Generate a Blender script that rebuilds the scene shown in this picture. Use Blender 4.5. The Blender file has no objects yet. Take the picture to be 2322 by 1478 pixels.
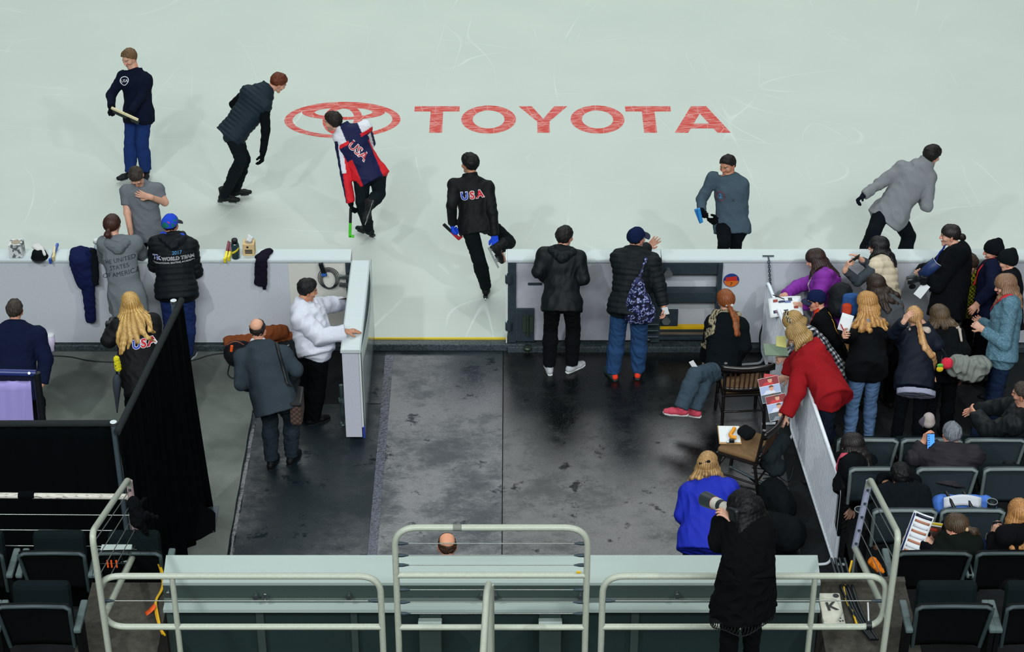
import bpy, math, random
import numpy as np
from mathutils import Vector, Matrix
from mathutils.bvhtree import BVHTree
# ------------------------------------------------------------------ camera
FPX, PITCH, CAMH = 4795.0, math.radians(33.3), 12.88
C = bpy.context.scene.collection
sc = bpy.context.scene
cd = bpy.data.cameras.new('camera'); cam = bpy.data.objects.new('camera', cd); C.objects.link(cam)
cd.sensor_width = 36.0; cd.lens = FPX / 2322 * 36.0; cd.clip_end = 300
cam.location = (0, 0, CAMH); cam.rotation_euler = (math.pi / 2 - PITCH, 0, 0)
sc.camera = cam
# ------------------------------------------------------------------ look
sc.view_settings.view_transform = 'Standard'; sc.view_settings.look = 'None'
sc.view_settings.gamma = 1.0; sc.view_settings.use_curve_mapping = False
sc.view_settings.exposure = -0.3
# ------------------------------------------------------------------ world: dim arena air
wd = bpy.data.worlds.new('arena'); sc.world = wd; wd.use_nodes = True
bg = wd.node_tree.nodes['Background']
bg.inputs[0].default_value = (0.50, 0.66, 0.74, 1); bg.inputs[1].default_value = 0.07
# ------------------------------------------------------------------ arena lights (overhead grid, above and outside the frame) and an added front fill
def area(name, loc, target, size, sy, power, col, spread=180):
    l = bpy.data.lights.new(name, 'AREA'); l.shape = 'RECTANGLE'; l.size = size; l.size_y = sy
    l.energy = power; l.color = col; l.spread = math.radians(spread)
    o = bpy.data.objects.new(name, l); C.objects.link(o); o.location = loc
    d = Vector(target) - Vector(loc); o.rotation_euler = d.to_track_quat('-Z', 'Y').to_euler()
    return o
def spot(name, loc, target, power, col, ang, blend, rad):
    l = bpy.data.lights.new(name, 'SPOT'); l.energy = power; l.color = col
    l.spot_size = math.radians(ang); l.spot_blend = blend; l.shadow_soft_size = rad
    o = bpy.data.objects.new(name, l); C.objects.link(o); o.location = loc
    d = Vector(target) - Vector(loc); o.rotation_euler = d.to_track_quat('-Z', 'Y').to_euler()
    return o
CW = (0.90, 1.0, 0.965)
area('rink_light', (0, 30, 17), (0, 30, 0), 36, 14, 2250, CW, 120)
area('far_rink_light', (0, 50, 27), (0, 18, 0), 64, 10, 3900, (0.95, 0.98, 1.0), 120)
area('front_fill_light', (0, -6, 21), (0, 19, 0), 26, 4, 4200, (0.94, 0.99, 1.0), 130)  # soft fill added on the camera side to brighten the board fronts
spot('catwalk_lamp', (-9, 5, 17), (-1, 19, 0.5), 5200, (0.95, 0.98, 1.0), 60, 0.9, 0.35)
spot('catwalk_lamp', (10, 6, 17), (2, 19, 0.5), 4600, (0.99, 0.97, 0.97), 60, 0.9, 0.35)
# ------------------------------------------------------------------ pixel <-> place
CP = np.array([0, 0, CAMH]); FW = np.array([0, math.cos(PITCH), -math.sin(PITCH)]); UPV = np.array([0, math.sin(PITCH), math.cos(PITCH)])
def ray(px, py): return FW + np.array([1., 0, 0]) * (px - 1161) / FPX + UPV * (739 - py) / FPX
def G(px, py, z=0.0):
    d = ray(px, py); return CP + d * ((z - CAMH) / d[2])
def W(px, py, Y):
    d = ray(px, py); return CP + d * (Y / d[1])
def V(*a): return np.array(a, float)
def nrm(v):
    v = np.asarray(v, float); n = np.linalg.norm(v); return v / (n if n > 1e-9 else 1)
# ------------------------------------------------------------------ colours and materials
def lin(c):
    c = c / 255.0; return c / 12.92 if c <= 0.04045 else ((c + 0.055) / 1.055) ** 2.4
def rgb(r, g, b): return (lin(r), lin(g), lin(b), 1.0)
_M = {}
def mat(name, col, rough=0.7, metal=0.0, spec=0.4, bump=0.0, scale=60.0, vary=0.0, attr=False, trans=0.0, emit=0.0, stretch=(1, 1, 1), sheen=0.0, coat=0.0):
    if name in _M: return _M[name]
    m = bpy.data.materials.new(name); m.use_nodes = True; nt = m.node_tree; N = nt.nodes; L = nt.links
    b = N['Principled BSDF']
    c = rgb(*col)
    b.inputs['Base Color'].default_value = c; b.inputs['Roughness'].default_value = rough
    b.inputs['Metallic'].default_value = metal; b.inputs['Specular IOR Level'].default_value = spec
    b.inputs['Transmission Weight'].default_value = trans; b.inputs['Sheen Weight'].default_value = sheen
    b.inputs['Coat Weight'].default_value = coat
    if emit: b.inputs['Emission Color'].default_value = c; b.inputs['Emission Strength'].default_value = emit
    src = None
    if attr:
        at = N.new('ShaderNodeAttribute'); at.attribute_name = 'Col'; src = at.outputs['Color']
    if bump or vary:
        tc = N.new('ShaderNodeTexCoord'); mp = N.new('ShaderNodeMapping'); mp.inputs['Scale'].default_value = stretch
        L.new(tc.outputs['Object'], mp.inputs['Vector'])
        nz = N.new('ShaderNodeTexNoise'); nz.inputs['Scale'].default_value = scale; nz.inputs['Detail'].default_value = 4
        L.new(mp.outputs[0], nz.inputs['Vector'])
        if bump:
            bp = N.new('ShaderNodeBump'); bp.inputs['Strength'].default_value = bump; bp.inputs['Distance'].default_value = 0.01
            L.new(nz.outputs[0], bp.inputs['Height']); L.new(bp.outputs[0], b.inputs['Normal'])
        if vary:
            mr = N.new('ShaderNodeMapRange'); mr.inputs['From Min'].default_value = 0.3; mr.inputs['From Max'].default_value = 0.7
            mr.inputs['To Min'].default_value = 1 - vary; mr.inputs['To Max'].default_value = 1 + vary
            L.new(nz.outputs[0], mr.inputs[0])
            mx = N.new('ShaderNodeMix'); mx.data_type = 'RGBA'; mx.blend_type = 'MULTIPLY'; mx.inputs[0].default_value = 1
            if src: L.new(src, mx.inputs[6])
            else: mx.inputs[6].default_value = c
            L.new(mr.outputs[0], mx.inputs[7]); src = mx.outputs[2]
    if src: L.new(src, b.inputs['Base Color'])
    _M[name] = m
    return m
# ------------------------------------------------------------------ objects
def tag(o, label=None, cat=None, group=None, kind=None):
    if label: o['label'] = label
    if cat: o['category'] = cat
    if group: o['group'] = group
    if kind: o['kind'] = kind
    return o
def empty(name, loc, label, cat, group=None):
    o = bpy.data.objects.new(name, None); C.objects.link(o); o.location = Vector(loc); o.empty_display_size = 0.1
    return tag(o, label, cat, group)
def link(name, me, mats, parent=None, loc=(0, 0, 0)):
    for m in (mats if isinstance(mats, (list, tuple)) else [mats]): me.materials.append(m)
    o = bpy.data.objects.new(name, me); C.objects.link(o)
    if parent is not None: o.parent = parent
    o.location = Vector(loc)
    return o
class MB:
    """collects shapes and links them as one mesh; coordinates are in the frame of the object it becomes"""
    def __init__(s): s.v = []; s.f = []; s.m = []; s.sm = []
    def add(s, vs, fs, m=0, smooth=False):
        o = len(s.v); s.v += [tuple(map(float, v)) for v in vs]
        for f in fs: s.f.append([i + o for i in f]); s.m.append(m); s.sm.append(smooth)
        return s
    def box(s, c, d, R=None, m=0, taper=1.0):
        c = np.array(c, float); x, y, z = [k / 2 for k in d]
        P = [V(-x, -y, -z), V(x, -y, -z), V(x, y, -z), V(-x, y, -z), V(-x * taper, -y * taper, z), V(x * taper, -y * taper, z), V(x * taper, y * taper, z), V(-x * taper, y * taper, z)]
        if R is not None: P = [R @ p for p in P]
        return s.add([c + p for p in P], [(3, 2, 1, 0), (4, 5, 6, 7), (0, 1, 5, 4), (1, 2, 6, 5), (2, 3, 7, 6), (3, 0, 4, 7)], m)
    def hexa(s, bot, top, m=0):
        return s.add(list(bot) + list(top), [(3, 2, 1, 0), (4, 5, 6, 7), (0, 1, 5, 4), (1, 2, 6, 5), (2, 3, 7, 6), (3, 0, 4, 7)], m)
    def tube(s, pts, r, n=10, closed=False, m=0, caps=True):
        P = [np.array(p, float) for p in pts]; k = len(P)
        rr = r if isinstance(r, (list, tuple)) else [r] * k
        T = []
        for i in range(k):
            a = P[(i - 1) % k] if (closed or i > 0) else P[i]; b = P[(i + 1) % k] if (closed or i < k - 1) else P[i]
            T.append(nrm(b - a))
        ref = V(0, 0, 1) if abs(T[0][2]) < 0.9 else V(1, 0, 0)
        u = nrm(np.cross(T[0], ref)); vs = []
        for i in range(k):
            u = nrm(u - T[i] * (u @ T[i])); w = np.cross(T[i], u)
            for j in range(n):
                a = 2 * math.pi * j / n; vs.append(P[i] + rr[i] * (math.cos(a) * u + math.sin(a) * w))
        fs = []
        for i in range(k if closed else k - 1):
            i2 = (i + 1) % k
            for j in range(n): j2 = (j + 1) % n; fs.append((i * n + j, i * n + j2, i2 * n + j2, i2 * n + j))
        s.add(vs, fs, m, True)
        if caps and not closed:
            s.add(vs[:n], [tuple(range(n))[::-1]], m); s.add(vs[-n:], [tuple(range(n))], m)
        return s
    def lathe(s, prof, c=(0, 0, 0), n=20, R=None, m=0, smooth=True):
        c = np.array(c, float); vs = []
        for r, z in prof:
            for j in range(n):
                p = V(r * math.cos(2 * math.pi * j / n), r * math.sin(2 * math.pi * j / n), z); vs.append(c + (R @ p if R is not None else p))
        fs = [(i * n + j, i * n + (j + 1) % n, (i + 1) * n + (j + 1) % n, (i + 1) * n + j) for i in range(len(prof) - 1) for j in range(n)]
        return s.add(vs, fs, m, smooth)
    def prism(s, poly, o, u, v, t, m=0):
        """polygon in the u,v plane at o, thickened by t along u x v"""
        o = np.array(o, float); u = np.array(u, float); v = np.array(v, float); w = nrm(np.cross(u, v)) * t; k = len(poly)
        a = [o + u * x + v * y for x, y in poly]; b = [p + w for p in a]
        fs = [tuple(range(k))[::-1], tuple(range(k, 2 * k))] + [(i, (i + 1) % k, k + (i + 1) % k, k + i) for i in range(k)]
        return s.add(a + b, fs, m)
    def ellip(s, c, r, n=14, m=0, R=None):
        prof = [(math.sin(math.pi * i / 10), -math.cos(math.pi * i / 10)) for i in range(11)]
        c = np.array(c, float); vs = []
        for a, z in prof:
            for j in range(n):
                p = V(a * math.cos(2 * math.pi * j / n) * r[0], a * math.sin(2 * math.pi * j / n) * r[1], z * r[2]); vs.append(c + (R @ p if R is not None else p))
        fs = [(i * n + j, i * n + (j + 1) % n, (i + 1) * n + (j + 1) % n, (i + 1) * n + j) for i in range(10) for j in range(n)]
        return s.add(vs, fs, m, True)
    def sheet(s, fn, nu, nv, t=0.004, m=0):
        """a cloth or paper sheet fn(u,v), u,v in 0..1, with thickness t"""
        P = [np.array(fn(i / nu, j / nv), float) for i in range(nu + 1) for j in range(nv + 1)]
        A = np.array(P).reshape(nu + 1, nv + 1, 3)
        du = np.gradient(A, axis=0); dv = np.gradient(A, axis=1); nn = np.cross(du, dv); nn /= np.linalg.norm(nn, axis=2, keepdims=True) + 1e-12
        B = (A - nn * t).reshape(-1, 3); k = len(P); w = nv + 1
        fs = []
        for i in range(nu):
            for j in range(nv):
                a, b, c_, d = i * w + j, (i + 1) * w + j, (i + 1) * w + j + 1, i * w + j + 1
                fs.append((a, b, c_, d)); fs.append((k + d, k + c_, k + b, k + a))
        for i in range(nu):
            fs.append((i * w, k + i * w, k + (i + 1) * w, (i + 1) * w)); a = i * w + nv; fs.append((a, a + w, k + a + w, k + a))
        for j in range(nv):
            fs.append((j, j + 1, k + j + 1, k + j)); a = nu * w + j; fs.append((a, k + a, k + a + 1, a + 1))
        return s.add(P + list(B), fs, m, True)
    def mesh(s, name):
        me = bpy.data.meshes.new(name); me.from_pydata(s.v, [], s.f)
        me.polygons.foreach_set('material_index', s.m); me.polygons.foreach_set('use_smooth', s.sm); me.update(); return me
    def build(s, name, mats, parent=None, loc=(0, 0, 0), bevel=0.0):
        o = link(name, s.mesh(name), mats, parent, loc)
        if bevel:
            b = o.modifiers.new('Bevel', 'BEVEL'); b.width = bevel; b.segments = 2; b.limit_method = 'ANGLE'
        return o
def rot(ax, deg): return np.array(Matrix.Rotation(math.radians(deg), 3, Vector(ax)))
def frame(x, z):
    """rotation whose x axis follows x and whose z axis is near z"""
    x = nrm(x); y = nrm(np.cross(z, x)); z = np.cross(x, y); return np.array([x, y, z]).T
def fillet(pts, r, n=5, closed=False):
    P = [np.array(p, float) for p in pts]; k = len(P); out = []
    for i in range(k):
        if not closed and i in (0, k - 1): out.append(P[i]); continue
        a, b, c = P[(i - 1) % k], P[i], P[(i + 1) % k]
        la, lc = np.linalg.norm(a - b), np.linalg.norm(c - b); q = min(r, la * .49, lc * .49)
        p0 = b + (a - b) / la * q; p1 = b + (c - b) / lc * q
        for j in range(n + 1):
            t = j / n; out.append((1 - t) ** 2 * p0 + 2 * t * (1 - t) * b + t * t * p1)
    return out
def part(name, mats, parent, fn, bevel=0.0):
    mb = MB(); fn(mb); return mb.build(name, mats, parent, (0, 0, 0), bevel)
_txt = {}
def text_mesh(s, size, bold=0.0, shear=0.0):
    """vertices (x right, y up, centred) and faces of a word"""
    cu = bpy.data.curves.new('lettering', 'FONT'); cu.body = s; cu.size = size; cu.align_x = 'CENTER'; cu.align_y = 'CENTER'; cu.offset = bold; cu.shear = shear; cu.resolution_u = 3
    cu.fill_mode = 'FRONT'
    o = bpy.data.objects.new('lettering', cu); C.objects.link(o)
    dg = bpy.context.evaluated_depsgraph_get(); e = o.evaluated_get(dg); me = e.to_mesh()
    vs = [tuple(v.co) for v in me.vertices]; fs = [tuple(p.vertices) for p in me.polygons]
    e.to_mesh_clear(); bpy.data.objects.remove(o); bpy.data.curves.remove(cu)
    return vs, fs
def flat_text(name, s, size, o, u, v, m, parent=None, bold=0.0, sx=1.0, origin=(0, 0, 0)):
    vs, fs = text_mesh(s, size, bold); mb = MB(); o = np.array(o, float) - np.array(origin, float); u = np.array(u, float); v = np.array(v, float)
    mb.add([o + u * p[0] * sx + v * p[1] for p in vs], fs); return mb.build(name, m, parent)
# ------------------------------------------------------------------ setting materials
def ice_mat():
    m = mat('ice', (201, 219, 214), rough=0.42, spec=0.25); nt = m.node_tree; N = nt.nodes; L = nt.links; b = N['Principled BSDF']
    tc = N.new('ShaderNodeTexCoord'); last = None
    def scratch(scale, st, rz, w, off):
        mp = N.new('ShaderNodeMapping'); mp.inputs['Rotation'].default_value = (0, 0, rz); mp.inputs['Scale'].default_value = st; mp.inputs['Location'].default_value = (off, off * 1.7, 0)
        L.new(tc.outputs['Object'], mp.inputs[0])
        n1 = N.new('ShaderNodeTexNoise'); n1.inputs['Scale'].default_value = scale; n1.inputs['Detail'].default_value = 0
        L.new(mp.outputs[0], n1.inputs['Vector'])
        s1 = N.new('ShaderNodeMath'); s1.operation = 'SUBTRACT'; s1.inputs[1].default_value = .5; L.new(n1.outputs[0], s1.inputs[0])
        s2 = N.new('ShaderNodeMath'); s2.operation = 'ABSOLUTE'; L.new(s1.outputs[0], s2.inputs[0])
        r = N.new('ShaderNodeMapRange'); r.inputs['From Max'].default_value = w; r.inputs['To Min'].default_value = 1; r.inputs['To Max'].default_value = 0
        L.new(s2.outputs[0], r.inputs[0]); return r.outputs[0]
    outs = [scratch(.35, (1, .5, 1), .5, .0022, 3), scratch(.5, (.35, 1, 1), -.7, .0024, 11), scratch(.9, (1, .3, 1), 1.2, .003, 23), scratch(.7, (.25, 1, 1), .15, .003, 37)]
    ad = None
    for q in outs:
        if ad is None: ad = q; continue
        m_ = N.new('ShaderNodeMath'); m_.operation = 'MAXIMUM'; L.new(ad, m_.inputs[0]); L.new(q, m_.inputs[1]); ad = m_.outputs[0]
    n2 = N.new('ShaderNodeTexNoise'); n2.inputs['Scale'].default_value = 0.9; n2.inputs['Detail'].default_value = 6; L.new(tc.outputs['Object'], n2.inputs['Vector'])
    mu = N.new('ShaderNodeMath'); mu.operation = 'MULTIPLY'; n4 = N.new('ShaderNodeTexNoise'); n4.inputs['Scale'].default_value = .8; L.new(tc.outputs['Object'], n4.inputs['Vector']); r4 = N.new('ShaderNodeMapRange'); r4.inputs['From Min'].default_value = .5; r4.inputs['From Max'].default_value = .75; r4.inputs['To Max'].default_value = .8; L.new(n4.outputs[0], r4.inputs[0]); L.new(ad, mu.inputs[0]); L.new(r4.outputs[0], mu.inputs[1])
    n3 = N.new('ShaderNodeTexNoise'); n3.inputs['Scale'].default_value = 90; n3.inputs['Detail'].default_value = 3; L.new(tc.outputs['Object'], n3.inputs['Vector'])
    mr = N.new('ShaderNodeMix'); mr.data_type = 'RGBA'; mr.inputs[6].default_value = rgb(178, 188, 181); mr.inputs[7].default_value = rgb(190, 199, 191); L.new(n2.outputs[0], mr.inputs[0])
    m2 = N.new('ShaderNodeMix'); m2.data_type = 'RGBA'; L.new(mu.outputs[0], m2.inputs[0]); L.new(mr.outputs[2], m2.inputs[6]); m2.inputs[7].default_value = rgb(212, 221, 217)
    L.new(m2.outputs[2], b.inputs['Base Color'])
    bp = N.new('ShaderNodeBump'); bp.inputs['Strength'].default_value = 0.08; L.new(n3.outputs[0], bp.inputs['Height']); L.new(bp.outputs[0], b.inputs['Normal'])
    return m
def paint_mat():
    """red logo paint under scratched ice: mottled, whiter where blades have cut"""
    m = mat('logo_red', (186, 84, 76), rough=0.5, spec=0.2); nt = m.node_tree; N = nt.nodes; L = nt.links; b = N['Principled BSDF']
    tc = N.new('ShaderNodeTexCoord'); mp = N.new('ShaderNodeMapping'); mp.inputs['Scale'].default_value = (5, 28, 1); mp.inputs['Rotation'].default_value = (0, 0, .7)
    L.new(tc.outputs['Object'], mp.inputs[0]); n = N.new('ShaderNodeTexNoise'); n.inputs['Scale'].default_value = 1.3; n.inputs['Detail'].default_value = 6; L.new(mp.outputs[0], n.inputs['Vector'])
    v = N.new('ShaderNodeTexVoronoi'); v.feature = 'DISTANCE_TO_EDGE'; v.inputs['Scale'].default_value = 3.2; L.new(tc.outputs['Object'], v.inputs['Vector'])
    r = N.new('ShaderNodeMapRange'); r.inputs['From Max'].default_value = 0.02; r.inputs['To Min'].default_value = .55; r.inputs['To Max'].default_value = 0; L.new(v.outputs['Distance'], r.inputs[0])
    r2 = N.new('ShaderNodeMapRange'); r2.inputs['From Min'].default_value = .45; r2.inputs['From Max'].default_value = .8; r2.inputs['To Max'].default_value = .75; L.new(n.outputs[0], r2.inputs[0])
    mx = N.new('ShaderNodeMath'); mx.operation = 'MAXIMUM'; L.new(r.outputs[0], mx.inputs[0]); L.new(r2.outputs[0], mx.inputs[1])
    c = N.new('ShaderNodeMix'); c.data_type = 'RGBA'; c.inputs[6].default_value = rgb(188, 66, 58); c.inputs[7].default_value = rgb(222, 190, 184); L.new(mx.outputs[0], c.inputs[0]); L.new(c.outputs[2], b.inputs['Base Color'])
    return m
def mat_floor(name, dark, light, rmin, rmax, grain, spec=.5, dry=.5):
    """wet rubber matting: smooth damp film broken by drier rough rubber, cracks and puddle edges"""
    m = mat(name, dark, spec=spec); nt = m.node_tree; N = nt.nodes; L = nt.links; b = N['Principled BSDF']
    tc = N.new('ShaderNodeTexCoord')
    def noise(sc_, det, ro=.6, st=(1, 1, 1), dis=0):
        mp = N.new('ShaderNodeMapping'); mp.inputs['Scale'].default_value = st; L.new(tc.outputs['Object'], mp.inputs[0])
        n = N.new('ShaderNodeTexNoise'); n.inputs['Scale'].default_value = sc_; n.inputs['Detail'].default_value = det; n.inputs['Roughness'].default_value = ro; n.inputs['Distortion'].default_value = dis
        L.new(mp.outputs[0], n.inputs['Vector']); return n.outputs[0]
    def rng(src, a0, a1, b0, b1):
        r = N.new('ShaderNodeMapRange'); r.inputs['From Min'].default_value = a0; r.inputs['From Max'].default_value = a1; r.inputs['To Min'].default_value = b0; r.inputs['To Max'].default_value = b1; L.new(src, r.inputs[0]); return r.outputs[0]
    def mth(op, a_, b_):
        n = N.new('ShaderNodeMath'); n.operation = op
        for i, v in enumerate((a_, b_)):
            if isinstance(v, float): n.inputs[i].default_value = v
            else: L.new(v, n.inputs[i])
        return n.outputs[0]
    big = noise(1.3, 3, .5); mid = noise(4.5, 8, .68, (1, 1.6, 1)); fine = noise(28, 5, .7, (1, 3.2, 1)); g = noise(grain, 2); crk = noise(2.4, 6, .6, (1, 1, 1), .4)
    wet = mth('ADD', mth('MULTIPLY', big, .5), mth('ADD', mth('MULTIPLY', mid, .35), mth('MULTIPLY', fine, .25)))
    L.new(rng(wet, dry - .07, dry + .09, rmin, rmax), b.inputs['Roughness'])
    patch = rng(noise(2.6, 8, .72), .36, .41, .15, 1)
    L.new(mth('MULTIPLY', patch, spec), b.inputs['Specular IOR Level'])
    c = N.new('ShaderNodeMix'); c.data_type = 'RGBA'; c.inputs[6].default_value = rgb(*dark); c.inputs[7].default_value = rgb(*light)
    L.new(rng(g, .60, .70, 0, 1), c.inputs[0]); L.new(c.outputs[2], b.inputs['Base Color'])  # pale specks in the colour: rubber speckle plus painted sparkle of the wet
    bp = N.new('ShaderNodeBump'); bp.inputs['Strength'].default_value = .28; bp.inputs['Distance'].default_value = .004
    L.new(mth('ADD', mth('MULTIPLY', g, .8), mth('MULTIPLY', fine, .5)), bp.inputs['Height']); L.new(bp.outputs[0], b.inputs['Normal'])
    return m
M_ICE = ice_mat(); M_RED = paint_mat()
M_BOARD = mat('board_lilac', (190, 196, 204), rough=.6, bump=.05, scale=120, vary=.04)
M_CREAM = mat('board_cream', (206, 206, 198), rough=.6, bump=.05, scale=120, vary=.04)
M_CAP = mat('board_cap', (190, 202, 203), rough=.35, bump=.04, scale=8, vary=.03, stretch=(1, 12, 1))
M_GATE = mat('gate_grey', (176, 178, 188), rough=.5, bump=.08, scale=5, vary=.14)
M_STEEL = mat('dark_steel', (52, 66, 74), rough=.45, metal=.3, bump=.05, scale=30, vary=.12)
M_BOLT = mat('bright_steel', (150, 158, 160), rough=.3, metal=.9)
M_BLACK = mat('black_plastic', (14, 18, 22), rough=.5)
M_CARPET = mat('carpet', (112, 119, 113), rough=.95, spec=.1, bump=.6, scale=150, vary=.22)
_nt = M_CARPET.node_tree; _b = _nt.nodes['Principled BSDF']; _src = _b.inputs['Base Color'].links[0].from_socket
_n = _nt.nodes.new('ShaderNodeTexNoise'); _n.inputs['Scale'].default_value = 1.7; _n.inputs['Detail'].default_value = 5; _tc = _nt.nodes.new('ShaderNodeTexCoord'); _nt.links.new(_tc.outputs['Object'], _n.inputs['Vector'])
_r = _nt.nodes.new('ShaderNodeMapRange'); _r.inputs['From Min'].default_value = .35; _r.inputs['From Max'].default_value = .65; _r.inputs['To Min'].default_value = .68; _r.inputs['To Max'].default_value = 1.15; _nt.links.new(_n.outputs[0], _r.inputs[0])
_m = _nt.nodes.new('ShaderNodeMix'); _m.data_type = 'RGBA'; _m.blend_type = 'MULTIPLY'; _m.inputs[0].default_value = 1; _nt.links.new(_src, _m.inputs[6]); _nt.links.new(_r.outputs[0], _m.inputs[7]); _nt.links.new(_m.outputs[2], _b.inputs['Base Color'])
M_CONC = mat('concrete', (64, 62, 55), rough=.9, bump=.4, scale=25, vary=.3)
M_CONCD = mat('stand_concrete', (18, 23, 26), rough=.9, bump=.3, scale=25, vary=.25)
M_CURB = mat('wet_curb', (58, 68, 72), rough=.35, bump=.8, scale=45, vary=.45)
M_WHITE = mat('cream_enamel', (176, 184, 168), rough=.38, bump=.05, scale=40, vary=.06)
M_BARR = mat('barrier_white', (224, 232, 240), rough=.4, vary=.05, scale=20)
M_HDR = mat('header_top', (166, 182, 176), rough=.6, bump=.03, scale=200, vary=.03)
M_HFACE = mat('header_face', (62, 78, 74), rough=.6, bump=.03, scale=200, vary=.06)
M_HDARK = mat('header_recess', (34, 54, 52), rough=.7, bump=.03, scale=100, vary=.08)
M_WIRE = mat('steel_cable', (150, 156, 150), rough=.35, metal=.8)
M_DRAPE = mat('drape_black', (5, 8, 10), rough=.95, spec=.05, bump=.25, scale=8, stretch=(12, 12, .4))
M_YEL = mat('yellow', (232, 186, 20), rough=.5); M_ORG = mat('orange_tape', (238, 92, 24), rough=.5)
M_CABLE = mat('black_cable', (22, 32, 36), rough=.45)
M_PAPER = mat('paper', (222, 228, 230), rough=.8); M_BLUE = mat('strip_blue', (44, 66, 168), rough=.5)
def struct(name, fn, m, bevel=0, kind='structure'):
    o = part(name, m, None, fn, bevel); tag(o, kind=kind); return o
YB = 19.13
# ------------------------------------------------------------------ ice, floor
struct('floor_ice', lambda b: b.box((0, 49.22, .05), (60, 60, .1)), M_ICE)
struct('trim_1', lambda b: b.box((-.78, 19.212, .06), (1.47, .02, .095)), mat('kick_yellow', (214, 190, 60), rough=.6))
struct('floor_carpet', lambda b: b.box((-8.33, 16.5, -.05), (11.3, 6, .1)), M_CARPET)
struct('floor', lambda b: b.box((4.67, 15.5, -.055), (14.7, 8, .1)), M_CONCD)
M_MATS = mat_floor('rubber_speckled', (6, 9, 11), (78, 86, 84), .05, .42, 190, .62, .56)
M_MATW = mat_floor('rubber_wet', (13, 27, 35), (50, 64, 74), .07, .5, 150, .68, .55)
M_MATD = mat_floor('rubber_dark', (13, 26, 32), (50, 64, 68), .25, .65, 190, .4, .52)
struct('floor_mat_wet', lambda b: b.box((-.735, 15.4, .004), (1.27, 7.38, .012)), M_MATW)
struct('floor_mat_dark', lambda b: b.box((-2.02, 14.9, .004), (1.285, 6.4, .012)).box((-1.45, 18.6, .003), (.16, .97, .01)), M_MATD)
struct('floor_mat_speckled', lambda b: b.box((1.33, 15.4, .004), (2.84, 7.38, .012)), M_MATS)
struct('trim_2', lambda b: b.box((-1.33, 17.2, .012), (.09, 3.6, .01)), mat('wet_strip', (66, 70, 84), rough=.3, bump=.8, scale=40, vary=.7))
struct('trim_3', lambda b: b.sheet(lambda u, v: V(-2.715 + .075 * v + .003 * math.sin(u * 70), 18.0 - 6.2 * u, .004 + .012 * abs(math.sin(u * 31) * math.sin(v * 3))), 90, 4, .004), mat('edge_tape', (20, 28, 34), rough=.2, bump=.6, scale=14))
def curb(b):
    b.box((-7.1, 19.2, .04), (10.8, .2, .08)); b.box((-.78, 19.155, .045), (1.85, .1, .09)); b.box((5, 19.19, .04), (10.1, .24, .08))
struct('trim_kerb', curb, M_CURB, .01)
# ------------------------------------------------------------------ rink boards
xL = -1.71
def boards_left(b): b.box(((-14 + -2.38) / 2, YB + .1, .62), (14 - 2.38, .2, 1.04))
struct('wall_left', boards_left, M_BOARD)
struct('trim_board_panel', lambda b: b.box(((-2.38 + xL) / 2, YB + .1, .62), (xL + 2.38, .19, 1.04)), M_CREAM)
def cap(x0, x1):
    def f(b):
        p = [(-.015, 0), (-.015, .03), (.0, .042), (.2, .042), (.215, .03), (.215, 0)]
        b.prism(p, (x0, YB, 1.125), (0, 1, 0), (0, 0, 1), x1 - x0)
    return f
struct('trim_cap_left', cap(-14, xL), M_CAP, .004)
struct('trim_cap_gate', cap(-.052, 1.582), M_CAP, .004)
struct('trim_cap_right', cap(1.588, 14), M_CAP, .004)
struct('wall_right', lambda b: b.box(((2.24 + 14) / 2, YB + .1, .62), (14 - 2.24, .2, 1.04)), M_BOARD)
# closed gate leaf
g = empty('rink_gate', (.77, YB, .1), 'closed grey gate leaf in the boards between the opening and the yellow-striped frame', 'gate', 'rink gates')
def L(o): return np.array(o.location)
def box_part(nm, m, par, c, d, bev=0.004):
    o = par; base = np.zeros(3)
    while o is not None: base = base + np.array(o.location); o = o.parent
    return part(nm, m, par, lambda b: b.box(np.array(c) - base, d), bev)
box_part('panel', M_GATE, g, (.765, YB + .1, .62), (1.62, .18, 1.0))
box_part('edge_post', M_STEEL, g, (.0, YB + .01, .62), (.09, .06, 1.02))
box_part('edge_sheet', M_PAPER, g, (-.06, YB + .08, .64), (.012, .22, 1.06))
box_part('slot', M_STEEL, g, (.245, YB + .003, .85), (.15, .012, .03))
p = box_part('latch_plate', M_STEEL, g, (.145, YB + .0, .33), (.19, .03, .42))
def latch(b):
    q = V(.17, YB - .05, 0) - L(g)
    b.tube([q + V(0, 0, .22), q + V(0, 0, .48)], .018, 10); b.lathe([(0.001, .05), (.05, .05), (.055, .075), (.03, .085), (.001, .09)], q + V(0, 0, .0), 16); b.tube([q + V(0, 0, -.08), q + V(0, 0, .06)], .022, 10)
    b.box(q + V(0, .03, .36), (.12, .05, .2))
part('drop_bolt', mat('olive_steel', (62, 74, 64), rough=.4, metal=.5), g, latch)
for z in (.93, .33):
    part('hinge_roller', M_STEEL, g, lambda b: b.tube([V(-.035, YB - .03, z - .04) - L(g), V(-.035, YB - .03, z + .05) - L(g)], .04, 14))
for z in (.98, .9, .38, .3, .22):
    part('hinge', M_STEEL, g, lambda b: b.box(V(1.5, YB - .035, z) - L(g), (.12, .06, .05)).tube([V(1.44, YB - .07, z) - L(g), V(1.58, YB - .07, z) - L(g)], .014, 8))
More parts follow.
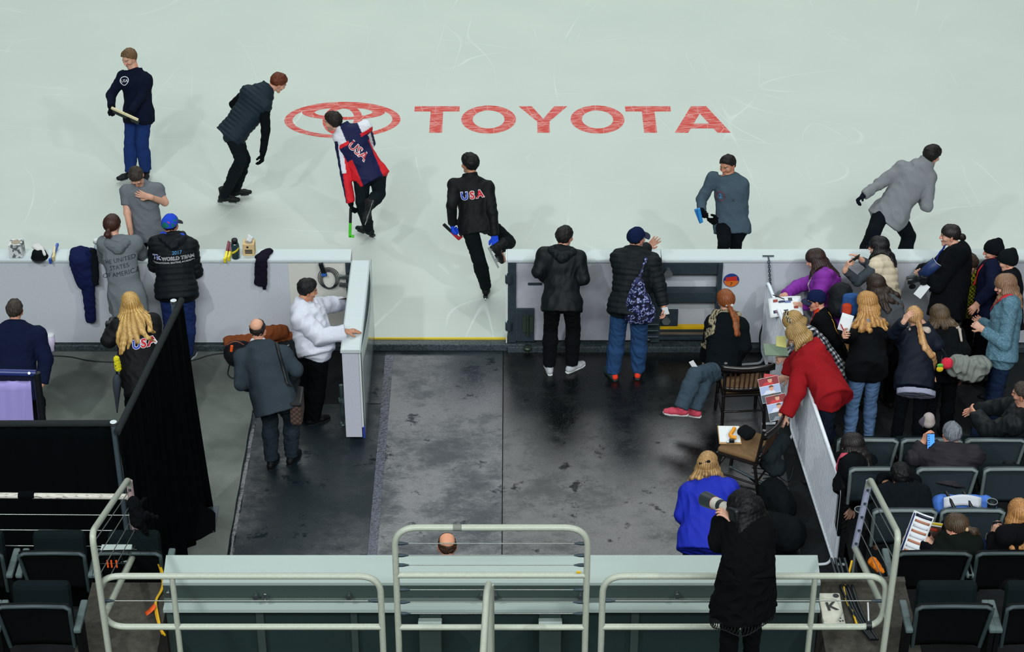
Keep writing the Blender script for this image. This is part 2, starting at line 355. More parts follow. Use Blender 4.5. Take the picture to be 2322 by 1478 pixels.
# steel frame section with open back
f = empty('gate_bay', (1.9, YB, .1), 'open dark steel frame section of boards with a yellow stripe along its foot', 'frame')
box_part('back_sheet', M_BOARD, f, (1.9, YB + .17, .6), (.68, .06, .96), 0)
for x in (1.55, 2.215): box_part('upright', M_STEEL, f, (x, YB + .04, .62), (.1 if x < 2 else .05, .14, 1.0))
for z, h in ((1.04, .14), (.68, .13), (.15, .04)): box_part('cross_beam', M_STEEL, f, (1.9, YB + .06, z), (.62, .12, h))
box_part('yellow_stripe', M_YEL, f, (1.9, YB + .03, .285), (.6, .05, .04))
box_part('foot_panel', mat('brown_board', (120, 104, 86), rough=.7), f, (1.9, YB + .08, .2), (.6, .06, .12))
box_part('lower_beam', M_STEEL, f, (1.9, YB + .05, .25), (.62, .08, .03))
for z in (1.02, .42):
    q = part('socket', M_BOLT, f, lambda b: b.tube([V(1.66, YB + .05, z) - L(f), V(1.66, YB - .06, z - .012) - L(f)], .042, 14).tube([V(1.66, YB - .06, z) - L(f), V(1.66, YB - .075, z) - L(f)], .05, 6))
box_part('socket_plate', M_STEEL, f, (1.69, YB - .01, .43), (.2, .03, .2))
# sticker
st = empty('round_sticker', (2.34, YB - .004, .9), 'round blue and orange sticker stuck on the boards beside the steel frame', 'sticker')
def disc(b, r, y, n=28, z0=-1, z1=1):
    pts = [(r * math.cos(2 * math.pi * i / n), max(z0 * r, min(z1 * r, r * math.sin(2 * math.pi * i / n)))) for i in range(n)]
    b.prism(pts, (0, y, 0), (1, 0, 0), (0, 0, 1), .002)
part('disc', mat('sticker_blue', (36, 62, 128), rough=.4), st, lambda b: disc(b, .085, 0))
part('lower_field', mat('sticker_orange', (206, 108, 44), rough=.4), st, lambda b: disc(b, .078, -.003, z1=-.05))
part('band', mat('sticker_red', (190, 50, 40), rough=.4), st, lambda b: b.box((0, -.004, .02), (.12, .003, .05), R=rot((0, 1, 0), -8)))
flat_text('numeral', '7', .06, (.0, -.0075, -.045), (1, 0, 0), (0, 0, 1), M_BLACK, st)
# chain on its T bar
ch = empty('chain', (2.72, YB - .02, 1.17), 'dark steel chain hanging down the boards from a small T-bar on the cap', 'chain')
def chain(b):
    for i in range(27):
        z = -.02 - i * .027; y = -.012 - .06 * (0 if i else .0); a = (i % 2) * math.pi / 2; x = .0033 * i
        pts = []
        for k in range(10):
            t = 2 * math.pi * k / 10; w = .011 * math.cos(t); h = .021 * math.sin(t)
            pts.append(V(x + w * math.cos(a), y - .012 + w * math.sin(a), z + h))
        b.tube(pts, .0042, 6, True)
part('links', M_STEEL, ch, chain)
part('t_bar', M_STEEL, ch, lambda b: b.tube([V(-.06, .06, .008), V(.06, .06, .008)], .008, 8).tube([V(0, .06, .008), V(0, -.03, .006)], .007, 8))
# open gate leaf
X0, X1 = -1.70, -1.51
og = empty('rink_gate', ((X0 + X1) / 2, 18.3, .06), 'white gate leaf swung open into the tunnel beside the man in the white jacket', 'gate', 'rink gates')
box_part('panel', mat('gate_lilac', (190, 194, 206), rough=.55, bump=.04, scale=60, vary=.04), og, (-1.61, 18.25, .60), (.165, 1.66, 1.04))
box_part('ice_face', mat('gate_white', (206, 214, 214), rough=.4), og, (-1.516, 18.25, .66), (.02, 1.66, .92))
box_part('kick_strip', M_BLUE, og, (-1.508, 18.25, .14), (.02, 1.67, .14))
part('cap', M_CAP, og, lambda b: b.prism([(-.005, 0), (-.005, .03), (.01, .042), (.185, .042), (.2, .03), (.2, 0)][::-1], V(X0, 17.40, 1.125) - L(og), (1, 0, 0), (0, 0, 1), -1.7), .004)
part('outer_sheet', mat('clear_sheet', (200, 214, 214), rough=.15, trans=.5), og, lambda b: b.sheet(lambda u, v: V(-1.497 + .035 * math.sin(math.pi * u) * (1 - v) * .9, 17.42 + 1.72 * u, .1 + 1.05 * (1 - v)) - L(og), 16, 4, .005))
flat_text('letters', 'TOYOTA', .17, V(-1.5055, 17.95, .62), (0, 1, 0), (0, 0, 1), mat('letters_dark', (88, 40, 44), rough=.5), og, origin=L(og))
def stand(b):
    q = V(-1.75, 17.75, 0) - L(og)
    b.tube([q + V(0, 0, .12), q + V(0, 0, .5)], .02, 10); b.lathe([(.001, 0.0), (.045, 0.0), (.045, .012), (.02, .03), (.001, .03)], q, 14); b.tube([q + V(0, 0, .02), q + V(0, 0, .14)], .012, 8); b.tube([q + V(.06, 0, .34), q + V(-.02, 0, .3)], .035, 12)
part('foot_bolt', mat('grey_green_steel', (78, 98, 94), rough=.4, metal=.5), og, stand)
box_part('back_frame', M_STEEL, og, (-1.72, 18.35, .35), (.03, 1.5, .06))
# hinge post at the end of the left boards
hp = empty('hinge_post', (xL - .02, YB - .03, .1), 'dark green steel hinge post at the end of the left boards', 'post')
box_part('post', M_STEEL, hp, (xL - .03, YB - .005, .62), (.06, .03, 1.0))
for z in (.98, .88, .3):
    part('bolt_block', M_BOLT, hp, lambda b: b.box((-.05, -.03, z - .1), (.12, .03, .03)).tube([V(-.09, -.005, z - .1), V(-.09, -.055, z - .1)], .016, 8).tube([V(0, -.005, z - .1), V(0, -.055, z - .1)], .016, 8))
cb = empty('cable_coil', (xL - .27, YB - .01, .95), 'coil of thin black cable hung on the cream board panel by the hinge post', 'cable')
def coil(b):
    random.seed(3)
    for k in range(4):
        r = .07 + .006 * k; pts = [V(.03 + r * math.cos(2 * math.pi * i / 24) * (1 + .1 * k), -.012 - .006 * k, -.03 + 1.5 * r * math.sin(2 * math.pi * i / 24) + .01 * k) for i in range(24)]
        b.tube(pts, .004, 6, True)
part('loops', M_CABLE, cb, coil)
part('strap', M_BLACK, cb, lambda b: b.box((-.03, -.02, .1), (.045, .03, .16), R=rot((0, 1, 0), -14)))
part('blue_tie', mat('tie_blue', (40, 90, 170)), cb, lambda b: b.box((-.02, -.035, .045), (.05, .02, .03)))
# ------------------------------------------------------------------ logo on the ice
lg = empty('ice_emblem', (-1.95, 22.55, .1), 'faded red oval ring emblem painted on the ice', 'logo', 'painted ice logo')
def ring(b, cx, cy, ao, bo, ai, bi, dx=0, dy=0, n=64, z=.0012):
    vs = []
    for i in range(n):
        t = 2 * math.pi * i / n; vs.append((cx + ao * math.cos(t), cy + bo * math.sin(t), z)); vs.append((cx + dx + ai * math.cos(t), cy + dy + bi * math.sin(t), z))
    b.add(vs, [(2 * i, 2 * ((i + 1) % n), 2 * ((i + 1) % n) + 1, 2 * i + 1) for i in range(n)])
E1 = G(645, 272, .1); E2 = G(908, 272, .1); E3 = G(776, 231, .1); E4 = G(776, 313, .1)
ecx = (E1[0] + E2[0]) / 2; ecy = (E3[1] + E4[1]) / 2; ea = (E2[0] - E1[0]) / 2; eb = (E3[1] - E4[1]) / 2
lg.location = (ecx, ecy, .1)
part('outer_ring', M_RED, lg, lambda b: ring(b, 0, 0, ea, eb, ea * .86, eb * .83))
part('upper_ring', M_RED, lg, lambda b: ring(b, 0, eb * .41, ea * .72, eb * .42, ea * .50, eb * .26, z=.0016))
part('inner_ring', M_RED, lg, lambda b: ring(b, 0, eb * .0, ea * .34, eb * .84, ea * .20, eb * .60, 0, eb * .02, z=.0020))
WY0, WY1 = G(1000, 301, .1)[1], G(1000, 241, .1)[1]; wh = WY1 - WY0
def glyph(b, ch_, x0, x1):
    w = x1 - x0; z = .0012; t = wh * .2
    def poly(p): b.add([(x, y, z) for x, y in p], [tuple(range(len(p)))])
    if ch_ == 'T':
        poly([(x0, wh - t), (x1, wh - t), (x1, wh), (x0, wh)]); c = (x0 + x1) / 2; poly([(c - w * .14, 0), (c + w * .14, 0), (c + w * .14, wh - t), (c - w * .14, wh - t)])
    elif ch_ == 'O': ring(b, (x0 + x1) / 2, wh / 2, w / 2, wh * .53, w * .29, wh * .34, z=z)
    elif ch_ == 'Y':
        c = (x0 + x1) / 2; h = w * .125; poly([(c - h, 0), (c + h, 0), (c + h, wh * .42), (c, wh * .52), (c - h, wh * .42)])
        poly([(x0, wh), (x0 + w * .27, wh), (c, wh * .52), (c - h, wh * .42)][::-1]); poly([(x1, wh), (x1 - w * .27, wh), (c, wh * .52), (c + h, wh * .42)])
    elif ch_ == 'A':
        c = (x0 + x1) / 2; k = w * .14
        poly([(x0, 0), (x0 + w * .24, 0), (c, wh * .72), (x1 - w * .24, 0), (x1, 0), (c + k, wh), (c - k, wh)])
        b.add([(x, y, z + .0006) for x, y in ((x0 + w * .25, wh * .16), (x1 - w * .25, wh * .16), (x1 - w * .31, wh * .34), (x0 + w * .31, wh * .34))], [(0, 1, 2, 3)])
for ch_, a, b_ in (('T', 938, 1041), ('O', 1046, 1170), ('Y', 1176, 1288), ('O', 1294, 1416), ('T', 1420, 1524), ('A', 1526, 1652)):
    qa, qb = G(a, 272, .1)[0], G(b_, 272, .1)[0]
    o = empty('ice_letter', ((qa + qb) / 2, WY0, .1), 'faded red letter %s painted on the ice, %s' % (ch_, {938: 'first of the word', 1046: 'second of the word', 1176: 'third of the word', 1294: 'fourth of the word', 1420: 'fifth of the word', 1526: 'last of the word'}[a]), 'letter', 'painted ice letters')
    part('paint', M_RED, o, lambda b: glyph(b, ch_, -(qb - qa) / 2, (qb - qa) / 2))
# ------------------------------------------------------------------ tunnel header
hY = 12.60; HZ = 2.50
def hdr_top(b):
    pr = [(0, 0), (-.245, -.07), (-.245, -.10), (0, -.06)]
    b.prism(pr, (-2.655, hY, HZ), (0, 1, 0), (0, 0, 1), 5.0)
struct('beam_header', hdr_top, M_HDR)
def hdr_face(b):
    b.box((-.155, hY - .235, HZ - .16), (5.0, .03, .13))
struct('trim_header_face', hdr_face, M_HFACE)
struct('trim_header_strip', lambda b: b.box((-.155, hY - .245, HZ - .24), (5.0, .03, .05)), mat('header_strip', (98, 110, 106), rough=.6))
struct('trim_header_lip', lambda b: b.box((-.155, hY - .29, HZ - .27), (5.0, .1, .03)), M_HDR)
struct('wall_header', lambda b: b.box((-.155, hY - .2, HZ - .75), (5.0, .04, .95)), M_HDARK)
for i, (px, py) in enumerate(((382, 1339), (581, 1346), (792, 1346), (1092, 1346), (1124, 1346), (1316, 1346), (1535, 1343))):
    q = W(px, py, hY - .26)
    tag(part('bolt', M_BOLT, None, lambda b: b.tube([q, q - V(0, .04, 0)], .016, 10).tube([q - V(0, .04, 0), q - V(0, .05, 0)], .024, 6)), 'steel bolt in the tunnel header face', 'bolt', 'bolts along the header')
eb_ = W(602, 1348, hY - .27)
tag(part('eye_bolt', M_BOLT, None, lambda b: b.tube([eb_ + V(.018 * math.cos(t), -.03, .03 * math.sin(t)) for t in np.linspace(0, 6.28, 14)[:-1]], .007, 8, True).tube([eb_, eb_ - V(0, .03, 0)], .01, 8)), 'steel ring eye bolt on the tunnel header', 'eye bolt')
for px, w in ((387, .05), (590, .06), (803, .05), (1440, .06), (1845, .05)):
    q = W(px, 1400, hY - .23)
    o = part('bracket', M_HFACE, None, lambda b: b.box((q[0], hY - .235, HZ - .6), (w, .03, .62))); tag(o, 'grey upright bracket strap on the dark header recess', 'bracket', 'brackets under the header lip')
for px, lab in ((975, 'grey white electrical box left of the header middle'), (1248, 'grey white electrical box right of the header middle')):
    q = W(px, 1400, hY - .35); bx = empty('junction_box', (q[0], hY - .31, 1.7), lab, 'box', 'junction boxes')
    part('body', M_HFACE, bx, lambda b: b.box((0, 0, .15), (.17, .14, .55)), .006)
    part('lid', M_HDR, bx, lambda b: b.box((0, -.05, .43), (.18, .1, .05), R=rot((1, 0, 0), -25)), .006)
    part('handle', M_WIRE, bx, lambda b: b.tube(fillet([V(-.085, .03, .46), V(-.085, -.0, .53), V(.085, -.0, .53), V(.085, .03, .46)], .02), .005, 6))
# tunnel side walls and ledges
def ledgeL(b): b.box((-2.98, 11.6, 1.05), (.62, 2.3, 2.1))
struct('wall_tunnel_left', ledgeL, M_CONC)
def ledgeR(b): b.box((2.72, 11.65, 1.05), (.72, 2.2, 2.1)); b.box((2.7, 12.72, 2.1), (.74, .06, .12))
struct('wall_tunnel_right', ledgeR, M_CONC)
struct('floor_walkway', lambda b: b.box((0, 10.4, 2.48), (5.9, 1.75, .1)), M_CONCD)
struct('trim_walkway', lambda b: b.box((-.1, 11.28, 2.535), (4.6, .03, .02)), M_HDR)
# ------------------------------------------------------------------ tube railings in front of the tunnel
RY = 11.6; RR = .0235
def rail_cable(par, a, b, nm='cable'):
    base = L(par); a = np.array(a) - base; b = np.array(b) - base; d = nrm(b - a)
    o = part(nm, M_WIRE, par, lambda m: m.tube([a, b], .004, 6))
    part('end_fitting', M_STEEL, o, lambda m: m.tube([a, a + d * .03, a + d * .07], [.014, .013, .005], 8).tube([b, b - d * .03, b - d * .07], [.014, .013, .005], 8))
    return o
r = empty('guard_rail', W(1112, 1440, RY), 'tall cream tube railing panel with cables at the middle of the tunnel end', 'railing', 'tube railings')
a0, a1 = W(896, 1240, RY)[0], W(1332, 1240, RY)[0]; zt = W(1100, 1196, RY)[2]; zb = zt - 1.9
part('frame', M_WHITE, r, lambda b: b.tube([p - L(r) for p in fillet([V(a0, RY, zb), V(a0, RY, zt), V(a1, RY, zt), V(a1, RY, zb)], .17, 9)], RR, 14))
for py in (1304, 1422):
    z = W(1100, py, RY)[2]; part('cross_rail', M_WHITE, r, lambda b: b.tube([V(a0, RY, z) - L(r), V(a1, RY, z) - L(r)], RR * .95, 14))
for py in (1232, 1259, 1281, 1337, 1365, 1391):
    z = W(1100, py, RY)[2]; rail_cable(r, V(a0 + RR, RY, z), V(a1 - RR, RY, z))
part('tape_band', mat('grey_tape', (120, 126, 116)), r, lambda b: b.tube([W(1027, 1196, RY) * V(1, 0, 0) + V(0, RY, zt) - L(r), W(1047, 1196, RY) * V(1, 0, 0) + V(0, RY, zt) - L(r)], RR * 1.04, 14))
part('sticker_dot', M_YEL, r, lambda b: b.box(W(1312, 1297, RY - .02) - L(r), (.03, .008, .016)))
# central handrail coming toward the viewer
h = empty('hand_rail', W(1112, 1440, 11.3), 'cream handrail post rising in the middle in front of the tall railing', 'railing')
tp = W(1108, 1330, 11.35)
part('rail', M_WHITE, h, lambda b: b.tube([p - L(h) for p in fillet([tp + V(0, .03, -.45), tp + V(0, .03, 0), tp + V(-.012, -.12, .045), tp + V(-.05, -1.3, -.05), tp + V(-.05, -1.33, -.62)][1:], .05, 6)], RR * 1.05, 14))
part('post', M_WHITE, h, lambda b: b.tube([tp + V(.005, .02, 0) - L(h), tp + V(.005, .03, -1.2) - L(h)], .034, 4))
for lab, xa, xb, px_post, ca in (('low cream tube railing at left of the tunnel end, closed at its outer corners', 222, 872, 396, (238, 866)), ('low cream tube railing at right of the tunnel end behind the person in black', 1358, 2014, 1843, (1364, 2008))):
    X0_, X1_ = W(xa + 8, 1360, RY)[0], W(xb - 8, 1360, RY)[0]; z1 = W(600, 1306, RY)[2]; z0 = W(600, 1421, RY)[2]
    r = empty('guard_rail', V((X0_ + X1_) / 2, RY, 2.5), lab, 'railing', 'tube railings')
    left = xa < 1000
    if left: loop = [V(X1_, RY, z0 - .8), V(X1_, RY, z1), V(X0_, RY, z1), V(X0_, RY, z0), V(X1_, RY, z0)]
    else: loop = [V(X0_, RY, z0 - .8), V(X0_, RY, z1), V(X1_, RY, z1), V(X1_, RY, z0), V(X0_, RY, z0)]
    part('frame', M_WHITE, r, lambda b: b.tube([p - L(r) for p in fillet(loop, .16, 9)], RR, 14))
    xp = W(px_post, 1360, RY)[0]
    part('post', M_WHITE, r, lambda b: b.tube([V(xp, RY, z1) - L(r), V(xp, RY - .01, z0 - .8) - L(r)], RR * .9, 12))
    z = W(600, 1362, RY)[2]; rail_cable(r, V(X0_ + RR, RY, z), V(X1_ - RR, RY, z))
# sloping stair-side panels
def stair_panel(lab, X, pts, posts, nc, paintpost):
    r = empty('stair_rail', (X, 12.3, 2.1), lab, 'railing', 'sloping stair railings')
    part('frame', M_WHITE, r, lambda b: b.tube([p - L(r) for p in fillet(pts, .12, 7)], RR, 14))
    (A0, A1), (B0, B1) = posts
    part('far_post', paintpost, r, lambda b: b.tube([A0 - L(r), A1 - L(r)], RR * 1.15, 12))
    for i in range(nc):
        t = (i + .6) / nc
        rail_cable(r, A0 + (A1 - A0) * t, B0 + (B1 - B0) * t)
    return r
M_PINK = mat('pinkish_enamel', (176, 150, 152), rough=.45, vary=.1)
M_LILE = mat('lilac_enamel', (160, 166, 190), rough=.45, vary=.1)
XL_ = -2.985
A0 = W(292, 1084, 13.25); A1 = W(312, 1240, 13.25); B0 = W(208, 1208, 11.55); B1 = W(236, 1398, 11.55); BB = W(232, 1478, 11.5)
stair_panel('sloping cream stair railing with cables at left beside the black drape', XL_, [A1, A0, B0, B1 + V(0, 0, -.75)], ((A0 - V(0, 0, .03), A1), (B0, B1)), 5, M_PINK)
part('lower_tube', M_WHITE, bpy.data.objects['stair_rail'], lambda b: b.tube([A1 - V(XL_, 12.3, 2.1), B1 - V(XL_, 12.3, 2.1)], RR, 14))
A0 = W(1972, 1084, 13.25); A1 = W(1938, 1242, 13.25); B0 = W(2038, 1212, 11.55); B1 = W(2012, 1398, 11.55)
r = stair_panel('sloping cream stair railing with cables at right beside the crowd barrier', 2.75, [A1, A0, B0, B1 + V(0, 0, -.75)], ((A0 - V(0, 0, .03), A1), (B0, B1)), 5, M_LILE)
part('lower_tube', M_WHITE, r, lambda b: b.tube([A1 - L(r), B1 - L(r)], RR, 14))
# worn rail running off to the left
wr = empty('guard_rail', V(-3.6, 13.3, 2.1), 'worn white tube railing with chipped paint and wires in front of the low black drape', 'railing', 'tube railings')
wa, wb = W(-20, 1123, 13.3), W(300, 1126, 13.3)
m = mat('chipped_enamel', (206, 204, 192), rough=.5); nt = m.node_tree; n = nt.nodes.new('ShaderNodeTexNoise'); n.inputs['Scale'].default_value = 22; n.inputs['Detail'].default_value = 5
mr = nt.nodes.new('ShaderNodeMapRange'); mr.inputs['From Min'].default_value = .58; mr.inputs['From Max'].default_value = .61
mx = nt.nodes.new('ShaderNodeMix'); mx.data_type = 'RGBA'; mx.inputs[6].default_value = rgb(206, 204, 192); mx.inputs[7].default_value = rgb(70, 62, 52)
nt.links.new(n.outputs[0], mr.inputs[0]); nt.links.new(mr.outputs[0], mx.inputs[0]); nt.links.new(mx.outputs[2], nt.nodes['Principled BSDF'].inputs['Base Color'])
part('tube', m, wr, lambda b: b.tube([p - L(wr) for p in fillet([wa, wb, wb + V(.04, 0, -.3)], .06)], .024, 14))
for py in (1166, 1201, 1237):
    part('wire', M_WIRE, wr, lambda b: b.tube([W(-20, py, 13.3) - L(wr), W(303, py + 2, 13.3) - L(wr)], .004, 6))
part('cloth_tie', M_DRAPE, wr, lambda b: b.tube([W(42, 1123, 13.3) - L(wr), W(58, 1123, 13.3) - L(wr), W(78, 1121, 13.3) - L(wr)], [.03, .036, .03], 12))
# ------------------------------------------------------------------ pipe and drape
def drape(name, a, b, ztop, lab, seed, flare=0.0, n=90):
    rnd = random.Random(seed); a = np.array(a, float); b = np.array(b, float); d = b - a; ln = np.linalg.norm(d[:2]); nn = nrm(V(-d[1], d[0], 0)); ph = [rnd.uniform(0, 6.28) for _ in range(6)]
    o = empty(name, ((a + b) / 2)[:2].tolist() + [0], lab, 'drape', 'pipe and drape')
    def fn(u, v):
        t = (1 - v); zz = ztop * t + .01
        w = .025 * math.sin(u * ln * 34 + ph[0] + .6 * math.sin(u * 9 + ph[1])) + .015 * math.sin(u * ln * 57 + ph[2])
        amp = .35 + 1.2 * v
        p = a + d * (u + flare * v * v * (u - .5))
        return V(p[0], p[1], zz) + nn * (w * amp + .03 * v * math.sin(u * 7 + ph[3])) - L(o)
    part('cloth', M_DRAPE, o, lambda m_: m_.sheet(fn, n, 16, .006))
    part('top_pocket', mat('drape_top', (22, 30, 32), rough=.9, bump=.6, scale=40), o, lambda m_: m_.tube([V(a[0], a[1], ztop + .01) - L(o), V(b[0], b[1], ztop + .01) - L(o)], .03, 10))
    return o
P1 = V(-3.04, 16.23, 0); P2 = V(-3.29, 14.35, 0)
drape('stage_drape', P1 + V(.02, .05, 0), P2 + V(.0, -.12, 0), 2.46, 'long black drape hanging beside the tunnel, rising to the tall pole by the denim legs', 4, .1)
drape('stage_drape', P2 + V(-.03, 0, 0), V(-6.5, 14.33, 0), 2.47, 'low black drape running to the left edge behind the worn railing', 9)
for P, lab in ((P1, 'grey drape pole by the man in the black puffer, lower half hidden'), (P2, 'grey drape pole at the corner above the worn railing')):
    o = empty('drape_pole', P, lab, 'pole', 'drape poles')
    part('tube', mat('pole_grey', (92, 110, 118), rough=.4, metal=.5), o, lambda b: b.tube([V(-.035, -.05, 0), V(-.035, -.05, 2.5)], .026, 14))
    part('cap', M_BOLT, o, lambda b: b.tube([V(-.035, -.05, 2.5), V(-.035, -.05, 2.53)], .029, 14))
    part('base_plate', M_STEEL, o, lambda b: b.box((-.035, -.05, .006), (.4, .4, .012)))
q = G(470, 1175, .3)
o = part('drape_tail', M_DRAPE, None, lambda b: b.sheet(lambda u, v: W(430 + 58 * u - 30 * v * (1 - u), 1120 + 45 * u + 90 * v, 16.1 - .25 * v) + V(0, .02 * math.sin(u * 9), 0), 10, 10, .01))
tag(o, 'loose black hem of drape flaring out on the carpet at the pole foot', 'drape', 'pipe and drape')
# ------------------------------------------------------------------ crowd barrier
def barrier(a, b, h, lab, nb):
    a = np.array(a, float); b = np.array(b, float); d = nrm(b - a); ln = np.linalg.norm(b - a)
    o = empty('crowd_barrier', (a + b) / 2, lab, 'barrier', 'white crowd barriers'); up = V(0, 0, 1); base = L(o)
    fr = [a + up * .12, a + up * h, b + up * h, b + up * .12]
    part('frame', M_BARR, o, lambda m: m.tube([p - base for p in fillet(fr, .1, 6, True)], .02, 12, True))
    for i in range(nb):
        p = a + d * ln * (i + 1) / (nb + 1)
        part('bar', M_BARR, o, lambda m: m.tube([p + up * .12 - base, p + up * h - base], .011, 6))
    for e in (a + d * .12, b - d * .12):
        part('foot', M_BARR, o, lambda m: m.tube([p - base for p in fillet([e + V(-.24, 0, .012), e + V(-.03, 0, .03), e + V(0, 0, .12)], .05)], .014, 8).tube([p - base for p in fillet([e + V(.24, 0, .012), e + V(.03, 0, .03), e + V(0, 0, .12)], .05)], .014, 8))
    return o
barrier(V(2.86, 17.55, 0), V(3.03, 15.35, 0), 1.0, 'white barred crowd barrier between the dark folding chair and the blue grey seats', 38)
barrier(V(2.70, 18.95, 0), V(2.84, 17.62, 0), 1.0, 'white barred crowd barrier between the rink boards and the woman in the red hoodie', 24)
# ------------------------------------------------------------------ stands and seats
ROWS = [(16.0, 1000), (15.2, 1066), (14.4, 1160), (12.9, 1257), (11.6, 1378)]
RZ = [W(1900, py, Y)[2] for Y, py in ROWS]
def stands(b):
    for (Y, py), z in zip(ROWS, RZ):
        b.box((6.6, Y - .3, (z - .86) / 2), (7.1 if Y < 15 else 6.9, 1.35, z - .86))
struct('floor_stand_right', stands, M_CONCD)
def standsL(b):
    for (Y, py), z in list(zip(ROWS, RZ))[3:]: b.box((-6.9, Y - .3, (z - .86) / 2), (7.2, 1.35, z - .86))
struct('floor_stand_left', standsL, M_CONCD)
M_SEATB = mat('seat_back_grey', (50, 63, 69), rough=.55, bump=.08, scale=200)
M_SEATD = mat('seat_back_black', (6, 9, 11), rough=.7, spec=.15, bump=.1, scale=200)
M_RIM = mat('seat_rim', (110, 122, 122), rough=.5, bump=.1, scale=150)
M_RIMD = mat('seat_rim_dark', (54, 68, 70), rough=.5, bump=.1, scale=150)
M_CUSH = mat('seat_cushion', (13, 24, 26), rough=.9, spec=.1, bump=.3, scale=220)
M_ARM = mat('seat_arm', (84, 100, 100), rough=.6, bump=.1, scale=150)
def seat(x, Y, z, w, dark, lab, yaw=0.0, used=False):
    """tip-up stand seat seen from behind; (x,Y,z) is the middle of the back's top edge"""
    o = empty('stadium_seat', (x, Y, z - .84), lab, 'seat', 'tip-up stand seats'); o.rotation_euler = (0, 0, yaw)
    hw = w / 2
    def bk(u, v):
        s = (u - .5) * 2; ww = hw * (1 - .10 * v); xx = s * ww
        top = .84 + .035 * (abs(s) ** 2.2 - .6) - (.02 if abs(s) > .94 else 0)
        return V(xx, .05 * (1 - s * s) - .1 * v * 0 + .10 * v + .0, top - .46 * v)
    part('backrest', M_SEATD if dark else M_SEATB, o, lambda b: b.sheet(lambda u, v: bk(1 - u, v), 16, 8, .03))
    rim = [bk(0, .95), bk(0, .5), bk(0, .12)] + [bk(i / 14, 0) for i in range(15)] + [bk(1, .12), bk(1, .5), bk(1, .95)]
    part('back_rim', M_RIMD if dark else M_RIM, o, lambda b: b.tube([p + V(0, -.012, 0) for p in rim], .016, 8))
    if dark and not used:
        part('cushion', M_CUSH, o, lambda b: b.box((0, .27, .64), (w * .82, .1, .40), R=rot((1, 0, 0), -8)), .045)
    else:
        part('cushion', M_CUSH, o, lambda b: b.box((0, .36, .43), (w * .84, .44, .09), R=rot((1, 0, 0), 6)), .035)
    for s in (-1, 1):
        if dark:
            a_ = part('armrest', M_ARM, o, lambda b: b.box((s * (hw + .03), .16, .62), (.055, .34, .04)), .012)
            part('arm_support', M_SEATD, a_, lambda b: b.box((s * (hw + .03), .1, .31), (.035, .16, .6)))
        else:
            part('arm_support', M_SEATD, o, lambda b: b.box((s * (hw + .02), .2, .28), (.03, .2, .56)))
    return o
for r_, xs, dark, labs in (
    (0, (1968, 2113, 2258), 0, ('blue grey stand seat in front of the ripped light jeans', 'blue grey stand seat in front of the grey-haired man with a phone', 'blue grey stand seat under the person in the leather jacket')),
    (1, (1995, 2148, 2300), 0, ('blue grey stand seat behind the dark-haired woman in pink', 'blue grey stand seat behind the grey-haired man with a phone', 'blue grey stand seat behind the seat of the leather jacket')),
    (2, (2052, 2206), 0, ('stand seat in front of the opened magazine', 'stand seat with the blue and white bag lying in it')),
    (3, (2118, 2298), 1, ('black stand seat of the woman reading the magazine', 'black stand seat of the blonde woman with a phone')),
    (4, (2165, 2370), 1, ('empty black stand seat with grey armrests below the reading woman', 'empty black stand seat at the lower right corner'))):
    Y, py = ROWS[r_]; zz = RZ[r_]
    s_ = FPX / (np.array([0, Y, zz - CAMH]) @ FW)
    for x_, lab in zip(xs, labs):
        seat(W(x_, py, Y)[0], Y, zz, (133 if r_ < 2 else 140 if r_ == 2 else 165 if r_ == 3 else 172) / s_, dark, lab, used=(r_ == 3))
for r_, xs, labs in ((3, (117, -70, 290), ('black stand seat below the worn railing with a grey arm at each side', 'black stand seat cut by the left edge', 'black stand seat behind the left stair railing')), (4, (75, -125), ('black stand seat in the lower left corner with a light arm', 'black stand seat at the lower left beside the corner seat'))):
    Y, py = ROWS[r_]; zz = RZ[r_]
    s_ = FPX / (np.array([0, Y, zz - CAMH]) @ FW)
    for x_, lab in zip(xs, labs):
        seat(W(x_, py, Y)[0], Y, zz, (148 if r_ == 3 else 165) / s_, 1, lab)
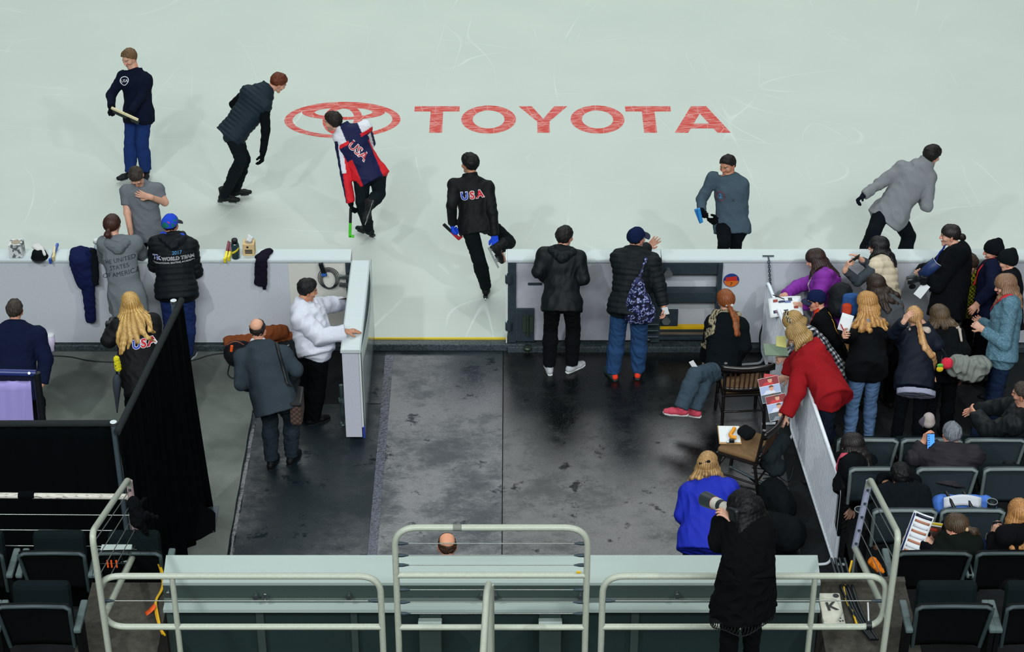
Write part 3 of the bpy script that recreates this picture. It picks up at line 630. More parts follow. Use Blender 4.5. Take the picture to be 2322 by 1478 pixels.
# ------------------------------------------------------------------ people: smooth-blended bodies and clothes
def surface_nets(F, o, h):
    ins = F < 0; nx, ny, nz = F.shape
    cnt = np.zeros((nx - 1, ny - 1, nz - 1), np.int8); cor = [(i, j, k) for i in (0, 1) for j in (0, 1) for k in (0, 1)]
    for i, j, k in cor: cnt += ins[i:nx - 1 + i, j:ny - 1 + j, k:nz - 1 + k]
    mix = (cnt > 0) & (cnt < 8); I = np.argwhere(mix); 
    if not len(I): return np.zeros((0, 3)), np.zeros((0, 4), int)
    idx = np.full(mix.shape, -1, np.int32); idx[mix] = np.arange(len(I))
    acc = np.zeros((len(I), 3)); n = np.zeros(len(I))
    val = {c: F[I[:, 0] + c[0], I[:, 1] + c[1], I[:, 2] + c[2]] for c in cor}
    for a in cor:
        for ax in range(3):
            if a[ax]: continue
            b = list(a); b[ax] = 1; b = tuple(b); fa, fb = val[a], val[b]; cr = (fa < 0) != (fb < 0)
            t = np.where(cr, fa / np.where(cr, fa - fb, 1), 0); p = np.zeros((len(I), 3)) + np.array(a); p[:, ax] += t
            acc[cr] += p[cr]; n[cr] += 1
    vs = (I + acc / n[:, None]) * h + o
    fs = []
    for ax in range(3):
        u, v = [(1, 2), (2, 0), (0, 1)][ax]
        sl = [slice(1, -1)] * 3; sl[ax] = slice(0, -1); sh = [slice(1, -1)] * 3; sh[ax] = slice(1, None)
        A, B = ins[tuple(sl)], ins[tuple(sh)]; E = np.argwhere(A != B)
        if not len(E): continue
        fl = A[E[:, 0], E[:, 1], E[:, 2]]; base = E.copy(); off = np.ones(3, int); off[ax] = 0; base = base + off
        def cell(du, dv):
            c = base.copy(); c[:, u] -= du; c[:, v] -= dv; return idx[c[:, 0], c[:, 1], c[:, 2]]
        q = np.stack([cell(1, 1), cell(0, 1), cell(0, 0), cell(1, 0)], 1); q[~fl] = q[~fl][:, ::-1]; fs.append(q)
    return vs, np.concatenate(fs)
class Pr:
    """an elliptical tapered limb piece: a,b ends, (across, front-back) radii at each end, side direction"""
    def __init__(s, a, b, ra, rb=None, side=None, k=.02, flat=0, tag=0, sub=False):
        s.a = np.array(a, float); s.b = np.array(b, float); s.ra = ra if isinstance(ra, tuple) else (ra, ra); rb = ra if rb is None else rb; s.rb = rb if isinstance(rb, tuple) else (rb, rb)
        s.k = k; s.flat = flat; s.tag = tag; s.sub = sub
        w = s.b - s.a; s.L = max(np.linalg.norm(w), 1e-5); s.w = w / s.L if s.L > 1e-4 else V(0, 0, 1)
        if side is None: side = V(1, 0, 0) if abs(s.w[0]) < .9 else V(0, 1, 0)
        u = np.asarray(side, float) - s.w * (np.asarray(side) @ s.w)
        if np.linalg.norm(u) < 1e-3: u = np.cross(s.w, V(.3, .9, .2))
        s.u = nrm(u); s.v = np.cross(s.w, s.u)
    def grow(s, e): return Pr(s.a, s.b, (s.ra[0] + e, s.ra[1] + e), (s.rb[0] + e, s.rb[1] + e), s.u, s.k, s.flat, s.tag, s.sub)
    def bounds(s):
        R = max(s.ra + s.rb); return np.minimum(s.a, s.b) - R, np.maximum(s.a, s.b) + R
    def d(s, p):
        q = p - s.a; t = q @ s.w; c = np.clip(t / s.L, 0, 1); qu = q @ s.u; qv = q @ s.v; qw = t - c * s.L
        rx = s.ra[0] + (s.rb[0] - s.ra[0]) * c; ry = s.ra[1] + (s.rb[1] - s.ra[1]) * c; rw = np.minimum(rx, ry)
        k0 = np.sqrt((qu / rx) ** 2 + (qv / ry) ** 2 + (qw / rw) ** 2); k1 = np.sqrt((qu / rx ** 2) ** 2 + (qv / ry ** 2) ** 2 + (qw / rw ** 2) ** 2)
        D = np.where(k0 < 1e-3, -np.minimum(rx, ry), k0 * (k0 - 1) / np.maximum(k1, 1e-6))
        if s.flat & 1: D = np.maximum(D, -t)
        if s.flat & 2: D = np.maximum(D, t - s.L)
        return D
def build_field(prims, h, cuts=()):
    lo = np.min([p.bounds()[0] for p in prims if not p.sub], 0) - 3 * h; hi = np.max([p.bounds()[1] for p in prims if not p.sub], 0) + 3 * h
    n = np.ceil((hi - lo) / h).astype(int) + 1; F = np.full(n, .05, np.float32); ax = [lo[i] + h * np.arange(n[i]) for i in range(3)]
    for p in prims:
        a, b = p.bounds(); m = p.k + 3 * h; i0 = np.maximum(np.floor((a - m - lo) / h).astype(int), 0); i1 = np.minimum(np.ceil((b + m - lo) / h).astype(int) + 1, n)
        if (i1 <= i0).any(): continue
        P = np.stack(np.meshgrid(*[ax[i][i0[i]:i1[i]] for i in range(3)], indexing='ij'), -1); D = p.d(P); S = (slice(i0[0], i1[0]), slice(i0[1], i1[1]), slice(i0[2], i1[2])); f = F[S]
        if p.sub:
            g = np.clip(.5 - .5 * (f + D) / p.k, 0, 1); F[S] = f + (-D - f) * g + p.k * g * (1 - g)
        else:
            g = np.clip(.5 + .5 * (f - D) / p.k, 0, 1); F[S] = f + (D - f) * g - p.k * g * (1 - g)
    if cuts:
        P = np.stack(np.meshgrid(*ax, indexing='ij'), -1)
        for cu in cuts:
            q = P - cu[0]; d = q @ cu[1]
            if len(cu) > 2: d = np.minimum(d, cu[2] - np.sqrt((q ** 2).sum(-1)))
            F = np.maximum(F, d.astype(np.float32))
    F[[0, -1]] = .05; F[:, [0, -1]] = .05; F[:, :, [0, -1]] = .05
    return surface_nets(F, lo, h)
def vnormals(v, f):
    n = np.cross(v[f[:, 2]] - v[f[:, 0]], v[f[:, 3]] - v[f[:, 1]]); o = np.zeros_like(v)
    for i in range(4): np.add.at(o, f[:, i], n)
    return o / (np.linalg.norm(o, axis=1, keepdims=True) + 1e-12)
def owner(v, prims):
    """the limb piece nearest each vertex, and the position along it (metres)"""
    D = np.stack([p.d(v) for p in prims], 1); i = D.argmin(1)
    T = np.stack([(v - p.a) @ p.w for p in prims], 1)[np.arange(len(v)), i]
    return np.array([p.tag for p in prims])[i], T, i
def wob(p, fr, seed):
    r = np.random.RandomState(seed); o = np.zeros(len(p))
    for k in range(5):
        d = r.normal(size=3); d /= np.linalg.norm(d); e = r.normal(size=3); e /= np.linalg.norm(e)
        o += np.sin(p @ d * fr * (1 + .45 * k) + r.uniform(0, 6.28) + 1.4 * np.sin(p @ e * fr * .6 + r.uniform(0, 6.28)))
    return o / 5
def raw_mesh(name, v, f, col=None):
    me = bpy.data.meshes.new(name); me.vertices.add(len(v)); me.vertices.foreach_set('co', v.astype(np.float32).ravel())
    me.loops.add(len(f) * 4); me.loops.foreach_set('vertex_index', f.astype(np.int32).ravel()); me.polygons.add(len(f))
    me.polygons.foreach_set('loop_start', np.arange(0, len(f) * 4, 4, dtype=np.int32)); me.polygons.foreach_set('loop_total', np.full(len(f), 4, np.int32))
    me.polygons.foreach_set('use_smooth', np.ones(len(f), bool)); me.update(calc_edges=True); me.validate()
    if col is not None:
        a = me.color_attributes.new('Col', 'FLOAT_COLOR', 'POINT'); a.data.foreach_set('color', np.concatenate([col, np.ones((len(v), 1))], 1).astype(np.float32).ravel())
    return me
def rgb3(c): return np.array(rgb(*c)[:3])
M_SKIN = mat('skin', (200, 150, 125), rough=.5, spec=.35, attr=True)
M_HAIRM = mat('hair', (60, 45, 35), rough=.5, spec=.35, attr=True, bump=.3, scale=120, stretch=(1, 1, .08), vary=.4)
M_HAIRS = mat('hair_short', (60, 45, 35), rough=.6, spec=.25, attr=True, bump=.4, scale=60, vary=.3, stretch=(1, 1, .4))
CL = {'knit': mat('cloth_knit', (90, 90, 90), rough=.95, spec=.08, attr=True, bump=.25, scale=160, vary=.12),
      'shell': mat('cloth_shell', (90, 90, 90), rough=.66, spec=.18, attr=True, bump=.08, scale=40, vary=.05),
      'denim': mat('cloth_denim', (90, 90, 90), rough=.95, spec=.08, attr=True, bump=.2, scale=200, vary=.16),
      'leather': mat('cloth_leather', (90, 90, 90), rough=.6, spec=.2, attr=True, bump=.12, scale=60, vary=.06)}
BLADE = mat('skate_blade', (210, 214, 214), rough=.25, metal=.8)
class Person: pass
PEOPLE = {}
def reach(prev, ln, px, py, sg):
    """the point on the pixel's ray that is ln from prev; + the far one, - the near one, 0 the ray's closest point"""
    d = nrm(ray(px, py)); t0 = (prev - CP) @ d; m2 = ((CP + d * t0 - prev) ** 2).sum(); q = ln * ln - m2
    t = t0 if (q <= 0 or sg == 0) else t0 + math.copysign(math.sqrt(q), sg)
    return CP + d * t
def ik(a, b, l1, l2, hint):
    d = b - a; L_ = np.linalg.norm(d); L_c = min(L_, (l1 + l2) * .999); x = (l1 * l1 - l2 * l2 + L_c * L_c) / (2 * L_c); hh = math.sqrt(max(l1 * l1 - x * x, 0)); u = nrm(d)
    h = nrm(hint - u * (hint @ u)); return a + u * x * (L_ / L_c) + h * hh
def dirv(yaw, pit=0.0):
    y, p = math.radians(yaw), math.radians(pit); return V(math.sin(y) * math.cos(p), math.cos(y) * math.cos(p), -math.sin(p))
def hand_prims(W_, d, n, s, curl, kk=1.0, g=0.0, spread=.0, point=False):
    """palm, four fingers and a thumb: d towards the fingers, n out of the palm, s towards the thumb"""
    d = nrm(d); n = nrm(n - d * (n @ d)); s = nrm(s - d * (s @ d) - n * (s @ n)); o = []
    o.append(Pr(W_ - d * .02 * kk, W_ + d * .02 * kk, (.029 * kk + g, .022 * kk + g), (.032 * kk + g, .02 * kk + g), s, .012))
    o.append(Pr(W_ + d * .02 * kk, W_ + d * .088 * kk, (.032 * kk + g, .016 * kk + g), (.040 * kk + g, .0145 * kk + g), s, .012))
    for i, (of, ln) in enumerate(((.030, .072), (.0102, .081), (-.0102, .075), (-.030, .058))):
        p = W_ + (d * (.088 - .004 * abs(i - 1)) + s * of) * kk; q = d * math.cos(spread * (1.5 - i)) + s * math.sin(spread * (1.5 - i)); c = curl if not (point and i == 0) else 4
        a = math.radians(c * (.75 + .12 * i)); 
        for j, fr in enumerate((.45, .31, .24)):
            al = a * (j + 1); e = p + (q * math.cos(al) + n * math.sin(al)) * ln * fr * kk
            o.append(Pr(p, e, (.0092 - .0008 * j) * kk + g, (.0086 - .0008 * j) * kk + g, None, .005)); p = e
    p = W_ + (d * .03 + s * .028) * kk; t1 = nrm(d * .62 + s * .68 + n * .35); t2 = nrm(d * .88 + s * .25 + n * (.35 + curl / 90))
    o.append(Pr(p, p + t1 * .042 * kk, .012 * kk + g, .0105 * kk + g, None, .008)); p = p + t1 * .042 * kk
    o.append(Pr(p, p + t2 * .032 * kk, .0105 * kk + g, .0088 * kk + g, None, .006))
    return o
def pose(crop=(0, 0, 1), root=None, foot=None, base=None, seatk=1.0, Y=None, yaw=0, hipyaw=None, k=1.0, torso=None, head=None, look=None, sL=None, sR=None, eL=None, eR=None, wL=None, wR=None, kL=None, kR=None, aL=None, aR=None, zg=0.0, toes=None, build=1.0, roll=0):
    """joints from where they show in the photograph (crop = origin and magnification) and the bone lengths"""
    x0, y0, mg = crop; px = lambda q: (x0 + q[0] / mg, y0 + q[1] / mg)
    J = Person(); J.k = k; J.zg = zg; J.build = build; J.yaw = yaw; J.hy = yaw if hipyaw is None else hipyaw
    sg = lambda q: q[2] if len(q) > 2 else 0
    if base: J.P = V(base[0], base[1], zg + .93 * k * seatk); Y = base[1]
    else:
        if Y is None: Y = G(*px(foot), zg)[1]
        J.P = W(*px(root), Y)
    J.Y = Y
    J.N = reach(J.P, .50 * k, *px(torso), sg(torso)) if torso else J.P + V(0, 0, .50 * k)
    J.H = reach(J.N, .195 * k, *px(head), sg(head)) if head else J.N + V(0, 0, .195 * k)
    J.up = nrm(J.N - J.P); f = dirv(yaw); f = nrm(f - J.up * (f @ J.up)); J.f = f; J.sd = nrm(np.cross(f, J.up))   # sd: the person's right
    hf = dirv(J.hy); J.hs = nrm(np.cross(hf, V(0, 0, 1))); J.hf = hf
    sw = .178 * k * build
    J.SR = reach(J.N - J.up * .035 * k, sw, *px(sR), sg(sR)) if sR else J.N + J.sd * sw - J.up * .045 * k
    J.SL = reach(J.N - J.up * .035 * k, sw, *px(sL), sg(sL)) if sL else J.N - J.sd * sw - J.up * .045 * k
    if sL or sR: J.sd = nrm(J.SR - J.SL); J.f = nrm(np.cross(J.up, J.sd))
    for S, e, w, n in ((J.SR, eR, wR, 'R'), (J.SL, eL, wL, 'L')):
        E_ = reach(S, .29 * k, *px(e), sg(e)) if e else S - J.up * .27 * k + (J.sd if n == 'R' else -J.sd) * .07 * k - J.f * .03 * k
        W_ = reach(E_, .255 * k, *px(w), sg(w)) if w else E_ - V(0, 0, 1) * .23 * k + J.f * .09 * k
        setattr(J, 'E' + n, E_); setattr(J, 'W' + n, W_)
    for n, s, a, kn in (('R', 1, aR, kR), ('L', -1, aL, kL)):
        Hp = J.P + J.hs * .095 * k * s - V(0, 0, .02) * k
        if kn: K = reach(Hp, .43 * k, *px(kn), sg(kn))
        if a is None: A = V(Hp[0] + J.hs[0] * .03 * s, Hp[1] + J.hs[1] * .03 * s, zg + .09 * k)
        elif len(a) > 2 and kn: A = reach(K, .42 * k, *px(a), sg(a))
        else: A = G(*px(a), zg + .09 * k)
        if not kn: K = ik(Hp, A, .43 * k, .42 * k, J.hf * 1.0 + J.hs * s * .12)
        setattr(J, 'h' + n, Hp); setattr(J, 'K' + n, K); setattr(J, 'A' + n, A)
    J.toes = toes or (J.hy + 8, J.hy - 8)   # R, L yaw
    lk = look or (yaw, 10); J.hd = dirv(lk[0], lk[1]); up0 = nrm(nrm(J.H - J.N) * .5 + V(0, 0, 1)); J.hr = nrm(np.cross(J.hd, up0)); J.hu = nrm(np.cross(J.hr, J.hd))
    if roll: 
        a = math.radians(roll); J.hr, J.hu = J.hr * math.cos(a) + J.hu * math.sin(a), J.hu * math.cos(a) - J.hr * math.sin(a)
    J.O = V(J.P[0], J.P[1], zg)
    return J
def sit(J, yaw=None, low=.42, fwd=.40, gap=.10):
    f = dirv(J.hy if yaw is None else yaw); r = nrm(np.cross(f, V(0, 0, 1)))
    for n, q in (('R', 1), ('L', -1)):
        h_ = J.P + r * .095 * J.k * q - V(0, 0, .02); K_ = h_ + f * fwd * J.k + r * gap * q * .5 + V(0, 0, .02)
        setattr(J, 'h' + n, h_); setattr(J, 'K' + n, K_); setattr(J, 'A' + n, K_ + V(0, 0, -low * J.k) + f * .03)
    J.hf = f; J.hs = r; J.toes = (J.hy if yaw is None else yaw,) * 2
    return J
def hand_at(J, n, p, hint):
    """put a wrist at a place, elbow bent towards hint"""
    S = getattr(J, 'S' + n); p = np.array(p, float); setattr(J, 'W' + n, p); setattr(J, 'E' + n, ik(S, p, .29 * J.k, .255 * J.k, np.array(hint, float))); return J
def shift(J):
    """put every joint into the frame of the person's root"""
    for a in 'P N H SR SL ER EL WR WL hR hL KR KL AR AL'.split(): setattr(J, a, getattr(J, a) - J.O)
def torso_prims(J, e=0.0, hem=0.0, collar=True, belly=0.0):
    k = J.k; b = J.build; sd, up, P, N, f = J.sd, J.up, J.P, J.N, J.f; lerp = lambda t: P + (N - P) * t
    hs = nrm(J.hs * .6 + sd * .4)
    W0 = lerp(.33); W1 = lerp(.70) + f * .01; S_ = lerp(.93) - f * .005
    o = [Pr(P - up * (.03 + hem) * k, W0, (.180 * k * b + e, .130 * k * b + e + belly * .4), (.145 * k * b + e, .104 * k * b + e + belly), hs, .04, 1, 1),
         Pr(W0, W1, (.145 * k * b + e, .104 * k * b + e + belly), (.162 * k * b + e, .115 * k * b + e), sd, .04, 0, 1),
         Pr(W1, S_, (.162 * k * b + e, .115 * k * b + e), (.118 * k * b + e, .082 * k * b + e), sd, .04, 0, 1),
         Pr(J.SR, J.SL, .055 * k * b + e, .055 * k * b + e, None, .05, 0, 1), Pr(lerp(.95), N + up * .02 * k, .068 * k + e * .6, .056 * k + e * .5, sd, .04, 0, 1)]
    return o
def arm_prims(J, e=0.0, fine=(.053, .043, .040, .030), cuff=1.0, which='RL', flat=2, upper_only=False):
    o = []; k = J.k * (.5 + .5 * J.build)
    for n in which:
        S, E_, W_ = (getattr(J, a + n) for a in 'SEW'); tg = 2 if n == 'R' else 3
        if upper_only: o.append(Pr(S, S + (E_ - S) * upper_only, fine[0] * k + e, fine[1] * k + e * 1.3, None, .03, 2, tg)); continue
        o += [Pr(S, E_, fine[0] * k + e, fine[1] * k + e, None, .03, 0, tg), Pr(E_, E_ + (W_ - E_) * cuff, fine[2] * k + e, fine[3] * k + e, None, .018, flat, tg + 2)]
    return o
def leg_prims(J, e=0.0, loose=0.0, cuff=1.0, flat=2, seat=True):
    k = J.k; b = .5 + .5 * J.build; o = []
    for n in 'RL':
        h_, K, A = (getattr(J, a + n) for a in 'hKA'); tg = 6 if n == 'R' else 7
        o += [Pr(h_, K, .083 * k * b + e, .054 * k * b + e + loose * .6, None, .02, 0, tg), Pr(K, K + (A - K) * .35, .053 * k + e + loose * .6, .056 * k + e + loose * .8, None, .02, 0, tg + 2), Pr(K + (A - K) * .35, K + (A - K) * cuff, .056 * k + e + loose * .8, .038 * k + e + loose, None, .02, flat, tg + 2)]
    if seat:
        o += [Pr(J.hR, J.hL, .088 * k * b + e, None, None, .03, 0, 1), Pr(J.P + V(0, 0, .0), J.P + J.up * .13 * k, (.155 * k * J.build + e, .108 * k * J.build + e), (.142 * k * J.build + e, .10 * k * J.build + e), J.hs, .03, 2, 1)]
    return o
def Hp(J, r, f, u): return J.H + (J.hr * r + J.hd * f + J.hu * u) * J.k ** .5
def head_prims(J):
    k = J.k ** .5; h = lambda r, f, u: Hp(J, r, f, u); P_ = lambda a, b, ra, rb=None, kk=.012, side=None, sub=False: Pr(a, b, tuple(x * k for x in ra) if isinstance(ra, tuple) else ra * k, (tuple(x * k for x in rb) if isinstance(rb, tuple) else rb * k) if rb else None, J.hr if side is None else side, kk, 0, 20, sub)
    o = [P_(h(0, -.018, .03), h(0, .016, .034), (.074, .082), (.070, .078), .03), P_(h(0, .02, -.02), h(0, .04, -.062), (.06, .052), (.046, .036), .03), P_(h(0, .062, -.09), h(0, .066, -.094), (.026, .02), None, .02),
         P_(h(-.03, .084, .022), h(.03, .084, .022), .013, None, .014), P_(h(0, .090, .012), h(0, .107, -.024), (.008, .009), (.010, .010), .010), P_(h(-.010, .098, -.028), h(.010, .098, -.028), .008, None, .007),
         P_(h(-.015, .087, -.060), h(.015, .087, -.060), .0072, None, .008), P_(h(-.042, .058, -.022), h(.042, .058, -.022), .024, None, .02)]
    for s in (-1, 1):
        o.append(P_(h(s * .031, .106, .004), h(s * .031, .11, .004), .014, None, .014, sub=True))
        o.append(P_(h(s * .073, -.008, .012), h(s * .071, -.002, -.03), (.011, .016), (.009, .011), .008, side=J.hr))
    nb = J.N - J.O * 0
    o.append(Pr(J.N - J.up * .03 * J.k, h(0, -.02, -.05), .056 * J.k, .052 * k, J.sd, .03, 0, 21))
    return o
def skin_cols(J, v, tone, lips=(170, 96, 92), brow=(70, 52, 40), stub=0.0, cap_hair=None):
    k = J.k ** .5; q = (v - J.H) / k; r, f, u = q @ J.hr, q @ J.hd, q @ J.hu; c = np.tile(rgb3(tone), (len(v), 1)); hm = (np.linalg.norm(q, axis=1) < .16)
    def put(m, col, a=1.0): c[m] = c[m] * (1 - a) + rgb3(col) * a
    red = tuple(int(min(255, x)) for x in (tone[0] * 1.02, tone[1] * .82, tone[2] * .78))
    put(hm & (f > .06) & (np.abs(np.abs(r) - .036) < .02) & (np.abs(u + .028) < .02), red, .5); put(hm & (f > .1) & (np.abs(r) < .016) & (np.abs(u + .02) < .02), red, .45); put(hm & (np.abs(r) > .068) & (np.abs(f) < .03), red, .6)
    if stub: put(hm & (f > .0) & (u < -.035) & (u > -.12), (74, 62, 56), stub)
    put(hm & (f > .078) & (np.abs(r) < .024) & (np.abs(u + .060) < .0075), lips, .75)
    put(hm & (f > .06) & (np.abs(np.abs(r) - .032) < .021) & (np.abs(u - .025 + .10 * (np.abs(r) - .03)) < .0048), brow, .8)
    e = (np.abs(r) - .0315) ** 2 / .0150 ** 2 + (u - .003) ** 2 / .0070 ** 2
    put(hm & (f > .055) & (e < 1.6), (120, 76, 66), .8); put(hm & (f > .055) & (e < 1), (216, 208, 204)); put(hm & (f > .055) & ((np.abs(r) - .0315) ** 2 + (u - .003) ** 2 < .0068 ** 2), (36, 30, 30))
    if cap_hair is not None: put(hm & (u > .0) & (u > .062 + .9 * -f * 0 - .0) , cap_hair, .0)
    return c
def hair_shell(J, grow=.009, tilt=38, drop=.0, top=.0, fringe=.0):
    """hair over the skull, ended by a plane from the forehead to the nape"""
    k = J.k ** .5; h = lambda r, f, u: Hp(J, r, f, u); g = grow
    o = [Pr(h(0, -.02, .03 + top * .5), h(0, .016, .036 + top), (.074 * k + g, .082 * k + g), (.070 * k + g, .078 * k + g), J.hr, .02)]
    t = math.radians(tilt); n = -(J.hu * math.cos(t) - J.hd * math.sin(t)); c = h(0, .07 + fringe, .062 - fringe)
    c = h(0, -.002, -.006 - drop)
    return o, [(c, n)]
class Kit:
    def __init__(s, key, label, J, seed=None):
        s.J = J; shift(J); s.key = key; s.seed = seed if seed is not None else (sum(map(ord, key)) * 37) % 1000
        s.root = empty('person', J.O, label, 'person'); PEOPLE[key] = s; s.fl = {}; s.cov = []; s.pend = []
    def garment(s, name, prims, h, kind, col, fold=.004, ffr=24, quilt=None, cuts=(), colfn=None, mat_=None, keep=None, label=None, push=False):
        v, f = build_field(prims, h, cuts)
        if not len(v): return None
        if push: v = s.push(v, .010)
        n = vnormals(v, f); d = np.zeros(len(v)); tg = T = pi = None
        if quilt or colfn or keep: tg, T, pi = owner(v, [p for p in prims if not p.sub])
        if fold:
            w = wob(v, ffr, s.seed + len(name)); d += fold * (1 - 2 * np.abs(w)) * 1.2
        if quilt:
            sp, am = quilt; t = np.where(tg == 1, (v - s.J.P) @ s.J.up, T); d += am * (np.abs(np.sin(math.pi * t / sp)) - .6)
        v2 = v + n * d[:, None]
        if colfn is not None: c = colfn(v, n, tg, T)
        else: c = np.tile(rgb3(col), (len(v), 1))
        o = link(name, raw_mesh(name, v2, f, c), mat_ or CL[kind], s.root); s.fl[name] = (v2, f, n)
        if label: o['label'] = label
        return o
    def body(s, tone, hands=None, h=.0062, thin=.8, **kw):
        J = s.J; pr = head_prims(J)
        pr += [p.grow(-.012) for p in torso_prims(J)] + arm_prims(J, 0, flat=0) + [p.grow(-.01) for p in leg_prims(J)]
        for n in 'RL':
            A = getattr(J, 'A' + n); t = dirv(J.toes[0 if n == 'R' else 1]); t = getattr(J, 'td' + n, t)
            pr.append(Pr(A - V(0, 0, .045) * J.k, A - V(0, 0, .055) * J.k + t * .13 * J.k, .034 * J.k, .026 * J.k, None, .03))
        s.hp = {}
        for n in 'RL':
            E_, W_ = getattr(J, 'E' + n), getattr(J, 'W' + n); o = (hands or {}).get(n, {}); d = np.array(o.get('d', nrm(W_ - E_)), float); nn = np.array(o.get('n', (J.sd * (-1 if n == 'R' else 1))), float)
            d = nrm(d); nn = nrm(nn - d * (nn @ d)); sd = np.cross(nn, d) * (-1 if n == 'L' else 1)
            hp = hand_prims(W_, d, nn, sd, o.get('curl', 22), J.k ** .7, 0, o.get('spread', .06), o.get('point', False)); s.hp[n] = hp; pr += hp
            setattr(s, 'palm' + n, (W_ + d * .07 * J.k + nn * .02, d, nn, sd))
        v, f = build_field(pr, h); c = skin_cols(J, v, tone, **kw)
        link('body', raw_mesh('body', v, f, c), M_SKIN, s.root); s.fl['body'] = (v, f, None); return s
    def gloves(s, col, which='RL', kind='knit'):
        for n in which:
            J = s.J; E_, W_ = getattr(J, 'E' + n), getattr(J, 'W' + n); d = nrm(W_ - E_)
            s.garment('glove', [p.grow(.0045) for p in s.hp[n]] + [Pr(W_ - d * .07, W_, .037 * J.k, .034 * J.k, None, .015, 1)], .0058, kind, col, 0)
        return s
    def trousers(s, col, kind='knit', e=.012, loose=.008, cuff=1.0, fold=.005, colfn=None, name='trousers', h=.009):
        J = s.J; s.garment(name, leg_prims(J, e, loose, cuff), h, kind, col, fold, 30, colfn=colfn, cuts=[(J.P + J.up * .03 * J.k, J.up, .3)]); return s
    def top(s, name, col, kind='knit', e=.02, hem=.06, fold=.005, ffr=22, quilt=None, sleeve=1.0, colfn=None, arms='RL', belly=0.0, extra=(), cuts=(), h=.0085, collar=.0, loose=.0):
        J = s.J; pr = torso_prims(J, e, hem, belly=belly)
        for n in arms:
            if sleeve >= 1: pr += arm_prims(J, e * .8 + loose, cuff=sleeve * .98, which=n)
            else: pr += arm_prims(J, e * .8 + loose, which=n, upper_only=sleeve)
        if collar: pr.append(Pr(J.N - J.up * .02, J.N + J.up * (.02 + collar) + (J.H - J.N) * .1, (.075 * J.k + e * .5, .066 * J.k + e * .5), None, J.sd, .02, 2, 1))
        cuts = list(cuts) + [(J.N + (J.H - J.N) * .34 + J.up * collar * .6, nrm(nrm(J.H - J.N) + J.f * .25), .135 * J.k)] if not extra else list(cuts)
        if hem > .03:
            for n in 'RL':
                h_, K_ = getattr(J, 'h' + n), getattr(J, 'K' + n); pr.append(Pr(h_, h_ + (K_ - h_) * (hem + .0) / .43, .083 * J.k * (.5 + .5 * J.build) + e + .008, .078 * J.k + e + .008, None, .05, 2, 1))
        s.cov += pr
        o = s.garment(name, pr + list(extra), h, kind, col, fold, ffr, quilt, cuts, colfn); s.topn = name; return s
    def hood(s, name, col, kind='knit', e=.03):
        J = s.J; k = J.k; b = J.N - J.f * .07 * k
        pr = [Pr(b + J.sd * .10 * k - J.up * .01, b - J.f * .045 - J.up * .07 * k, .04 + e * .3, .05 + e * .3, None, .03), Pr(b - J.sd * .10 * k - J.up * .01, b - J.f * .045 - J.up * .07 * k, .04 + e * .3, .05 + e * .3, None, .03), Pr(b + J.sd * .1 * k, J.N + J.f * .07 * k + J.sd * .08 * k - J.up * .02, .036, .026, None, .03), Pr(b - J.sd * .1 * k, J.N + J.f * .07 * k - J.sd * .08 * k - J.up * .02, .036, .026, None, .03)]
        s.cov += pr; s.garment(name, pr, .0085, kind, col, .005, 40); return s
    def hair(s, col, style='short', grow=.009, tilt=36, drop=.0, fringe=.0, col2=None, length=.3, back=None, extra=(), spread=1.0, curl=.0, cuts2=()):
        J = s.J; k = J.k ** .5; pr, cuts = hair_shell(J, grow, tilt + (9 if style == 'short' else 0), drop, .004 if style == 'short' else .002); h = lambda r, f, u: Hp(J, r, f, u)
        body_cut = None
        if style in ('long', 'bob', 'back'):
            down = nrm(V(0, 0, -1) - J.hd * .25) if back is None else nrm(np.array(back, float))
            def locks():
                n = 17; pr2 = []
                for i in range(n):
                    a = math.pi * (i / (n - 1) - .5) * 1.28; r, f = math.sin(a), -math.cos(a)
                    p0 = h(r * .066, f * .075 - .004, .035); p1 = h(r * .088, f * .094 - .012, -.045)
                    wv = (.5 + .5 * math.cos(a * 1.1)) if style != 'bob' else 1.0; L_ = length * (.72 + .28 * wv) * (1 + .12 * math.sin(i * 5.1 + s.seed))
                    p2 = p1 + down * L_ * .5 + (J.hr * r * .02 * spread); p3 = p1 + down * L_ + (J.hr * r * (.035 * spread + .02 * math.sin(i * 3.3 + s.seed)))
                    pr2 += s.lock((p0, p1, p2, p3), ((.027 * k, .02), (.029 * k, .019), (.029, .017), (.015, .008)), J.hr, .014 + .004 * math.sin(i * 2.3))
                return pr2 + list(extra)
            s.hairmesh(pr, cuts, locks, col, col2); return s
        if style == 'pony':
            down = nrm(V(0, 0, -1) - J.hd * .3) if back is None else nrm(np.array(back, float)); b = h(0, -.10, -.0 + fringe); L_ = length
            m1 = b + down * L_ * .35 - J.hd * .03; m2 = b + down * L_ * .7 + J.hr * .02 * curl; m3 = b + down * L_ + J.hr * .03 * curl
            s.hairmesh(pr, cuts, lambda: [Pr(h(0, -.06, .01), b, .045, .02, None, .02)] + s.lock((b, m1, m2, m3), ((.02, .02), (.036, .028), (.03, .024), (.008, .006)), J.hr, .026) + list(extra), col, col2)
            s.pony = (b, down); return s
        if style == 'bun':
            pr2 = [Pr(h(0, -.12, -.01), h(.01, -.13, -.02), .034, None, None, .008), Pr(h(0, -.08, 0), h(0, -.11, -.01), .04, .026, None, .02)]; s.hairmesh(pr, cuts, pr2 + list(extra), col, col2); return s
        s.hairmesh(pr, cuts, list(extra), col, col2, short=True); return s
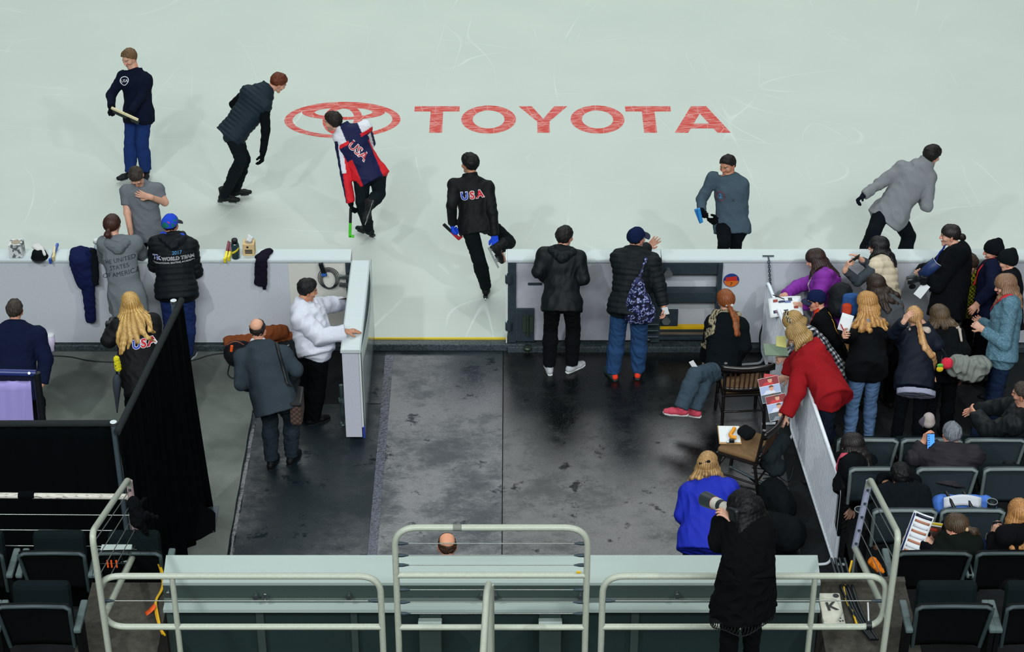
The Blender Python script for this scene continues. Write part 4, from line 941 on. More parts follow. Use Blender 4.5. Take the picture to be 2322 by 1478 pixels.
    def push(s, v, lo=.004):
        """lift points that would lie inside the clothes out to lie over them"""
        if not s.cov or not len(v): return v
        D = lambda p: np.min([q.d(p) for q in s.cov], 0); d = D(v); e = .004
        g = np.stack([D(v + V(*(e * (np.arange(3) == i)))) - d for i in range(3)], 1); g /= np.linalg.norm(g, axis=1, keepdims=True) + 1e-9
        m = d < .03; n = np.where(m, lo + .006 + (.024 - lo) * np.exp((d - .03) / .03), d); return v + g * np.where(m, np.clip(n - d, 0, .16), 0)[:, None]
    def finish(s):
        for a in s.pend: s.make_hair(*a)
    def lift(s, p, m):
        """move a point of a lock out of the clothes until it lies m over them"""
        p = np.array(p, float)
        if not s.cov: return p
        for _ in range(6):
            D = lambda q: min(c.d(q[None])[0] for c in s.cov); d = D(p)
            if d >= m: break
            g = nrm([D(p + V(*(.004 * (np.arange(3) == i)))) - d for i in range(3)]); p = p + g * (m - d)
        return p
    def lock(s, pts, rad, side, m=.014):
        """a lock of hair through the points, laid over the clothes; rad = (across, thick) at each"""
        P = [np.array(p, float) for p in pts]; R = [np.array(r, float) for r in rad]; Q = [P[0]]; S = [R[0]]
        for i in range(len(P) - 1):
            n = max(1, int(np.linalg.norm(P[i + 1] - P[i]) / .05))
            for j in range(1, n + 1): Q.append(P[i] + (P[i + 1] - P[i]) * j / n); S.append(R[i] + (R[i + 1] - R[i]) * j / n)
        Q = [Q[0]] + [s.lift(q, m) for q in Q[1:]]
        return [Pr(Q[i], Q[i + 1], tuple(S[i]), tuple(S[i + 1]), side, .018) for i in range(len(Q) - 1)]
    def hairmesh(s, *a, **k): s.pend.append(a + (k.get('short', False),))
    def make_hair(s, shell, cuts, locks, col, col2, short=False):
        J = s.J; v, f = build_field(shell, .0062, cuts)
        if callable(locks): locks = locks()
        if locks:
            v2, f2 = build_field(locks, .0068); f = np.concatenate([f, f2 + len(v)]); v = np.concatenate([v, v2])
        n = vnormals(v, f); q = v - J.H
        ang = np.arctan2(q @ J.hr, -(q @ J.hd)); z = q[:, 2]
        if short: d = .006 * wob(v, 70, s.seed) + .003 * wob(v, 160, s.seed + 1)
        else: d = .0022 * np.sin(ang * 34 + 3 * np.sin(z * 9 + s.seed) + 3 * wob(v, 14, s.seed)) + .0014 * np.sin(ang * 71 + 3 * np.sin(z * 14))
        v = v + n * d[:, None]; t = np.clip(.5 + .5 * np.sin(ang * 31 + 5 * wob(v, 9, s.seed + 5)) * .7 + .3 * wob(v, 20, s.seed + 7), 0, 1)[:, None]
        if col2 is None: col2 = tuple(int(x * .62) for x in col)
        c = rgb3(col) * (1 - t) + rgb3(col2) * t
        link('hair', raw_mesh('hair', v, f, c), M_HAIRS if short else M_HAIRM, s.root); s.fl['hair'] = (v, f, n)
    def hat(s, col, style='cap', brim=True, colfn=None, brimcol=None, turn=0):
        J = s.J; k = J.k ** .5; pr, cuts = hair_shell(J, .014, 14, -.028 if style == 'cap' else .0, .004)
        if style == 'beanie': pr[0] = pr[0].grow(.006); pr.append(Pr(Hp(J, 0, -.03, .10), Hp(J, 0, -.05, .12), .05, .04, None, .03))
        o = s.garment('cap' if style == 'cap' else 'beanie', pr, .0065, 'knit', col, .0015, 60, cuts=cuts, colfn=colfn)
        if brim:
            hd = J.hd * math.cos(math.radians(turn)) + J.hr * math.sin(math.radians(turn)); hr = nrm(np.cross(hd, J.hu)); h = lambda r, f, u: J.H + (hr * r + hd * f + J.hu * u) * k
            def fn(u, v):
                a = (u - .5) * 2.3; R0, R1 = .080, .080 + .075 * math.cos(a * .72) ; R = R0 + (R1 - R0) * v
                return h(math.sin(a) * (R * .98), math.cos(a) * R + .012, .036 - .014 * v - .02 * math.sin(a) ** 2)
            b = MB(); b.sheet(fn, 14, 5, .004); b.build('brim', mat('brim_%d_%d_%d' % tuple(brimcol or col), brimcol or col, rough=.8), o)
        return s
    def shoes(s, col, sole=(210, 210, 205), kind='shell', which='RL'):
        J = s.J; k = J.k
        for n in which:
            A = getattr(J, 'A' + n); t = dirv(J.toes[0 if n == 'R' else 1]); z = A[2] - .09 * k; b = V(A[0], A[1], z); sd = np.cross(t, V(0, 0, 1))
            o = s.garment('shoe', [Pr(b - t * .045 * k + V(0, 0, .045 * k), b + t * .10 * k + V(0, 0, .038 * k), (.036 * k, .04 * k), (.043 * k, .032 * k), sd, .02), Pr(b + t * .10 * k + V(0, 0, .036 * k), b + t * .165 * k + V(0, 0, .03 * k), (.043 * k, .032 * k), (.034 * k, .024 * k), sd, .02), Pr(b + V(0, 0, .05 * k), b + V(0, 0, .10 * k), .044 * k, .043 * k, sd, .02, 2)], .0075, kind, col, .001, cuts=[(b + V(0, 0, .012 * k), V(0, 0, -1))])
            if sole:
                m = MB(); pts = [(-.085, .0), (-.075, .025), (-.02, .034), (.06, .04), (.12, .046), (.17, .036), (.197, .0)]; pts = pts + [(x, -y) for x, y in pts[::-1][1:-1]]
                m.prism([(x * k, y * k) for x, y in pts], b, t, nrm(np.cross(V(0, 0, 1), t)), .02 * k); m.build('sole', mat('sole_%d_%d_%d' % sole, sole, rough=.6), o, bevel=.004)
        return s
    def skates(s, col=(16, 20, 22), which='RL', toe=None, label=None, guard=None):
        J = s.J; k = J.k
        for n in which:
            A = getattr(J, 'A' + n); t = getattr(J, 'td' + n, dirv(J.toes[0 if n == 'R' else 1])); u = getattr(J, 'tu' + n, V(0, 0, 1)); sd = nrm(np.cross(t, u)); b = A - u * .09 * k
            up = lambda z: u * (z * k)
            o = s.garment('skate_boot', [Pr(b - t * .045 + up(.05), b + t * .10 + up(.043), (.034, .038), (.041, .031), sd, .02), Pr(b + t * .10 + up(.041), b + t * .165 + up(.036), (.041, .031), (.03, .024), sd, .02), Pr(b - t * .01 + up(.05), b - t * .02 + up(.19), .044, .047, sd, .025, 2)], .0072, 'leather', col, .0012)
            m = MB(); R = np.array([t, np.cross(u, t), u]).T
            m.box(b - t * .055 + up(.008), (.06, .05, .03), R, 0); m.box(b + t * .10 + up(.012), (.1, .06, .014), R, 0)
            m.build('sole_and_heel', mat('skate_sole', (26, 28, 30), rough=.4), o, bevel=.003)
            m = MB(); m.box(b + t * .045 - up(.035), (.30, .006, .022), R); m.box(b - t * .055 - up(.015), (.03, .008, .04), R); m.box(b + t * .10 - up(.012), (.05, .008, .035), R); m.build('blade', BLADE if not guard else mat('guard_%d_%d_%d' % guard, guard, rough=.5), o)
        return s
    def print_text(s, txt, size, pos, m, on=None, bold=0.0, outline=None, up=None, right=None, off=.004, sx=1.0, name='lettering', shear=0):
        """lettering laid on the garment: pos = (across, up) in metres from the middle of the back or chest, n the side it faces"""
        J = s.J; on = on or s.topn; v, f, _ = s.fl[on]; tri = [tuple(q) for q in f]
        bv = s.__dict__.setdefault('bvh', {})
        if on not in bv: bv[on] = BVHTree.FromPolygons([tuple(p) for p in v], tri)
        n = nrm(np.array(pos[2], float)); u = np.array(up if up is not None else J.up, float); u = nrm(u - n * (u @ n)); r = np.cross(u, n)
        if right is not None: r = nrm(np.array(right, float)); u = np.cross(n, r)
        C0 = J.P + (J.N - J.P) * .62 + r * pos[0] + u * pos[1]
        for layer, (bo, mm, of) in enumerate([(bold, m, off)] if not outline else [(bold + size * .045, outline, off), (bold, m, off + .0025)]):
            vs, fs = text_mesh(txt, size, bo, shear) if isinstance(txt, str) else txt; out = []
            for q in vs:
                p = C0 + r * q[0] * sx + u * q[1]; hit = bv[on].ray_cast(Vector(p + n * .5), Vector(-n))
                out.append(np.array(hit[0]) + n * of if hit[0] is not None else p + n * .13)
            b = MB(); b.add(out, fs); o = b.build(name, mm, s.root)
        return s
    def wpos(s, p): return np.array(p) + s.J.O
# ------------------------------------------------------------------ the people
Z1 = (30, 30, 2.788); Z2 = (600, 150, 2.688); Z3 = (30, 460, 3.696); Z4 = (470, 520, 4.105); Z5 = (30, 800, 3.145); Z6 = (500, 680, 3.52); Z7 = (1120, 480, 3.518)
Z8 = (1480, 320, 3.89); Z9 = (1880, 300, 3.695); Z10 = (1500, 560, 3.36); Z11 = (1850, 500, 3.695); Z12 = (1700, 700, 3.695); Z17 = (1480, 940, 4.106); Z18 = (1780, 940, 4.106)
BK = (9, 13, 17); NV = (14, 20, 44); DK = (12, 17, 20)
WHT = mat('print_white', (226, 228, 232), rough=.7); RDP = mat('print_red', (196, 38, 48), rough=.7); BLP = mat('print_blue', (44, 72, 180), rough=.7); DKP = mat('print_dark', (30, 38, 46), rough=.7); SKY = mat('print_sky', (70, 150, 210), rough=.7)
FAIR = (206, 158, 134); ROSY = (202, 148, 124); TAN = (182, 130, 102); BRN = (150, 104, 80)
BACK = V(0, -1, .35)
# --- skaters on the ice
J = pose(Z1, (792, 602), (780, 1012), k=.95, yaw=-150, torso=(778, 386), head=(737, 286), look=(-146, 10), sR=(697, 398), sL=(838, 418), eR=(662, 530), wR=(612, 592), eL=(873, 605), wL=(738, 628, -1), aR=(742, 1000), aL=(838, 985), zg=.13, toes=(-120, 175))
hand_at(J, 'L', W(30 + 742 / 2.788, 30 + 630 / 2.788, J.Y - .27), (1, .5, -.2)); hand_at(J, 'R', W(30 + 622 / 2.788, 30 + 592 / 2.788, J.Y - .22), (-.6, .6, -.4))
K = Kit('A', 'person on the ice in a navy pullover and blue trousers holding blade guards', J); K.body(FAIR, {'R': {'curl': 62, 'n': (.3, .6, -.6)}, 'L': {'curl': 62, 'n': (.3, .6, -.6)}}).hair((120, 92, 62), 'short', .016, 34)
K.trousers((28, 50, 100), 'knit', .014, .016).top('pullover', (14, 20, 38), 'knit', .02, .14, collar=.025).gloves(BK).skates((18, 22, 26))
K.print_text('USA', .05, (-.07, .09, (-.4, -.85, .35)), WHT); K.print_text(([(.055 * math.cos(t) * r, .055 * math.sin(t) * r, 0) for t in np.linspace(0, 6.28, 25)[:-1] for r in (1, .86)], [(2 * i, 2 * i + 1, (2 * i + 3) % 48, (2 * i + 2) % 48) for i in range(24)]), 1, (-.07, .09, (-.4, -.85, .35)), WHT, name='emblem')
J = pose(Z1, (1392, 750), (1370, 1225), yaw=62, hipyaw=80, torso=(1588, 492), head=(1672, 440), look=(66, 34), sL=(1480, 500), sR=(1588, 585, -1), eR=(1596, 742), wR=(1578, 885), eL=(1395, 575, 1), wL=(1440, 660, 1), kR=(1440, 930, 0), kL=(1462, 925, 1), aR=(1335, 1148), aL=(1408, 1112), zg=.13, toes=(97, 80))
K = Kit('B', 'person bending forward on the ice in a dark quilted vest with short red hair', J); K.body(ROSY, {'R': {'curl': 35}}).hair((112, 56, 34), 'short', .013, 30)
K.trousers((17, 24, 28), 'knit', .012, .004).top('pullover', (12, 16, 20), 'knit', .012, .02, fold=.004).gloves(BK).skates((14, 20, 22))
K.top('vest', (22, 36, 46), 'shell', .034, .05, quilt=(.052, .007), arms='', collar=.05, fold=.002)
J = pose(Z2, (640, 655), (640, 1065), yaw=-28, hipyaw=-20, torso=(492, 398), head=(420, 340), look=(-72, 6), sL=(462, 435), sR=(612, 372), eL=(490, 640, -1), wL=(525, 835), eR=(640, 470, 1), wR=(600, 440, 1), kL=(595, 830), aL=(632, 985), kR=(698, 778, 0), aR=(636, 850, -1), zg=.13, toes=(-30, -55))
J.tdR = nrm(V(-.32, -.28, -.9)); J.tuR = nrm(V(-.2, .8, -.3)); J.tuR = nrm(J.tuR - J.tdR * (J.tuR @ J.tdR))
K = Kit('C', 'person in a navy jacket with red and white sleeve stripes leaning by the ice emblem', J); K.body(FAIR, {'L': {'curl': 60}}, stub=.35).hair((40, 32, 26), 'short', .017, 34)
def ccol(v, n, tg, T):
    c = np.tile(rgb3((20, 26, 66)), (len(v), 1)); J_ = K.J
    for n_, tgs in (('R', (2, 4)), ('L', (3, 5))):
        m = np.isin(tg, tgs); S_, E_ = getattr(J_, 'S' + n_), getattr(J_, 'E' + n_); w = nrm(E_ - S_); out = nrm(np.cross(w, J_.f)) * 1
        a = ((v - S_) - np.outer((v - S_) @ w, w)); bk = -(a @ J_.f)
        sidew = a @ (J_.sd * (1 if n_ == 'R' else -1))
        wm = m & (bk > .01) & (np.abs(sidew) < .034) & (tg == tgs[0]) ; c[wm] = rgb3((216, 218, 226))
        rm = m & (bk > -.0) & (sidew < -.012); c[rm] = rgb3((206, 34, 44))
        rm = m & (tg == tgs[1]) & (bk > .0) & (np.abs(sidew) < .026); c[rm] = rgb3((206, 34, 44))
    t = (v - J_.P) @ J_.up; x = (v - J_.P) @ J_.sd
    c[(tg == 1) & (t > .41) & (t < .45) & (np.abs(x) > .075)] = rgb3((206, 34, 44)); c[(tg == 1) & (t >= .45) & (np.abs(x) > .10)] = rgb3((216, 218, 226))
    c[(tg == 1) & (t < .24) & (x < -.118)] = rgb3((206, 34, 44)); c[(tg == 1) & (t < .34) & (x > .132)] = rgb3((206, 34, 44))
    return c
K.trousers((18, 26, 30), 'knit', .012, .006).top('jacket', NV, 'shell', .024, .05, collar=.05, colfn=ccol).gloves(BK).skates((16, 22, 24))
K.print_text('USA', .14, (.055, .0, -J.f), RDP, outline=WHT, right=nrm(-J.up * .95 + J.sd * .3))
J = pose(Z2, (1290, 940), (1350, 1372), yaw=-8, torso=(1256, 700), head=(1252, 598), look=(-48, 6), sL=(1158, 725), sR=(1358, 738), eL=(1142, 850, -1), wL=(1145, 962, 1), eR=(1388, 890, -1), wR=(1402, 1035, 0), kL=(1304, 1172), aL=(1350, 1345), kR=(1488, 1072, 1), aR=(1432, 1105, -1), zg=.13, toes=(30, 5))
J.tdR = nrm(V(.35, .1, -.9)); J.tuR = nrm(V(.7, .7, .3)); J.tuR = nrm(J.tuR - J.tdR * (J.tuR @ J.tdR))
K = Kit('D', 'person in a black jacket lettered USA gliding on one leg with blue gloves', J); K.body(TAN, {'L': {'curl': 55}, 'R': {'curl': 12, 'spread': .14, 'n': (0, 1, 0)}}).hair((16, 17, 18), 'short', .019, 32)
K.trousers((14, 20, 23), 'knit', .012, .010).top('jacket', (12, 15, 17), 'shell', .02, .10, collar=.05).gloves((36, 76, 210)).skates((14, 17, 19))
K.print_text('U', .11, (-.085, .03, BACK), BLP, outline=WHT, bold=.004); K.print_text('S', .11, (-.0, .03, BACK), RDP, outline=WHT, bold=.004); K.print_text('A', .11, (.085, .03, BACK), RDP, outline=WHT, bold=.004)
J = pose(Z8, (700, 735), Y=20.15, yaw=-158, torso=(690, 332), head=(664, 216), look=(-140, 2), sR=(535, 330), sL=(785, 385), eR=(432, 512), wR=(432, 612, -1), eL=(792, 632), wL=(598, 688, -1), kR=(632, 900, -1), kL=(730, 905), zg=.13)
K = Kit('E', 'person on the ice in a slate quarter-zip pullover holding blue blade guards', J); K.body(TAN, {'R': {'curl': 50, 'n': (.5, -.3, .3)}, 'L': {'curl': 28, 'n': (0, -.4, .8)}}).hair((26, 22, 20), 'short', .011, 30)
K.trousers((10, 15, 20), 'knit', .009, .0).top('pullover', (66, 82, 94), 'knit', .018, .06, collar=.012, fold=.006).gloves(BK).skates((16, 18, 20))
K.print_text(([(.055 * math.cos(t) * r, .055 * math.sin(t) * r, 0) for t in np.linspace(0, 6.28, 25)[:-1] for r in (1, .84)], [(2 * i, 2 * i + 1, (2 * i + 3) % 48, (2 * i + 2) % 48) for i in range(24)]), 1, (-.09, .03, (-.3, -.9, .3)), mat('print_maroon', (110, 40, 60)), name='emblem'); K.print_text('2', .07, (-.09, .03, (-.3, -.9, .3)), SKY)
K.print_text('X', .05, (.05, -.02, (-.3, -.9, .3)), DKP, sx=1.2, name='emblem')
J = pose(Z9, (512, 665), Y=20.5, yaw=35, hipyaw=40, torso=(790, 285), head=(858, 196), look=(58, 14), sL=(610, 300), sR=(838, 385), eL=(430, 425), wL=(290, 528, -1), eR=(818, 620), wR=(770, 545, 1), kL=(372, 838, -1), aL=(232, 1200), kR=(668, 872, 1), aR=(590, 1206), zg=.13)
K = Kit('F', 'person lunging across the ice in a pale grey fleece with one arm stretched back', J); K.body(FAIR, {'L': {'curl': 48, 'n': (0, -.6, -.6)}}).hair((30, 26, 24), 'short', .019, 34)
K.trousers((12, 18, 24), 'knit', .014, .012).top('fleece', (126, 130, 134), 'knit', .024, .09, collar=.05, fold=.009, ffr=19).gloves((14, 20, 32)).skates((14, 17, 19))
J = pose(Z1, (845, 1375), Y=19.72, yaw=178, torso=(810, 1092, -1), head=(778, 1028, -1), look=(172, 44), build=.94, eR=(722, 1262), wR=(742, 1385, -1), eL=(958, 1195), wL=(866, 1162, -1), zg=.13)
K = Kit('G', 'person in a grey t-shirt with a hand on the chest behind the boards', J); K.body(FAIR, {'L': {'curl': 14, 'd': (-.92, -.1, .35), 'n': (.1, .95, -.2)}, 'R': {'curl': 20}}).hair((62, 54, 48), 'short', .004, 32)
K.trousers((12, 16, 22), 'knit', .014, .008).top('t_shirt', (104, 110, 116), 'knit', .016, .07, sleeve=.62, fold=.006).skates((14, 17, 19))
# --- along the boards
J = pose(Z3, (950, 745), Y=18.78, k=.94, build=.95, yaw=8, torso=(870, 330, 1), head=(832, 192), look=(14, 8), sL=(768, 345), sR=(1020, 340), eR=(1085, 440, 1), wR=(1010, 330, 1), eL=(765, 450, 1), wL=(840, 430, 1))
K = Kit('H', 'person in a long grey hooded sweatshirt with brown hair leaning on the boards', J); K.body(FAIR, {'R': {'curl': 30}, 'L': {'curl': 30}}).hair((70, 38, 28), 'pony', .016, 20, length=.14, extra=(), col2=(40, 22, 18))
K.trousers((24, 34, 58), 'denim', .012, .006).shoes((30, 34, 38)).top('sweatshirt', (104, 112, 116), 'knit', .028, .22, fold=.008, ffr=16, loose=.008).hood('hood', (100, 108, 112))
K.print_text('THE UNITED', .062, (0, .035, BACK), DKP); K.print_text('STATES', .062, (0, -.035, BACK), DKP); K.print_text('OF AMERICA', .066, (0, -.105, BACK), DKP)
J = pose(Z3, (1365, 700), (1450, 1320), yaw=6, torso=(1335, 300, 1), head=(1318, 192), look=(10, 12), sL=(1205, 345), sR=(1480, 365), eR=(1530, 575, 1), wR=(1440, 600, 1), eL=(1185, 520, 1), wL=(1290, 560, 1), aR=(1455, 1268), aL=(1330, 1275), toes=(20, -5), build=1.05)
K = Kit('I', 'person in a black puffer jacket and colourful cap standing at the boards', J); K.body(TAN).hair((20, 20, 22), 'short', .006, 24)
K.trousers((30, 46, 92), 'denim', .014, .012).shoes((52, 64, 72), (190, 196, 196)).top('puffer_jacket', (12, 17, 22), 'shell', .038, .09, quilt=(.062, .008), fold=.003, collar=.03).hood('hood', (14, 20, 26), 'shell')
K.garment('hood_lining', [Pr(J.N + J.sd * .11 - J.f * .05 + J.up * .045, J.N - J.sd * .11 - J.f * .05 + J.up * .045, .02, None, None, .01)], .0085, 'shell', (36, 70, 190))
def capcol(v, n, tg, T):
    q = v - K.J.H; a = np.arctan2(q @ K.J.hr, q @ K.J.hd); u = q @ K.J.hu; c = np.tile(rgb3((38, 72, 196)), (len(v), 1)); w = wob(v, 45, 3)
    c[(u < .085) & (w > .22) & (np.abs(a) > .3)] = rgb3((30, 110, 96)); c[(u < .075) & (w < -.3)] = rgb3((206, 60, 40)); c[(a > .1) & (a < .9) & (w > .0)] = rgb3((226, 160, 50)); return c
K.hat((38, 72, 196), 'cap', True, capcol, (20, 26, 34))
K.print_text('7k', .075, (-.165, .03, BACK), BLP, outline=WHT, sx=1.2); K.print_text('2017', .05, (.06, .07, BACK), SKY); K.print_text('WORLD TEAM', .05, (.06, .012, BACK), DKP, outline=WHT); K.print_text('INTERNATIONAL SKATING ACADEMY', .026, (0, -.03, BACK), WHT)
J = pose(Z3, (1075, 1370), Y=17.6, k=.95, build=1.0, yaw=-12, torso=(1020, 985, 1), head=(985, 850), look=(-20, 2), sL=(885, 1045), sR=(1165, 1000), eL=(800, 1150), wL=(815, 1085, 1), eR=(1190, 1190, 0), wR=(1150, 1280, 1))
K = Kit('J', 'person in a black jacket lettered USA with long blonde hair at the drape', J); K.body(FAIR, {'L': {'curl': 60}}).hair((216, 180, 110), 'long', .022, 8, length=.38, col2=(150, 112, 58), spread=1.3, back=(.0, -.7, -1))
K.trousers(BK, 'knit', .02, .012).shoes((20, 20, 22), None).top('jacket', (12, 14, 17), 'shell', .036, .26, fold=.006, loose=.008)
for tx, ox, mm in (('U', -.07, BLP), ('S', 0, RDP), ('A', .075, RDP)): K.print_text(tx, .11, (.085 + ox, -.03, BACK), mm, outline=WHT, up=V(-.12, 0, 1), bold=.004)
J = pose((0, 0, 1), (34, 868), Y=17.3, yaw=0, torso=(34, 742), head=(34, 705), look=(5, 5), sL=(-8, 762), sR=(84, 760), eR=(104, 815, 0), wR=(95, 870, 0), build=1.1)
K = Kit('K', 'person in a navy coat standing behind the lilac panel at the left edge', J); K.body(ROSY).hair((70, 62, 56), 'short', .009, 34)
K.trousers(BK, 'knit', .014, .01).shoes((20, 20, 22), None).top('coat', (18, 26, 52), 'knit', .036, .14, fold=.004, collar=.02); K.garment('collar', [Pr(J.N + J.sd * .05 + J.up * .03, J.N - J.sd * .05 + J.up * .03, .04, None, None, .01)], .0085, 'knit', (60, 84, 150), 0)
J = pose(Z6, (410, 735), (425, 1330), yaw=14, torso=(310, 372), head=(300, 250), look=(12, 14), sL=(178, 458), sR=(500, 430), eL=(165, 668, 0), wL=(235, 690, 1), eR=(610, 560, 0), wR=(560, 640, 1), aL=(405, 1275), aR=(565, 1240), toes=(20, 12), build=1.12)
K = Kit('L', 'person in a grey suit with a balding head and a shoulder bag on the matting', J); K.body(ROSY, cap_hair=None).hair((44, 38, 34), 'short', .0035, 26, -.012)
# bald crown: skin patch over the top of the hair
def suit(v, n, tg, T): return np.tile(rgb3((50, 60, 68)), (len(v), 1))
K.trousers((36, 46, 54), 'knit', .012, .014, fold=.006).shoes((14, 16, 18), (20, 20, 22), 'leather').top('suit_jacket', (52, 62, 70), 'knit', .026, .17, fold=.006, ffr=15)
K.garment('shirt_collar', [Pr(J.N + J.sd * .035 + J.up * .05, J.N - J.sd * .035 + J.up * .05, .045, None, None, .01)], .008, 'knit', (206, 212, 222), 0)
def bald(K, tone, r=.062, up=.075, back=.055):
    J = K.J; k = J.k ** .5; K.garment('bald_crown', [Pr(Hp(J, 0, -back, up), Hp(J, 0, -back + .03, up + .012), (r * k, .05 * k), None, J.hr, .01)], .006, 'knit', tone, 0, mat_=M_SKIN)
bald(K, (212, 160, 132))
J = pose(Z6, (752, 350), (720, 960), yaw=70, hipyaw=60, torso=(668, 45), head=(690, -78), look=(74, 16), sR=(650, 155, -1), sL=(740, 60, 1), eR=(805, 340, -1), wR=(985, 262, 0), eL=(850, 45, 1), wL=(960, 25, 1), aR=(738, 932), aL=(672, 900), toes=(60, 40), build=1.12)
hand_at(J, 'R', G(783, 752, 1.212), (0, -1, -.6))
K = Kit('M', 'person in a white jacket holding a clipboard with a hand on the open gate', J); K.body(TAN, {'R': {'curl': 12, 'd': (.9, .35, -.1), 'n': (0, 0, -1)}, 'L': {'curl': 40, 'd': (.95, .1, -.2), 'n': (0, -.7, .6)}}, brow=(30, 26, 24)).hair((24, 24, 26), 'short', .016, 40, .015)
K.trousers((10, 13, 15), 'knit', .018, .02).shoes((14, 15, 16), (24, 26, 28), 'leather').top('jacket', (206, 210, 222), 'shell', .034, .06, belly=.03, fold=.012, ffr=17, loose=.012, sleeve=1.0)
K.garment('collar', [Pr(J.N + J.sd * .05 + J.up * .04, J.N - J.sd * .05 + J.up * .035 - J.f * .02, .042, None, None, .01), Pr(J.N + J.sd * .06 + J.up * .03, J.N + J.f * .11 + J.sd * .05 - J.up * .06, .024, .018, None, .01)], .008, 'knit', (150, 152, 164), 0)
J = pose(Z7, (542, 705), (520, 1290), yaw=6, torso=(545, 312, 1), head=(562, 205), look=(38, 8), sL=(405, 345), sR=(672, 370), eL=(352, 478, 0), wL=(450, 560, 1), eR=(712, 535, 0), wR=(620, 560, 1), aL=(442, 1225), aR=(622, 1215), toes=(48, -8))
K = Kit('N', 'person in a black hooded jacket with arms crossed in front of the grey gate', J); K.body(ROSY).hair((34, 32, 32), 'short', .013, 34)
K.trousers((13, 16, 19), 'denim', .012, .012).shoes((176, 180, 184), (220, 222, 222)).top('jacket', (14, 20, 23), 'leather', .028, .08, fold=.006).hood('hood', (15, 22, 26), 'leather')
J = pose(Z7, (1085, 735), (1035, 1350), yaw=14, torso=(1125, 328), head=(1135, 218), look=(42, 4), sL=(1000, 372), sR=(1262, 402), eR=(1318, 600, 0), wR=(1352, 748, 0), eL=(1130, 345, 1), wL=(1222, 285, 1), aL=(950, 1270), aR=(1150, 1258), toes=(8, -22), build=1.06)
K = Kit('O', 'person in a black puffer jacket, jeans and a navy cap pointing over the boards', J); K.body(ROSY, {'L': {'curl': 6, 'spread': .12, 'd': (.75, .35, .5), 'n': (-.3, -.8, .5)}, 'R': {'curl': 40}}).hair((40, 36, 34), 'short', .006, 26).hat((18, 30, 62), 'cap', True, None, (16, 26, 54))
K.trousers((42, 72, 112), 'denim', .014, .018, fold=.007).shoes((44, 66, 68), (36, 56, 56)).top('puffer_jacket', (16, 23, 27), 'shell', .038, .08, quilt=(.058, .008), fold=.004, collar=.02)
for n in 'RL':
    A = getattr(J, 'A' + n); t = dirv(J.toes[0 if n == 'R' else 1]); b = V(A[0], A[1], 0)
    K.garment('heel_patch', [Pr(b - t * .055 + V(0, 0, .05), b - t * .05 + V(0, 0, .075), .034, .03, None, .01)], .007, 'shell', (224, 62, 40), 0)
J = pose(Z10, (468, 905), Y=18.02, k=.95, yaw=-16, hipyaw=-40, torso=(490, 545), head=(488, 412), look=(-18, 6), sL=(395, 580), sR=(600, 600), eL=(360, 740, 1), wL=(330, 850, 1), eR=(632, 760, 0), wR=(560, 860, 1), kL=(255, 975, -1), aL=(150, 1225, 0), kR=(330, 1000, -1), aR=(250, 1235, 0), toes=(-70, -80), build=1.05)
K = Kit('P', 'person with a red ponytail and leopard scarf sitting with one leg stretched out', J); K.body(FAIR).hair((150, 84, 40), 'pony', .018, 18, length=.42, col2=(92, 46, 22), curl=1.6, back=(.28, -.42, -1))
K.trousers((58, 74, 86), 'denim', .016, .02).shoes((190, 70, 90), (200, 200, 200)).top('jacket', (12, 18, 22), 'knit', .028, .06, fold=.006, loose=.006)
def leo(v, n, tg, T):
    w = wob(v, 110, 4); c = np.tile(rgb3((150, 142, 116)), (len(v), 1)); c[w > .12] = rgb3((44, 42, 38)); return c
sL_ = J.SL - J.sd * .0
K.garment('scarf', [Pr(J.N + J.sd * .11 + J.up * .04, J.N - J.sd * .10 + J.up * .04, .048, None, None, .02), Pr(J.N - J.sd * .09 + J.up * .03 - J.f * .02, J.SL - J.up * .08 - J.f * .05 + J.sd * .01, .04, .036, None, .02), Pr(J.SL - J.up * .08 - J.f * .05 + J.sd * .01, J.EL - J.f * .02 - J.up * .02, .036, .03, None, .02, 2)], .0075, 'knit', (120, 110, 90), .004, 60, colfn=leo, push=True)
K.garment('hair_clip', [Pr(K.pony[0] - J.sd * .03, K.pony[0] + J.sd * .03, .017, None, None, .005)], .006, 'shell', (200, 200, 196), 0)
# --- near the header
J = pose(Z17, (470, 1125), Y=14.85, k=.97, yaw=18, torso=(520, 640, 1), head=(512, 470), look=(16, 4), sL=(345, 730), sR=(700, 690), eL=(290, 930, 0), wL=(330, 1000, 1), eR=(760, 860, 1), wR=(700, 960, 1), build=1.08)
K = Kit('Q', 'person in a royal blue jacket with straight blonde hair near the stacked camera bags', J); K.body(FAIR).hair((196, 160, 104), 'long', .020, 8, length=.38, col2=(112, 82, 50), spread=1.3)
K.trousers(BK, 'knit', .014, .01).shoes((16, 17, 18), None).top('jacket', (28, 44, 168), 'shell', .036, .12, fold=.007, loose=.008); h_ = Hp(J, .0, -.085, .085)
K.garment('hair_tie', [Pr(h_ - J.hr * .05 - J.hu * .02, h_ + J.hr * .03 + J.hu * .012, .014, None, None, .006)], .006, 'shell', BK, 0)
J = pose(Z17, (880, 1400), Y=11.2, k=.95, yaw=-40, torso=(870, 1030, 0), head=(850, 890), look=(-48, 14), sL=(720, 1070, 1), sR=(1010, 1070), eL=(620, 1180, 0), wL=(640, 985, 1), eR=(1030, 1260, 0), wR=(760, 1000, 1), zg=2.53, build=.95)
